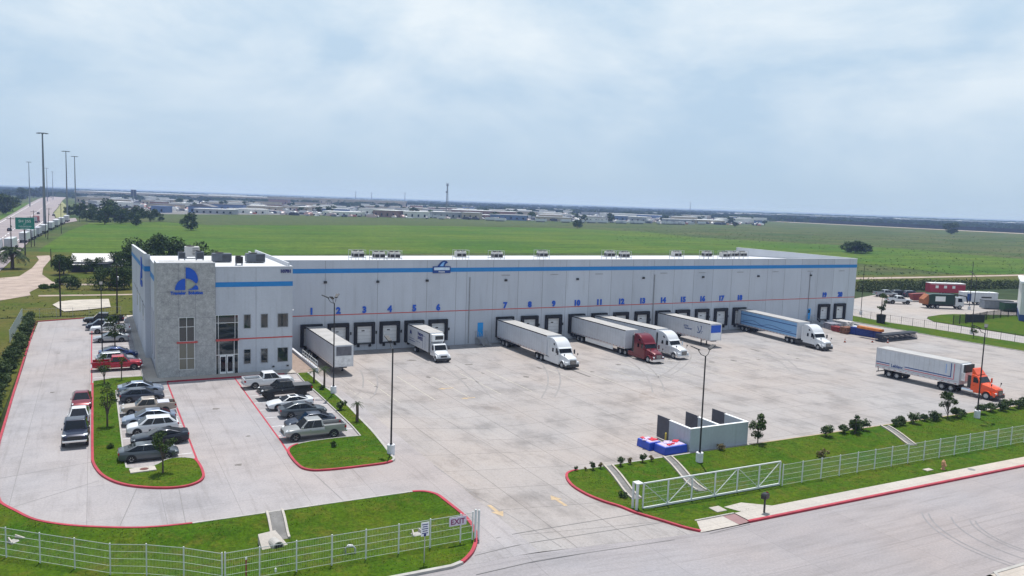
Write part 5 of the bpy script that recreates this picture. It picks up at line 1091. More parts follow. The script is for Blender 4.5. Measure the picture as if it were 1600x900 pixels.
fence('front_fence', 'white mesh fence along the street from the corner to the EXIT sign', [(6.36, -73.42)]+[(8.3+2.15*k, -73.4) for k in range(7)]+[(22.1, -73.35)], 1.9, M_FENCE, (.10, .55, 1.0, 1.45, 1.88), .10, .006, pm=M_WIRE)
fence('front_fence', 'white mesh fence along the street right of the sliding gate', [(52.6+2.35*k, -71.3) for k in range(28)], 1.9, M_FENCE, (.10, .55, 1.0, 1.45, 1.88), .10, .006, pm=M_WIRE)
t = thing('gate_post', 'pair of white gate posts standing by the red kerb end beside the EXIT sign', 'gate post', (22.45, -73.3, gz(22.4, -73.3)))
for dx in (-.12, .12): obj('post', MB().box(dx-.06, dx+.06, -.05, .05, -.1, 2.05-.08*(dx > 0)), M_FENCE, t)
# sliding gate
g0 = Vector((37.9, -71.0, 0)); gt = thing('sliding_gate', 'long white sliding gate with diagonal braces, left open along the lawn', 'gate', (37.9, -71.05, .12))
Lg = 14.6; nb = 6
for i in range(nb+1):
    xx = Lg*i/nb; obj('upright', MB().box(xx-.06, xx+.06, -.04, .04, .02, 2.05), M_FENCE, gt)
obj('frame_rail', MB().box(0, Lg, -.05, .05, 2.05, 2.14), M_FENCE, gt); obj('frame_rail', MB().box(0, Lg, -.06, .06, .0, .14), M_FENCE, gt)
for i in range(nb):
    a, b2 = Lg*i/nb+.1, Lg*(i+1)/nb-.1
    q = ((a, 0, .2), (b2, 0, 2.0)) if i % 2 else ((a, 0, 2.0), (b2, 0, .2))
    obj('brace', MB().bar(q[0], q[1], .05), M_FENCE, gt)
    mb = MB()
    for k in range(1, 16): xx = a+(b2-a)*k/16; mb.bar((xx, .03, .1), (xx, .03, 2.1), .008)
    for z in (.5, .85, 1.2, 1.6): mb.bar((a, .03, z), (b2, .03, z), .014)
    obj('mesh_panel', mb, M_WIRE, gt)
gp = thing('gate_post', 'white guide posts at the open end of the sliding gate by the red kerb', 'gate post', (37.25, -71.05, .1))
for dx, dy in ((-.15, .25), (-.15, -.25), (.3, .28)): obj('post', MB().box(dx-.07, dx+.07, dy-.07, dy+.07, -.1, 2.2), M_FENCE, gp)
obj('crossbar', MB().box(-.22, .37, -.32, .32, 2.2, 2.28), M_FENCE, gp)
fence('side_fence', 'white mesh fence at the far left edge beside the hedge, upper run', [(-11.0, 14+2.3*k) for k in range(11)], 1.9, M_FENCE, (.1, .5, .95, 1.4, 1.85), .10, .009, pm=M_WIRE)
fence('side_fence', 'white mesh fence at the far left edge, lower run with an opening above it', [(-11.9, -26+2.9*k) for k in range(12)], 1.9, M_FENCE, (.1, .5, .95, 1.4, 1.85), .10, .009, pm=M_WIRE)
fence('back_fence', 'thin wire fence behind the top of the left driveway', [(-11+2.5*k, 37.6+k*.06) for k in range(7)], 1.7, M_STEEL, (.1, .9, 1.65), .35, .008, .03)
fence('back_fence', 'chain-link fence with dark posts between the court and the far lot', [(156.6-.15*k, 8-2.6*k) if k < 4 else (155.9+.22*(k-3), 8-2.6*k) for k in range(20)], 1.7, M_TRIM, (.1, .9, 1.65), .4, .01, .03)
def fz(x, y): return .1
pts = [at2(1489, 507.5, 0), at2(1499, 507, 0), at2(1509, 506, 0), at2(1519, 504.5, 0), at2(1530, 503, 0), at2(1541, 500.5, 0), at2(1552, 499, 0), at2(1563, 497.5, 0), at2(1575, 496, 0), at2(1588, 494.5, 0)]
fence('ornamental_fence', 'black picket fence across the grass island of the far lot', pts, 2.0, M_BPOLE, (.2, 1.8), .22, .035, .06, ground_f=fz)
x, y = fp(1522, 505); o = thing('screen_panel', 'black screened gate panel in the middle of the black picket fence', 'gate', (x, y, .1), R(-25)); obj('screen', MB().box(-2.2, 2.2, -.25, -.2, .1, 1.95), M_BPOLE, o); obj('post', MB().box(-2.3, -2.2, -.3, -.15, 0, 2.1), M_BPOLE, o)

# bin enclosure and wrapped pile
en = thing('bin_enclosure', 'pale grey two-bay bin enclosure with dark open gates at the court edge', 'enclosure', (51.35, -60.5, 0))
M_ENC = wallmat('enclosure_block', (.40,.44,.48))
b = MB(); b.box(0, 7.5, 0, .2, -.1, 2.3)
for xx in (0, 3.7, 7.3): b.box(xx, xx+.2, .2, 3.3, -.1, 2.3)
obj('wall', b, M_ENC, en); b = MB(); b.box(-.04, 7.54, -.04, .24, 2.3, 2.36)
for xx in (0, 3.7, 7.3): b.box(xx-.04, xx+.24, .24, 3.34, 2.3, 2.36)
obj('cap', b, M_WHITE, en)
for xx in (0, 3.7, 7.3):
    o = obj('gate', MB().box(xx+.06, xx+.14, 3.4, 5.3, .12, 2.42), mat('dark_gate_sheet', (.05,.055,.075), .55, 0, .15), en); obj('hinge_post', MB().box(xx+.04, xx+.16, 3.345, 3.399, 0, 2.45), M_TRIM, o)
o = thing('bollard', 'yellow bollard in front of the leftmost enclosure gate', 'bollard', (51.0, -57.2, 0)); obj('pipe', MB().tube([(0,0,0), (0,0,1.05), (0,0,1.1)], [.09, .09, .04], 12), M_YEL, o, sm=40); obj('foot', MB().box(-.14, .14, -.14, .14, 0, .03), M_STEEL, o)
def bundle(label, x, y, sx, sy, sz, seed):
    r_ = random.Random(seed); t = thing('wrapped_bundle', label, 'bundle', (x, y, 0), R(2))
    obj('wrap', MB().loft([[(-sx/2-.05, -sy/2-.05, 0), (sx/2+.05, -sy/2-.05, 0), (sx/2+.05, sy/2+.05, 0), (-sx/2-.05, sy/2+.05, 0)], [(-sx/2, -sy/2, sz), (sx/2, -sy/2, sz), (sx/2, sy/2, sz), (-sx/2, sy/2, sz)]]), mat('blue_wrap', (.015,.06,.42), .45, 0, .15, 2), t, bev=.08, seg=3)
    obj('top_sheet', MB().loft([[(-sx/2+.12, -sy/2+.12, sz-.03), (sx/2-.12, -sy/2+.12, sz-.03), (sx/2-.12, sy/2-.12, sz-.03), (-sx/2+.12, sy/2-.12, sz-.03)], [(-sx/2+.2, -sy/2+.2, sz+.06), (sx/2-.2, -sy/2+.2, sz+.06), (sx/2-.2, sy/2-.2, sz+.06), (-sx/2+.2, sy/2-.2, sz+.06)]]), mat('lilac_sheet', (.50,.42,.60), .5, 0, .2, 4), t, bev=.03)
    for k in range(5):
        cx_, cy_ = r_.uniform(-sx*.36, sx*.36), r_.uniform(-sy*.32, sy*.32); w_, d_ = r_.uniform(.15, .42), r_.uniform(.12, .3); a = r_.uniform(0, 3)
        q = [(cx_+w_*i*math.cos(a)-d_*j*math.sin(a), cy_+w_*i*math.sin(a)+d_*j*math.cos(a)) for i, j in ((-1,-1),(1,-1),(1,1),(-1,1))]
        z0 = sz+.055; obj('flap', MB().loft([[(u, v, z0) for u, v in q], [(u, v, z0+.05+.06*(i % 2)) for i, (u, v) in enumerate(q)]]), M_RDP if k % 3 != 1 else mat('lilac_sheet', (.5,.42,.6)), t)
M_RDP = mat('red_print', (.55,.02,.04), .5, 0, .1)
bundle('blue-wrapped bundle with red and white top, the left of two by the enclosure', 48.55, -57.7, 1.45, 1.9, .78, 1)
bundle('blue-wrapped bundle with lilac and red top, the right of two by the enclosure', 49.75, -59.6, 2.8, 1.6, .78, 4)
# concrete flumes across the lawns
def flume(label, a, b_, wd=.9, head=None):
    t = thing('concrete_flume', label, 'drain channel', (0, 0, 0)); a = Vector(a); b_ = Vector(b_); d = (b_-a).normalized(); s_ = Vector((-d.y, d.x)); n = 10; L3 = {'floor': MB(), 'side_wall': MB()}
    secs = {-1: [], 1: [], 0: []}
    for i in range(n+1):
        p = a.lerp(b_, i/n); z = gz(p.x, p.y)
        for k in (-1, 1):
            c = p+s_*k*wd/2; e = c+s_*k*.16; secs[k].append([(c.x, c.y, z-.25), (c.x, c.y, z+.16), (e.x, e.y, z+.16), (e.x, e.y, z-.25)])
        u, v = p-s_*wd/2, p+s_*wd/2; secs[0].append([(u.x, u.y, z-.2), (u.x, u.y, z+.03), (v.x, v.y, z+.03), (v.x, v.y, z-.2)])
    obj('channel_floor', MB().loft(secs[0]), mat('flume_floor', (.17,.165,.16), .9, 0, .2, 2), t); 
    for k in (-1, 1): obj('side_wall', MB().loft(secs[k]), M_WALK, t)
    return t
flume('concrete flume leftmost on the right-hand lawn, ending near the gate posts', (41.3, -61.2), (39.2, -68.5), .6)
flume('concrete flume from the blue bundles down behind the sliding gate', (48.1, -61.2), (45.4, -69.3), .65)
flume('short pale concrete flume among the shrubs left of the orange truck', (78.6, -61.3), (75.9, -66.8), .7)
fm = flume('concrete flume of the front left lawn ending in a culvert headwall', (11.05, -63.6), (10.85, -67.0), .9)
t = thing('culvert_headwall', 'pale sloped culvert end with a dark pipe mouth in the front left lawn', 'culvert', (10.05, -67.6, lawn_z(10, -67.6)-.1), R(12))
obj('apron', MB().loft([[(-.9, -.9, -.2), (.9, -.9, -.2), (.9, -.9, .10), (-.9, -.9, .10)], [(-.6, .7, -.2), (.6, .7, -.2), (.6, .7, .75), (-.6, .7, .75)]]), M_WALK, t); o = obj('pipe', MB().lathe([(.28, 0), (.36, 0), (.36, .9), (.28, .9)], (.1, -1.0, .30), 'y', 18), M_KERB, t); obj('pipe_mouth', MB().lathe([(0, 0), (.28, 0)], (.1, -.95, .30), 'y', 18), M_BLACK, o)
for i, (a, b_) in enumerate((((-4.9, -61.2), R(40)), ((19.1, -71.0), R(5)))):
    t = thing('culvert_headwall', ['small pale culvert end at the lot kerb corner, far left', 'white flared culvert end behind the post sign'][i], 'culvert', (*a, gz(*a)), b_); t.scale = (.62,)*3
    obj('wing_wall', MB().loft([[(-.75, -.5, -.3), (-.6, -.5, -.3), (-.6, -.5, .2), (-.75, -.5, .2)], [(-.45, .5, -.3), (-.3, .5, -.3), (-.3, .5, .45), (-.45, .5, .45)]]), M_WALK, t); obj('wing_wall', MB().loft([[(.6, -.5, -.3), (.75, -.5, -.3), (.75, -.5, .2), (.6, -.5, .2)], [(.3, .5, -.3), (.45, .5, -.3), (.45, .5, .45), (.3, .5, .45)]]), M_WALK, t); obj('floor', MB().box(-.6, .6, -.5, .5, -.1, .05), M_KERB, t)
# signs and small things
t = thing('exit_sign', 'white EXIT sign with purple-red letters hung on the fence end', 'sign', (20.95, -73.47, gz(21, -73.4)+1.22))
obj('panel', MB().box(-.62, .62, -.03, .0, 0, .62), mat('pale_lilac_sign', (.62,.56,.66), .5, 0, .03), t, bev=.01); n_ = link('lettering', textmesh('EXIT', .5, mat('sign_maroon', (.20,.01,.10), .5), .004, .012), t, (0, -.036, .13)); n_.rotation_euler = (R(90), 0, 0)
sx_, sy_ = 17.95, -75.2; t = thing('post_sign', 'white notice sign with small blue lettering on a thin post outside the fence', 'sign', (sx_, sy_, gz(sx_, sy_)))
obj('post', MB().tube([(0,0,-.3), (0,0,2.1)], .035, 8), M_STEEL, t); o = obj('panel', MB().box(-.27, .27, -.045, -.03, 1.75, 2.65), M_WHITE, t)
for k, z in enumerate((2.5, 2.36, 2.22, 2.08, 1.94)): obj('text_line', MB().box(-.2+.04*(k % 2), .2-.04*(k % 2), -.05, -.0455, z-.03, z+.03), M_NAVY, o)
obj('symbol', MB().lathe([(0, 0), (.09, 0)], (0, -.052, 1.82), 'y', 14), M_NAVY, o)
mx, my = 46.5, -75.35; t = thing('mailbox', 'black mailbox on a black post at the pavement edge', 'mailbox', (mx, my, .12), R(20))
obj('post', MB().box(-.06, .06, -.06, .06, 0, 1.15), M_BPOLE, t); obj('box', MB().prism([(-.32, 1.15), (.32, 1.15), (.32, 1.45), (.22, 1.58), (-.22, 1.58), (-.32, 1.45)], -.22, .22), M_BPOLE, t, bev=.03); obj('flag', MB().box(.32, .335, -.1, .1, 1.45, 1.62), M_RED, t)
hx, hy = 70.6, -73.9; t = thing('fire_hydrant', 'tan fire hydrant on the verge beside the street pavement', 'hydrant', (hx, hy, lawn_z(hx, hy)))
M_HYD = mat('tan_hydrant', (.45,.24,.13), .6, 0, .15, 3); obj('barrel', MB().lathe([(0, 0), (.2, 0), (.2, .06), (.14, .08), (.14, .62), (.19, .64), (.19, .7), (.15, .8), (.05, .9), (.05, .96), (0, .96)], (0,0,0), 'z', 16), M_HYD, t, sm=40)
obj('nozzle', MB().tube([(-.28, 0, .5), (.28, 0, .5)], .07, 10), M_HYD, t); obj('nozzle', MB().tube([(0, -.3, .45), (0, 0, .45)], .09, 10), M_HYD, t)
o = obj('utility_cover', MB().box(68.6, 69.5, -73.7, -73.2, 0, .17), M_WALK); tag(o, 'small pale utility cover in the grass left of the hydrant', 'utility cover')
o = obj('manhole_cover', MB().lathe([(0, .133), (.34, .133), (.34, .12), (0, .12)], (73.2, -75.0, 0), 'z', 20), mat('grey_cast_iron', (.18,.18,.18), .7, .2, .2)); tag(o, 'dark round cover set in the street pavement right of the hydrant', 'manhole cover')
o = obj('manhole_cover', MB().box(43.0, 44.0, -73.9, -72.9, .05, .16), M_WALK); tag(o, 'square pale concrete cover in the grass beside the mailbox', 'utility cover')
t = thing('manhole_pad', 'white concrete pad with a round rusty cover at the near end of the middle row', 'manhole', (3.15, -50.9, hz(3, -50.6)+.1), R(4)); obj('pad', MB().box(-.95, .95, -.55, .55, 0, .09), M_WALK, t); obj('cover', MB().lathe([(0, .10), (.33, .10), (.33, .08), (0, .08)], (.1, 0, 0), 'z', 20), mat('rusty_iron', (.13,.05,.04), .8, .1, .2), t)
for (x, y), lab_, hh in (((14.1, -72.2), 'silver backflow valve assembly standing behind the street fence', 0), ):
    t = thing('backflow_valve', lab_, 'valve', (x, y, gz(x, y)), R(-30)); t.scale = (.62,)*3; obj('pipe', MB().tube([(-.5, 0, 0), (-.5, 0, .55), (-.3, 0, .75), (.3, 0, .75), (.5, 0, .55), (.5, 0, 0)], .09, 10), M_STEEL, t, sm=40); obj('body', MB().tube([(-.25, 0, .75), (.25, 0, .75)], .17, 12), M_STEEL, t); obj('handwheel', MB().lathe([(.14, 0), (.17, .02), (.14, .04)], (0, 0, 1.0), 'z', 14), M_TRIM, t)
t = thing('utility_marker', 'rust-brown utility marker post behind the corner of the street fence', 'marker post', (7.6, -73.0, gz(7.6, -73))); obj('post', MB().box(-.05, .05, -.02, .02, -.1, 1.1), mat('rust_marker', (.25,.06,.03), .7), t); obj('cap', MB().box(-.06, .06, -.03, .03, 1.1, 1.25), M_WHITE, t)
o = obj('white_stub', MB().tube([(9.3, -73.0, .3), (9.3, -73.0, 1.45), (9.3, -73.0, 1.5)], [.06, .06, .02], 8), M_WHITE); tag(o, 'short white pipe stub next to the rust-brown marker post', 'pipe')
# cones, racks and beams at the right of the court
def cone(label, x, y):
    t = thing('traffic_cone', label, 'traffic cone', (x, y, 0), 0, 'traffic cones in the yard'); obj('body', MB().lathe([(0, .72), (.04, .72), (.16, .05), (0, .05)], (0,0,0), 'z', 14), mat('orange_cone', (.45,.09,.03), .6), t); obj('foot', MB().box(-.2, .2, -.2, .2, 0, .05), M_BLACK, t); obj('band', MB().lathe([(.085, .5), (.12, .32)], (0,0,0), 'z', 14), M_WHITE, t)
cone('traffic cone alone in the open yard right of the blue-trailer truck', *at2(1320, 535, 0)); cone('traffic cone left of the grey rack stack', *at2(1363, 535, 0)); cone('traffic cone touching the near side of the grey rack stack', *at2(1387, 536, 0))
def stack(label, a, b_, wd, h, m, n, nm='beam_stack', cat='steel beams', z=0.0, cross=False):
    a = Vector(a); b_ = Vector(b_); d = b_-a; t = thing(nm, label, cat, (a.x, a.y, z), math.atan2(d.y, d.x)); Lq = d.length; r_ = random.Random(len(label))
    lay = max(1, int(h/.28))
    for j in range(lay):
        for i in range(n):
            y = wd*(i+.5)/n; e = r_.uniform(-.25, .25)
            obj('beam', MB().box(e, Lq+e, y-wd/n*.38, y+wd/n*.38, .1+j*h/lay, .1+(j+.8)*h/lay), m, t)
        for xx in (Lq*.2, Lq*.8): obj('spacer', MB().box(xx-.06, xx+.06, 0, wd, .02+j*h/lay-.0, .098+j*h/lay), M_WOOD, t)
    return t
M_RBLU = mat('blue_rack_paint', (.015,.045,.25), .5, 0, .2, 2); M_ORB = mat('orange_beam_paint', (.62,.20,.035), .5, 0, .2, 2)
M_GSTK = mat('grey_rack_steel', (.075,.08,.10), .6, .3, .3, 2); M_BRN = mat('brown_pallet', (.22,.10,.06), .8, 0, .3, 2)
stack('deep blue rack beams in a long low stack at the right of the yard', at2(1327, 522, 0), at2(1373, 529.5, 0), 1.5, 1.45, M_RBLU, 4)
stack('orange rack beams lying on top of the deep blue stack', at2(1338, 514, 1.5), at2(1374, 520.5, 1.5), 1.2, .55, M_ORB, 4, z=1.62)
def rackpile(label, a, b_, wd, h):
    a = Vector(a); b_ = Vector(b_); d = b_-a; t = thing('rack_frames', label, 'rack frames', (a.x, a.y, 0), math.atan2(d.y, d.x)); Lq = d.length
    for k in range(7):
        y = wd*k/6; mb = MB(); mb.bar((0, y, .2), (Lq, y, .2), .12); mb.bar((0, y, h), (Lq, y, h), .12)
        for i in range(13):
            x0, x1 = Lq*i/13, Lq*(i+1)/13; mb.bar((x0, y, .2 if i % 2 else h), (x1, y, h if i % 2 else .2), .06); mb.bar((x0, y, .2), (x0, y, h), .06)
        obj('frame', mb, M_GSTK, t)
    obj('pallet', MB().box(0, Lq, 0, wd, .02, .14), M_TRIM, t)
rackpile('dark grey rack frames piled in a row at the right end of the yard', at2(1379, 535, 0), at2(1433, 529.5, 0), 1.5, 1.35)
stack('rusty brown pallets beside the blue beams', at2(1311, 520.5, 0), at2(1322, 522.5, 0), 2.5, 1.3, M_BRN, 3, 'pallet_stack', 'pallets')
stack('dark red steel bundle left of the brown pallets', at2(1298, 517, 0), at2(1311, 520, 0), 1.6, 1.0, mat('dark_red_steel', (.25,.03,.03), .6, 0, .2), 3)
stack('grey cartons in a low pile behind the truck at dock 18', at2(1285, 512, 0), at2(1297, 515.5, 0), 2.5, 1.2, mat('grey_carton', (.25,.25,.29), .8, 0, .2, 1), 3, 'carton_pile', 'cartons')
stack('pale wrapped goods pile below docks 19 and 20', at2(1300, 511, 0), at2(1322, 515, 0), 2.5, 1.5, mat('pale_wrap', (.55,.52,.50), .7, 0, .25, 1), 3, 'goods_pile', 'goods pile')
stack('white panels laid flat behind the blue beam stack', at2(1318, 512.5, 0), at2(1346, 518, 0), 3.5, .4, M_WHITE, 2, 'panel_stack', 'panels')
o = obj('planter', MB().lathe([(0, 0), (.85, 0), (1.0, 1.9), (.9, 1.9), (.85, 1.7), (0, 1.7)], (*at2(1376, 505, 0), 0), 'z', 8), M_BLACK); tag(o, 'black square-sided planter tub on the side lawn beneath a small tree', 'planter')
# ------------------------------------------------------------ trees, shrubs and hedges
def leafmat(name, a, b_, rough=.75):
    m, t, b = newmat(name); b.inputs['Roughness'].default_value = rough; b.inputs['Specular IOR Level'].default_value = .2
    g = t.nodes.new('ShaderNodeNewGeometry'); c = ramp(t, g.outputs['Random Per Island'], [(.0, a), (1.0, b_)])
    f = nz(t, .7, 3, pos(t)); c = mix(t, c, ramp(t, f, [(.35, (.72,.76,.7)), (.65, (1.25,1.2,1.15))]), 1, 'MULTIPLY')
    t.links.new(c, b.inputs['Base Color']); return m
M_LEAF = leafmat('dark_tree_leaf', (.016,.040,.010), (.070,.108,.028)); M_LEAFY = leafmat('fresh_leaf', (.030,.065,.014), (.085,.125,.030)); M_OLE = leafmat('hedge_leaf', (.022,.048,.016), (.085,.120,.045))
M_ROUGHLEAF = leafmat('rough_leaf', (.028,.048,.012), (.065,.085,.024)); M_PALMF = leafmat('palm_frond', (.025,.050,.020), (.060,.090,.035)); M_DRY = leafmat('dry_stalk', (.10,.085,.04), (.20,.16,.08)); M_BARK = mat('tree_bark', (.085,.065,.05), .95, 0, .3, 5)
def leaves(r_, clumps, count, size, flat_=.0):
    mb = MB(); v = mb.v; f = mb.f; tot = sum(c[3]**2 for c in clumps)
    for cx_, cy_, cz_, cr in clumps:
        for _ in range(max(4, int(count*cr*cr/tot))):
            d = Vector((r_.gauss(0,1), r_.gauss(0,1), r_.gauss(0,1))).normalized()*cr*(r_.random()**.38)
            p = Vector((cx_, cy_, cz_))+Vector((d.x, d.y, d.z*.8)); n = Vector((r_.gauss(0,1), r_.gauss(0,1), r_.gauss(.5,1))).normalized()
            a = n.orthogonal().normalized(); b = n.cross(a); an = r_.random()*6.28; a, b = a*math.cos(an)+b*math.sin(an), b*math.cos(an)-a*math.sin(an)
            s = size*r_.uniform(.55, 1.25); k = len(v)
            v += [tuple(p-a*s), tuple(p-b*s*.45+n*s*.1), tuple(p+a*s), tuple(p+b*s*.45+n*s*.1)]; f.append((k, k+1, k+2, k+3))
    return mb
def crown_clumps(r_, h, cr, z0, n, squash=.8):
    cl = []
    zc = (z0+h)/2; hv = (h-z0)/2
    for i in range(n):
        a = r_.random()*6.28; u = r_.uniform(-1, 1); rr = math.sqrt(max(0, 1-u*u))*r_.uniform(.35, .85); s = cr*r_.uniform(.26, .46)
        cl.append((math.cos(a)*rr*cr, math.sin(a)*rr*cr, zc+u*hv*.78, s))
    return cl
def tree(name, label, x, y, z, h, cr, z0, seed, lm=None, count=1400, leaf=.22, n=14, trunk=None, group=None, cat='tree', multi=1):
    r_ = random.Random(seed); t = thing(name, label, cat, (x, y, z), 0, group); cl = crown_clumps(r_, h, cr, z0, n)
    tr = trunk or max(.05, h*.022); b = MB()
    for q in range(multi):
        ox, oy = (r_.uniform(-.3, .3)*cr*(q > 0), r_.uniform(-.3, .3)*cr*(q > 0)); top = (ox*1.5+r_.uniform(-.1, .1)*cr, oy*1.5+r_.uniform(-.1, .1)*cr, h*.72)
        b.tube([(ox*.4, oy*.4, -.15), (ox*.7, oy*.7, z0*.6), top], [tr, tr*.75, tr*.25], 8)
    for c in cl[:8]:
        b.tube([(0, 0, max(z0*.55, .2)+r_.random()*(h-z0)*.15), (c[0]*.55, c[1]*.55, (z0+c[2])*.5), (c[0], c[1], c[2])], [tr*.5, tr*.32, tr*.1], 5)
    obj('trunk', b, M_BARK, t); obj('crown', leaves(r_, cl, count, leaf), lm or M_LEAF, t); return t
def shrub(label, x, y, z, h, cr, seed, lm=None, count=420, leaf=.13, group=None, name='shrub', n=7):
    r_ = random.Random(seed); t = thing(name, label, 'shrub', (x, y, z), 0, group)
    cl = [(math.cos(a)*cr*.5*r_.random(), math.sin(a)*cr*.5*r_.random(), h*r_.uniform(.3, .75), min(cr, h)*r_.uniform(.32, .5)) for a in [r_.random()*6.28 for _ in range(n)]]
    b = MB()
    for c in cl[:5]: b.tube([(0, 0, -.1), (c[0]*.5, c[1]*.5, c[2]*.5), (c[0], c[1], c[2])], [.03, .02, .01], 5)
    obj('stem', b, M_BARK, t); obj('foliage', leaves(r_, cl, count, leaf), lm or M_OLE, t); return t
# small trees of the site
tree('young_tree', 'young leafy tree in the left row grass before the silver white sedan', 2.4, 7.2, 1.2, 4.6, 1.7, 1.3, 3, count=1300, leaf=.14)
tree('young_tree', 'small thin tree beside the red pickup at the top of the middle island', .75, -17.6, 1.25, 3.6, .95, 1.1, 5, M_LEAFY, 420, .11, 9)
tree('young_tree', 'yellowish sapling right of the thin tree near the red pickup', 2.6, -16.0, 1.25, 3.0, .55, 1.4, 6, leafmat('yellow_leaf', (.12,.10,.015), (.22,.16,.03)), 220, .1, 6)
tree('young_tree', 'slender young tree halfway down the middle island grass', .8, -36.6, 1.25, 4.3, 1.0, 1.6, 8, count=620, leaf=.11, n=10)
tree('young_tree', 'small round-topped tree in front of the grey sedan', 4.55, -52.2, 1.25, 3.6, 1.05, 1.7, 9, count=900, leaf=.11, n=10)
tree('young_tree', 'upright small tree at the right corner of the bin enclosure', 59.9, -60.9, .1, 3.2, 1.05, .5, 12, count=1500, leaf=.12, n=14)
tree('young_tree', 'tallest shrub tree left of the twin-head post near the orange truck', 89.3, -61.6, .1, 3.7, 1.15, .5, 14, count=1200, leaf=.12, n=12)
tree('young_tree', 'young tree growing from the black planter on the side lawn', *at2(1376, 505, 0), 1.6, 5.0, 1.5, 1.2, 15, M_LEAFY, 700, .2, 9)
tree('young_tree', 'wilted little tree on the side lawn below the slim dark post', *at2(1521, 529, 0), 0, 2.8, .8, .6, 16, M_LEAFY, 300, .14, 7)
# small palms on the strip beside dock 1
def palm(label, x, y, z, h, fr, n, seed, tr=.11, droop=1.0, group=None, leaf=16):
    r_ = random.Random(seed); t = thing('palm_tree', label, 'palm tree', (x, y, z), 0, group)
    obj('trunk', MB().tube([(0,0,-.1), (.03, 0, h*.5), (0, 0, h)], [tr*1.25, tr, tr*1.1], 9), M_BARK, t, sm=60)
    b = MB()
    for i in range(n):
        a = i*2.4+r_.random()*.5; el = r_.uniform(-.35, 1.1); c, s = math.cos(a), math.sin(a); pts = []
        for k in range(7):
            u = k/6; rr = fr*u*(math.cos(el)*.95+.05); zz = h+fr*(math.sin(el)*u-droop*.55*u*u); pts.append(Vector((c*rr, s*rr, zz)))
        for p, q in zip(pts, pts[1:]):
            for j in range(leaf//6):
                o_ = p.lerp(q, r_.random()); sd_ = Vector((-s, c, 0)); L_ = fr*.26*(1-.5*abs((o_-pts[0]).length/fr-.4)); d = (q-p).normalized()
                for g in (-1, 1):
                    tip = o_+sd_*g*L_*.8+d*L_*.6+Vector((0,0,-.35*L_)); w_ = d*.10*fr*.45; b.quad(tuple(o_-w_*.5), tuple(o_+w_*.5), tuple(tip+w_*.2), tuple(tip-w_*.1))
        b.tube(pts, [.03*fr*.4]*7, 4, False)
    obj('fronds', b, M_PALMF, t); return t
palm('short fan palm on the grass strip, nearest the ramp railing', 23.3, -24.6, 1.2, 1.5, .85, 14, 1); palm('leaning yellow-topped palm beside the first one on the grass strip', 24.0, -26.8, 1.1, 2.2, .85, 16, 2)
palm('small palm with a thick dark trunk further down the grass strip', 23.2, -43.0, 1.25, 1.9, .7, 18, 3, .14)
shrub('low round shrub between the twin-head post and the dark-trunked palm', 22.9, -38.2, 1.25, 1.0, .7, 30); shrub('tiny shrub under the twin-head lamp post', 23.3, -28.6, 1.2, .6, .4, 31)
shrub('staked twig circle shrub in the middle of the right island lawn', 18.8, -50.4, 1.28, .5, .45, 32, M_LEAFY, 160)
shrub('low tuft in the middle island grass', 1.0, -43.8, 1.28, .35, .6, 33, M_LEAFY, 160)
palm('big date palm beside the highway frontage at the far left', *at2(19.5, 421, 0), 0, 5.2, 4.3, 46, 7, .42, 1.15, leaf=24)
# hedge along the left driveway: individual oleander bushes
r_ = random.Random(21)
hp = [shrub('', 0, 0, 0, 2.3, 1.25, 40+k, M_OLE, 900, .15, n=12) for k in range(3)]
for k in range(27):
    o = hp[k] if k < 3 else copy_tree(hp[k % 3]); y = 31.5-2.45*k
    o.location = (-9.35+r_.uniform(-.25, .25), y, hz(-9, y)-.05); o.rotation_euler.z = r_.random()*6; s = r_.uniform(.85, 1.15); o.scale = (s, s, s*r_.uniform(.9, 1.1))
    tag(o, 'leafy oleander bush in the dense hedge along the left driveway', 'shrub', 'oleander bushes of the left hedge'); o.name = 'hedge_bush'
# shrubs along the court edge
edge = [(37.6, .45), (38.6, .35), (39.4, .75), (40.2, .6), (42.4, .9), (43.5, .65), (44.9, .85), (45.9, .6)]
sm_ = [shrub('', 0, 0, 0, .9, .5, 60+k, M_DRY if k == 1 else M_OLE, 320, .09) for k in range(2)]
for k, (x, h) in enumerate(edge):
    o = sm_[k] if k < 2 else copy_tree(sm_[k % 2]); o.location = (x, -61.6, lawn_z(x, -61.6)); s = h/.9*1.1; o.scale = (s,)*3; o.rotation_euler.z = k
    tag(o, 'small scrubby shrub on the lawn edge between the red kerb and the blue bundles', 'shrub', 'scrubby shrubs by the first flumes')
row = [(68.8, 1.3), (71.6, 1.2), (73.2, 1.35), (74.6, 1.3), (79.8, 1.1), (81, 1.15), (82.9, 1.3), (85.2, 1.05), (86.6, 1.25), (87.5, .8), (90.6, 1.5), (92, .9), (95.2, 1.3), (97.6, 1.4), (99.5, 1.25), (101.2, 1.3), (103, 1.35), (104.6, 1.4), (106.3, 1.3), (108, 1.35)]
rp = [shrub('', 0, 0, 0, 1.3, .95, 70+k, M_OLE, 600, .12, n=9) for k in range(3)]
for k, (x, h) in enumerate(row):
    o = rp[k] if k < 3 else copy_tree(rp[k % 3]); o.location = (x, -61.75+(.2 if k % 2 else 0), lawn_z(x, -61.75)-.03); s = h/1.3; o.scale = (s*1.35, s*1.15, s); o.rotation_euler.z = (k % 4)*.4
    tag(o, 'round green shrub in the row along the court edge towards the orange truck', 'shrub', 'shrubs in the row along the court edge')
tree('young_tree', 'dark upright shrub in the row above the leftmost end of the court-edge shrubs', 72.6, -62.3, lawn_z(72.6, -62.3), 2.1, .65, .3, 80, count=600, leaf=.12, n=8)
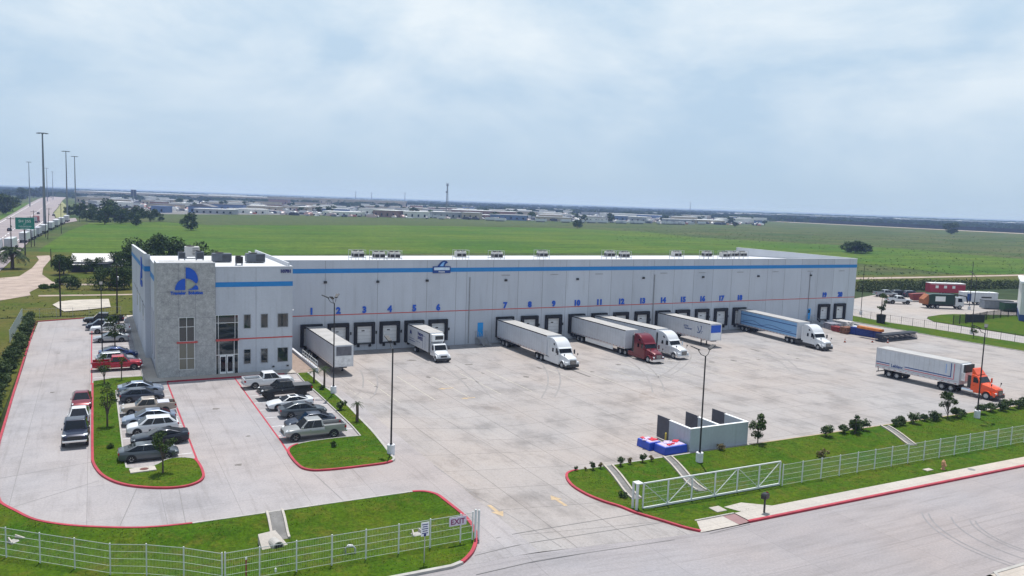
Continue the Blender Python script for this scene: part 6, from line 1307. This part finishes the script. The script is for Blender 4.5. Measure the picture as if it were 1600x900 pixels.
shrub('brown weedy patch on the slope below the court-edge shrubs', 63.5, -66.2, lawn_z(63.5, -66), .7, 1.3, 81, M_DRY, 260, .12); shrub('scruffy weeds at the foot of the bin enclosure wall', 54.6, -61.3, .1, .7, .9, 82, M_DRY, 260, .1); shrub('dark clump of reeds at the foot of the first flume', 38.3, -67.8, lawn_z(38.3, -67.8), .5, .9, 83, M_OLE, 260, .1)
# big trees left of and behind the office
for a in (('mesquite_tree', 'spreading dark tree cluster right behind the office roof, left side', 225, 428, 9.5, 7.5, 1.5, 101, 4200, .42), ('mesquite_tree', 'dark tree rising behind the white office units', 260, 425, 10.5, 7, 2, 102, 4200, .42), ('mesquite_tree', 'low dark tree at the right end of the office roof line', 312, 424, 8.0, 5.5, 1, 103, 2600, .4),
          ('mesquite_tree', 'tree against the left corner of the warehouse wall top', 199, 424, 6.6, 4.2, 1.2, 104, 2200, .34), ('mesquite_tree', 'tree behind the pale house left of the warehouse', 179, 420, 4.6, 3.2, .8, 109, 1500, .30),
          ('mesquite_tree', 'broad dark tree in front of the pale-roofed house, beside a wooden pole', 170, 453, 5.4, 4.2, .6, 105, 3000, .26), ('mesquite_tree', 'second broad dark tree merging with the one beside the wooden pole', 191, 453, 5.4, 3.8, .6, 106, 2600, .26),
          ('mesquite_tree', 'tree at the left end of the pale-roofed house', 99, 430, 5.8, 3.6, .8, 107, 2600, .32), ('mesquite_tree', 'loose pale tree standing before the pale roof', 134, 428, 4.2, 2.2, 1.2, 108, 700, .24), ('mesquite_tree', 'loose tree at the right end of the pale roof', 155, 428, 4.6, 2.2, 1.2, 111, 700, .24)):
    x, y = at2(a[2], a[3], 0); tree(a[0], a[1], x, y, 0, a[4], a[5], a[6], a[7], M_LEAF, a[8], a[9], 16, multi=2)
for i, (a, b_, h, c) in enumerate(((115, 453, 3.3, 2.6), (98, 446, 2.2, 2.6), (70, 452, 1.2, 2.2), (85, 451, 1.2, 2.4), (200, 500, 1.0, 1.0))):
    if i == 4: continue
    x, y = at2(a, b_, 0); shrub(['round dense bush in front of the pale-roofed house', 'low bush at the foot of the tree left of the house', 'low weeds by the dirt road fork', 'low weeds right of the dirt road fork'][i], x, y, 0, h, c, 120+i, M_LEAF if i < 2 else M_LEAFY, 1100, .24, n=10)
# the pale-roofed house
x, y = at2(140, 424, 0); t = thing('field_house', 'low house with a big pale metal roof and dark walls behind the trees', 'house', (x, y, 0), R(-4))
obj('wall', MB().box(-4.2, 5.6, -3.5, 5, 0, 2.5), mat('dark_house_wall', (.05,.055,.075), .8, 0, .2), t); obj('roof', MB().loft([[(-4.8, -1.6, 2.7), (6.1, -1.6, 2.7), (6.1, -1.6, 2.85), (-4.8, -1.6, 2.85)], [(-4.8, 6.5, 4.5), (6.1, 6.5, 4.5), (6.1, 6.5, 4.65), (-4.8, 6.5, 4.65)]]), mat('pale_metal_roof', (.62,.60,.58), .5, 0, .08, .3), t)
obj('porch_roof', MB().box(-5.0, -.4, -5.2, -3.5, 2.2, 2.35), _mc['pale_metal_roof'], t); obj('porch_post', MB().box(-4.8, -4.65, -5.1, -4.95, 0, 2.2), M_WOOD, t); obj('window', MB().box(1.0, 2.2, -3.53, -3.505, 1.0, 1.9), M_GLASS, t)
x, y = at2(180, 415, 0); t = thing('metal_shed', 'low pale flat roof half hidden right of the house', 'shed', (x, y, 0), R(-4)); obj('wall', MB().box(-5, 7, -2, 2, 0, 1.7), mat('shed_wall', (.3,.3,.3), .8), t); obj('roof', MB().box(-5.3, 7.3, -2.3, 2.3, 1.7, 1.85), _mc['pale_metal_roof'], t)
# mid-distance trees along the far edge of the field
mt = [tree('field_tree', '', 0, 0, 0, 10, 6.5, 1.2, 200+k, M_LEAF, 1100, .7, 12, multi=2) for k in range(3)]
mtp = [(145, 346, 1.0), (135, 345, .8), (128, 340, 1.05), (121, 338, .9), (152, 347, .9), (164, 351, 1.15), (170, 343, 1.45), (178, 345, 1.2), (188, 350, .9), (196, 348, .95), (205, 346, .9), (215, 347, 1.1), (213, 353, .8), (235, 347, 1.0), (250, 346, .6), (298, 360, 1.0), (288, 353, .6), (108, 338, .8), (6, 335, 1.5), (15, 331, 1.5), (3, 326, 1.4), (35, 313, 1.8), (52, 309, 1.9), (64, 307, 2.0), (30, 318, .9), (902, 358, .9), (1336, 396, .9), (1326, 394, .7), (1346, 396, .8), (1352, 395, .55), (1487, 366, 1.5), (220, 340, .8), (184, 338, .9), (142, 335, .9)]
for k, (a, b_, s) in enumerate(mtp):
    o = mt[k] if k < 3 else copy_tree(mt[k % 3]); o.location = at(a, b_, 0); o.scale = (s*(1.3 if a > 1300 else 1), s*(1.3 if a > 1300 else 1), s*(.8 if 1300 < a < 1400 else 1)); o.rotation_euler.z = k*1.7
    tag(o, 'bushy dark tree scattered along the far edge of the green field' if k != 25 else 'bushy dark tree standing alone in the middle of the green field', 'tree', 'trees along the far edge of the field')
mt[0]['label'] = 'bushy dark tree scattered along the far edge of the green field'
# rough growth: hedge band behind the far lot, weeds in the scrub, all uncountable
def scatter(name, label, cat, n, region, hr, lm, seed, leaf=.5, per=10):
    r_ = random.Random(seed); mb = MB()
    for i in range(n):
        x, y, s = region(r_); hh = r_.uniform(*hr)*s
        for q in range(per):
            d = Vector((r_.gauss(0, .5), r_.gauss(0, .5), abs(r_.gauss(0, .5))))*hh; nn = Vector((r_.gauss(0,1), r_.gauss(0,1), r_.gauss(.4,1))).normalized(); a = nn.orthogonal().normalized(); b = nn.cross(a); L_ = leaf*hh*r_.uniform(.5, 1.2); p = Vector((x, y, gz(x, y)-.1))+d; k = len(mb.v)
            mb.v += [tuple(p-a*L_), tuple(p-b*L_*.6), tuple(p+a*L_), tuple(p+b*L_*.6)]; mb.f.append((k, k+1, k+2, k+3))
    return stuff(obj(name, mb, lm), label, cat)
def rg_hedge(r_):
    a = r_.random(); px_ = 1336+a*270; py_ = r_.uniform(441, 456-6*a)+4*a*0; x, y = at2(px_, py_, 0); return x, y, 1.0
scatter('undergrowth', 'tall dark undergrowth in a band behind the far lot', 'undergrowth', 1500, rg_hedge, (.5, 1.3), M_ROUGHLEAF, 5, .28, 26)
def rg_scrub(r_):
    for _ in range(50):
        px_ = r_.uniform(960, 1600); py_ = r_.uniform(352+.03*(px_-960), 430)
        if py_ > 386+ (px_-1150)*.03 and px_ < 1340: continue
        if r_.random() < (.75 if py_ < 376 else .22): break
    x, y = at2(px_, py_, 0); return x, y, 1.0
scatter('scrub_bushes', 'scattered dark scrub bushes over the right-hand plain', 'scrub', 4200, rg_scrub, (.15, .6), M_ROUGHLEAF, 6, .6, 6)
ROAD = px([(-5, 438), (30, 434), (50, 421), (61, 407), (57, 401), (77, 400), (80, 405), (67.5, 420), (66, 430), (82, 441), (100, 444), (60, 452), (46, 458), (48, 464), (-5, 474)], 0); APR = px([(80, 476.5), (92, 470), (115, 467), (172, 465), (175, 482), (128, 487), (98, 489)], 0)
def rg_weeds(r_):
    for _ in range(40):
        x = r_.uniform(-40, 20); y = r_.uniform(39, 118)
        if not inside((x, y), ROAD) and not inside((x, y), APR) and mnoise.noise((x*.12, y*.12, 5)) > -.05: break
    return x, y, 1.0
scatter('weeds', 'rough weeds and tall grass left of the warehouse', 'weeds', 2600, rg_weeds, (.10, .38), M_ROUGHLEAF, 8, .6, 7)
# short grass on the near lawns
def grass(name, label, polys, n, seed):
    r_ = random.Random(seed); mb = MB()
    for poly in polys:
        xs = [p[0] for p in poly]; ys = [p[1] for p in poly]; x0, x1, y0, y1 = max(min(xs), -14), min(max(xs), 112), min(ys), max(ys)
        ar = (x1-x0)*(y1-y0)
        for i in range(int(n*ar)):
            x, y = r_.uniform(x0, x1), r_.uniform(y0, y1)
            if not inside((x, y), poly): continue
            dens = .5+.9*mnoise.noise((x*.35, y*.35, 3.1))
            if r_.random() > dens: continue
            z = lawn_z(x, y) if poly in (FL_POLY, FR_POLY) else hz(x, y)+.11
            a = r_.random()*6.28; h = r_.uniform(.03, .07); w_ = r_.uniform(.02, .05); c, s = math.cos(a)*w_, math.sin(a)*w_; lx, ly = r_.uniform(-.05, .05), r_.uniform(-.05, .05); k = len(mb.v)
            mb.v += [(x-c, y-s, z-.01), (x+c, y+s, z-.01), (x+lx, y+ly, z+h)]; mb.f.append((k, k+1, k+2))
    return stuff(obj(name, mb, leafmat('grass_blade', (.032,.064,.005), (.085,.105,.012), .9)), label, 'grass')
grass('grass', 'mown green grass of the lawns and parking islands', [FL_POLY, FR_POLY, ISL1, ISL2], 26, 11)
# ------------------------------------------------------------ traffic queue, town and border wall
r_ = random.Random(99)
def queue_truck(label, x, y, rz, Lb, m, cabm, s=1.0):
    t = thing('queued_truck', label, 'truck', (x, y, .3), rz, 'trucks queueing on the frontage road')
    obj('cargo_box', MB().box(0, Lb, -1.3, 1.3, 1.1, 4.1), m, t, bev=.03); obj('rear_door', MB().box(-.06, -.002, -1.15, 1.15, 1.2, 3.95), M_STEEL, t)
    obj('cab', MB().loft([[(Lb+.6, -1.2, .6), (Lb+.6, 1.2, .6), (Lb+.6, 1.2, 3.6), (Lb+.6, -1.2, 3.6)], [(Lb+2.6, -1.2, .6), (Lb+2.6, 1.2, .6), (Lb+2.6, 1.1, 2.9), (Lb+2.6, -1.1, 2.9)], [(Lb+2.9, -1.1, .6), (Lb+2.9, 1.1, .6), (Lb+2.9, 1.1, 1.9), (Lb+2.9, -1.1, 1.9)], [(Lb+4.6, -.9, .6), (Lb+4.6, .9, .6), (Lb+4.6, .9, 1.6), (Lb+4.6, -.9, 1.6)]]), cabm, t)
    obj('chassis', MB().box(.2, Lb+4.4, -.5, .5, .6, 1.09), M_TRIM, t)
    for xx in (1.5, 2.8, Lb-.8, Lb+.5, Lb+3.8):
        for s_ in (-1, 1): wheel(t, xx, s_*1.0, .5, .5, s_)
    return t
a, b_ = at(13, 392, 0), at(108, 345, 0); d = (b_-a).normalized(); hd = math.atan2(d.y, d.x)
labs = ['white trailer truck rearmost and nearest in the frontage queue, beside the palm', 'white boxy truck below the green highway sign', 'white truck right after the one below the highway sign', 'grey trailer truck left of the giant mast foot', 'white truck just behind the giant mast foot', 'white truck right of the giant mast foot', 'dark-cabbed truck further up the queue', 'truck near the head of the queue by the grassy triangle', 'last visible truck of the queue before the trees']
for k in range(9):
    t_ = [0, .14, .22, .30, .40, .52, .64, .76, .90][k]; p = a.lerp(b_, t_); m_ = M_TSIDE if k not in (3,) else mat('grey_box', (.35,.36,.42), .6)
    queue_truck(labs[k], p.x, p.y, hd, 13.0 if k < 5 else 14.5, m_, [P_WHI, P_WHI, P_BLU, P_BLK, P_WHI, P_SIL, P_NAVY, P_WHI, P_BLK][k])
p = at(-6, 396, 0); queue_truck('long white trailer at the photo edge left of the palm', p.x-1, p.y, hd, 13, M_TSIDE, P_WHI)
p = at(55, 349, 0); queue_truck('truck with a dark red front alone on the highway lanes', p.x, p.y, hd, 12, mat('dull_red', (.2,.03,.03), .7), paint('red', (.36,.012,.03)))
for k, (a_, b2) in enumerate(((15, 362, ), (31, 358), (84, 338), (60, 335), (88, 306), (96, 305), (80, 309))):
    p = at(a_, b2, 0); car('highway_car', 'suv', 'small dark car far away on the highway lanes', 'car', p.x, p.y, hd, P_BLK, group='cars on the highway', z=.33)
# town: walls in light and earth tones with separate roofs
CW = [mat('town_wall_white', (.62,.62,.60), .8, 0, .08, .1), mat('town_wall_tan', (.40,.34,.27), .8, 0, .1, .1), mat('town_wall_grey', (.32,.33,.36), .8, 0, .1, .1), mat('town_wall_brick', (.24,.15,.13), .8, 0, .1, .1), mat('town_wall_blue', (.12,.18,.34), .7, 0, .1, .1)]
CR = [mat('town_roof_white', (.80,.80,.80), .5, 0, .05, .1), mat('town_roof_grey', (.42,.43,.45), .6, 0, .1, .1), mat('town_roof_dark', (.12,.12,.14), .7, 0, .1, .1)]
def building(label, px_, py_, w_, dp, h, wm, rm, rz=None, group='low buildings of the distant town', nm='town_building', gable=False, cat='building', win=True):
    p = at(px_, py_, 0); t = thing(nm, label, cat, p, YAW*0-math.radians(27.5)+(rz or 0), group)
    obj('wall', MB().box(-w_/2, w_/2, 0, dp, 0, h), wm, t)
    if gable: obj('roof', MB().prism([(-w_/2-.4, h), (0, h+w_*.13), (w_/2+.4, h)], -.3, dp+.3), rm, t)
    else: obj('roof', MB().box(-w_/2-.3, w_/2+.3, -.3, dp+.3, h, h+max(.5, h*.07)), rm, t)
    if win:
        n = max(2, int(w_/7)); b = MB()
        for i in range(min(n, 14)): xx = -w_/2+w_*(i+.5)/min(n, 14); b.box(xx-1.0, xx+1.0, -.06, -.01, h*.2, h*.62)
        obj('dark_opening', b, M_GLASS, t)
    return t
building('long tan warehouse with a bright white roof at the skyline left of centre', 265, 311.5, 470, 120, 13, CW[1], CR[0], .035, None, win=True)
building('long white flat building low on the plain right of the long tan warehouse', 352, 310, 120, 60, 13, CW[0], CR[0], .05, None)
building('dark blue shed in the truck yard below the long tan warehouse', 247, 332.5, 14, 18, 6.5, CW[4], CW[4], 0, None); building('blue pitched building left of the white tanks', 313, 333, 26, 18, 7, CW[4], CR[2], 0, None, gable=True)
building('white open-sided shed at the near edge of the town', 334, 334.5, 42, 15, 5, CW[2], CR[0], 0, None); building('long white trailer-like hall at the near edge of the town', 385, 334, 44, 12, 5, CW[0], CR[0], 0, None); building('tan flat hall right of the white trailer-like hall', 411, 331, 40, 16, 7, CW[1], CR[0], 0, None)
building('red brick flat-topped block in the left of the town', 434, 320, 40, 25, 11, CW[3], CR[2], 0, None); building('tall tan hall with columns behind palms at the town centre', 525, 321, 330, 60, 15, CW[1], CR[1], .03, None)
building('brown sign-like dark block at the centre of the town', 650, 330, 22, 15, 10, CW[3], CR[2], 0, None); building('brick hall with a pale roof right of the radio tower', 755, 339.5, 92, 30, 9, CW[3], CR[0], 0, None)
building('bright white gable shed right of the brick hall', 806, 335, 38, 40, 9, CW[0], CR[0], 0, None); building('white gable shed with dark side in the right part of the town', 880, 333, 44, 40, 9, CW[2], CR[0], 0, None)
building('blue-grey hall at the right end of the town', 735, 336, 60, 30, 8, CW[2], CR[1], 0, None)
nb_ = 0; occ = []
flat('town_ground', px([(125, 322), (150, 338), (230, 333), (260, 335), (460, 335.8), (620, 337.5), (760, 343), (905, 346), (1190, 349), (1190, 338), (900, 327), (600, 317), (300, 306.5), (120, 301)], 0), mat('yard_paving', (.17,.165,.165), .9, 0, .35, .02), .18)
while nb_ < 170:
    px_ = r_.uniform(125, 1190); eye = 291+.0343*px_; py_ = eye+r_.choice([9, 11, 13, 16, 19, 22, 25, 27])+r_.uniform(-1, 1.5)
    lim = eye+ (30-(px_-500)*.012 if px_ > 500 else 32)
    if py_ > lim: continue
    D = 23.8*CAM_F/(py_-eye); w_ = r_.uniform(12, 48)*(1 if D < 1800 else 1.6); wpx = w_*CAM_F/D
    if any(abs(px_-q[0]) < (wpx+q[2])*.42 and abs(py_-q[1]) < 1.4 for q in occ): continue
    occ.append((px_, py_, wpx)); nb_ += 1
    building('low flat-roofed building of the hazy town beyond the field', px_, py_, w_, r_.uniform(12, 30), r_.uniform(4, 8.5), CW[r_.choice([0,0,0,1,1,2,2,3,4])], CR[r_.choice([0,0,0,1,1,2])], r_.uniform(-.3, .3), win=D < 1600)
# parked trailers and lorries in the yards of the town
def yard_trailer():
    t = thing('yard_trailer', '', 'trailer', (0,0,0), 0, 'trailers parked in the town yards'); obj('box', MB().box(-7, 7, -1.3, 1.3, 1.1, 4.0), M_TSIDE, t); obj('undercarriage', MB().box(-6, 5, -1, 1, .1, 1.09), M_TRIM, t); return t
yt = yard_trailer()
for k in range(110):
    o = yt if k == 0 else copy_tree(yt); px_ = r_.uniform(150, 1100); eye = 291+.0343*px_; py_ = min(eye+r_.uniform(18, 29), eye+31-(max(px_-600, 0))*.016)
    o.location = at(px_, py_, 0); o.rotation_euler.z = r_.choice([0, R(90), R(62), R(-28)]); o['label'] = 'white trailer parked in a yard of the hazy town'
tt = [tree('town_tree', '', 0, 0, 0, 9, 5.5, .8, 300+k, M_LEAF, 160, 1.5, 8) for k in range(3)]
for k in range(190):
    o = tt[k] if k < 3 else copy_tree(tt[k % 3]); px_ = r_.uniform(0, 1200) if k > 20 else r_.uniform(0, 130); eye = 291+.0343*px_; py_ = eye+r_.choice([6, 8, 10, 13, 17, 21, 25])+r_.uniform(-1, 1)
    if px_ < 125: py_ = min(py_, eye+15)
    o.location = at(px_, py_, 0); s = r_.uniform(.7, 1.25); o.scale = (s*1.2, s*1.2, s); o.rotation_euler.z = r_.random()*6; tag(o, 'dark round tree between the low buildings of the hazy town', 'tree', 'trees of the distant town')
for o in tt: o['label'] = 'dark round tree between the low buildings of the hazy town'
cl = MB(); rc = random.Random(4)
for k in range(2600):
    px_ = rc.uniform(130, 1190); eye = 291+.0343*px_; py_ = eye+rc.uniform(10, 30-(max(px_-520, 0))*.013); p = at(px_, py_, 0); a = rc.random()*3; l, w2, h = rc.choice([(2.4, 1, 1.6), (2.4, 1, 1.6), (3.5, 1.3, 2.6), (6, 1.3, 3.6)]); c_, s_ = math.cos(a), math.sin(a)
    q = [(p.x+l*i*c_-w2*j*s_, p.y+l*i*s_+w2*j*c_) for i, j in ((-1,-1),(1,-1),(1,1),(-1,1))]; q2 = [(p.x+l*.6*i*c_-w2*.8*j*s_, p.y+l*.6*i*s_+w2*.8*j*c_) for i, j in ((-1,-1),(1,-1),(1,1),(-1,1))]
    cl.loft([[(u, v, .2) for u, v in q], [(u, v, h*.6) for u, v in q], [(u, v, h) for u, v in q2]])
m2, t2, b2_ = newmat('yard_vehicle_paint'); gm = t2.nodes.new('ShaderNodeNewGeometry'); t2.links.new(ramp(t2, gm.outputs['Random Per Island'], [(0, (.02,.02,.03)), (.3, (.05,.06,.10)), (.45, (.35,.36,.38)), (.7, (.75,.75,.75)), (.92, (.30,.05,.04)), (1, (.75,.75,.76))]), b2_.inputs['Base Color'])
stuff(obj('yard_vehicles', cl, m2), 'hundreds of tiny parked vehicles and containers across the hazy town yards', 'parked vehicles')
# palms before the tan hall
pp = None
for k, a_ in enumerate((465, 474, 478, 492, 497, 512, 515, 529, 538)):
    if pp is None: pp = palm('tall palm in front of the tan hall of the town', 0, 0, 0, 12, 4.5, 22, 17, .4, 1.0, 'palms before the tan hall'); o = pp
    else: o = copy_tree(pp)
    o.location = at(a_, 322.5, 0); o['label'] = 'tall palm in front of the tan hall of the town'
# radio tower, billboard, power pylons, border wall
p = at(698, 338, 0); t = thing('radio_tower', 'grey lattice radio tower with a dish standing in the town', 'tower', p)
for k in range(3):
    a_ = k*2.094; obj('leg', MB().bar((2.2*math.cos(a_), 2.2*math.sin(a_), 0), (.5*math.cos(a_), .5*math.sin(a_), 46), .45), M_MAST, t)
b = MB()
for k in range(14):
    z0, z1 = k*3.2, (k+1)*3.2; ra, rb = 2.2-1.7*z0/46, 2.2-1.7*z1/46
    for j in range(3): a_, c_ = j*2.094, (j+1)*2.094; b.bar((ra*math.cos(a_), ra*math.sin(a_), z0), (rb*math.cos(c_), rb*math.sin(c_), z1), .22)
obj('lattice', b, M_MAST, t); obj('dish', MB().lathe([(0, 0), (1.5, .4), (1.6, 1.0), (0, 1.2)], (-1.2, -1.6, 34), 'y', 12), M_MAST, t); obj('aerial', MB().box(-1.6, 1.6, -.3, .3, 43, 44).box(-1.7, -1.3, -.2, .2, 42, 47).box(1.3, 1.7, -.2, .2, 42, 47), M_MAST, t)
p = at(209, 318, 0); t = thing('billboard', 'dark billboard on a post in front of the long tan warehouse', 'billboard', p); obj('post', MB().tube([(0,0,0), (0,0,22)], .8, 8), M_MAST, t); obj('board', MB().box(-4, 4, -.6, .6, 12, 22), mat('dark_board', (.06,.08,.12), .7), t)
for k, (a_, b2, h) in enumerate(((1078, 327.5, 50), (555.5, 306, 46), (580.5, 306.5, 46), (632.5, 309, 50))):
    p = at(a_, 291+.0343*a_+5, 0); t = thing('pylon', 'faint thin pylon on the hazy skyline', 'pylon', p, 0, 'pylons on the skyline'); obj('shaft', MB().tube([(0,0,0), (0,0,h)], [2.0, .7], 6), M_MAST, t); obj('arm', MB().box(-5, 5, -.4, .4, h*.85, h*.87), M_MAST, t)
A_, B_ = at(1204, 345, 0), at(1660, 367, 0); d = B_-A_; t = thing('border_wall', 'long dark steel wall crossing the plain at the right', 'wall', A_, math.atan2(d.y, d.x)); Lw = d.length
M_RUST = mat('dark_rusted_steel', (.035,.03,.04), .8, 0, .2, .1)
obj('panels', MB().box(0, Lw, -.3, .3, 0, 6.6), M_RUST, t)
for k in range(60): obj('post', MB().box(Lw*k/60-.4, Lw*k/60+.4, -.6, -.301, 0, 6.9), M_RUST, t)
flat('wall_road', [at2(1204, 345.6, 0), at2(1660, 367.8, 0), at2(1660, 368.8, 0), at2(1204, 346.2, 0)], M_DIRT, .25)
for k in range(16):
    px_ = 1150+k*31+r_.uniform(-6, 6); eye = 291+.0343*px_; building('long white warehouse roof along the far right skyline', px_, eye+8, r_.uniform(60, 150), 40, r_.uniform(9, 12), CW[2], CR[0], r_.uniform(-.1, .1), 'white warehouses on the right skyline', 'far_warehouse', win=False)
# far-off woods that read as one mass
mb = MB(); r2 = random.Random(5)
for i in range(5200):
    px_ = r2.uniform(-60, 1680); eye = 291+.0343*px_; dy = r2.uniform(2.2, 9.5) if r2.random() < .8 else r2.uniform(9, 14); p = at(px_, eye+dy, 0); h = r2.uniform(6, 12); D = (p-CAM).length; wd = max(h*1.4, D*.0035)
    for q in range(3):
        c = p+Vector((r2.gauss(0, wd*.5), r2.gauss(0, wd*.5), 0)); a = r2.random()*3.14; k = len(mb.v); ca, sa = math.cos(a)*wd, math.sin(a)*wd
        mb.v += [(c.x-ca, c.y-sa, 0), (c.x+ca, c.y+sa, 0), (c.x+ca*.75, c.y+sa*.75, h*.7), (c.x+ca*.2, c.y+sa*.2, h), (c.x-ca*.7, c.y-sa*.7, h*.75)]; mb.f.append((k, k+1, k+2, k+3, k+4))
stuff(obj('far_woods', mb, M_LEAF), 'far-off dark woods merging into the hazy skyline', 'woods')
p = at(1592, 502, 0); t = thing('white_building', 'pale blue-white building cut off by the right edge of the photo', 'building', p, R(-58)); obj('wall', MB().box(0, 24, 0, 22, 0, 8.9), CW[0], t); obj('roof', MB().box(-.4, 24.4, -.4, 22.4, 8.9, 9.4), CR[0], t); obj('base_band', MB().box(-.05, 24.05, -.05, 22.05, 0, 1.6), M_NVS, t)
# ------------------------------------------------------------ haze
m = bpy.data.materials.new('haze_air'); m.use_nodes = True; nt_ = m.node_tree; nt_.nodes.clear(); o_ = nt_.nodes.new('ShaderNodeOutputMaterial'); v_ = nt_.nodes.new('ShaderNodeVolumePrincipled')
v_.inputs['Color'].default_value = (.40, .55, 1.0, 1); v_.inputs['Absorption Color'].default_value = (.5, .5, .5, 1); v_.inputs['Density'].default_value = HAZE; v_.inputs['Anisotropy'].default_value = .0; nt_.links.new(v_.outputs[0], o_.inputs['Volume'])
hb = obj('haze', MB().box(-70000, 70000, -70000, 70000, -3.5, 58), m); stuff(hb, 'thin pale blue haze over the whole plain', 'haze')
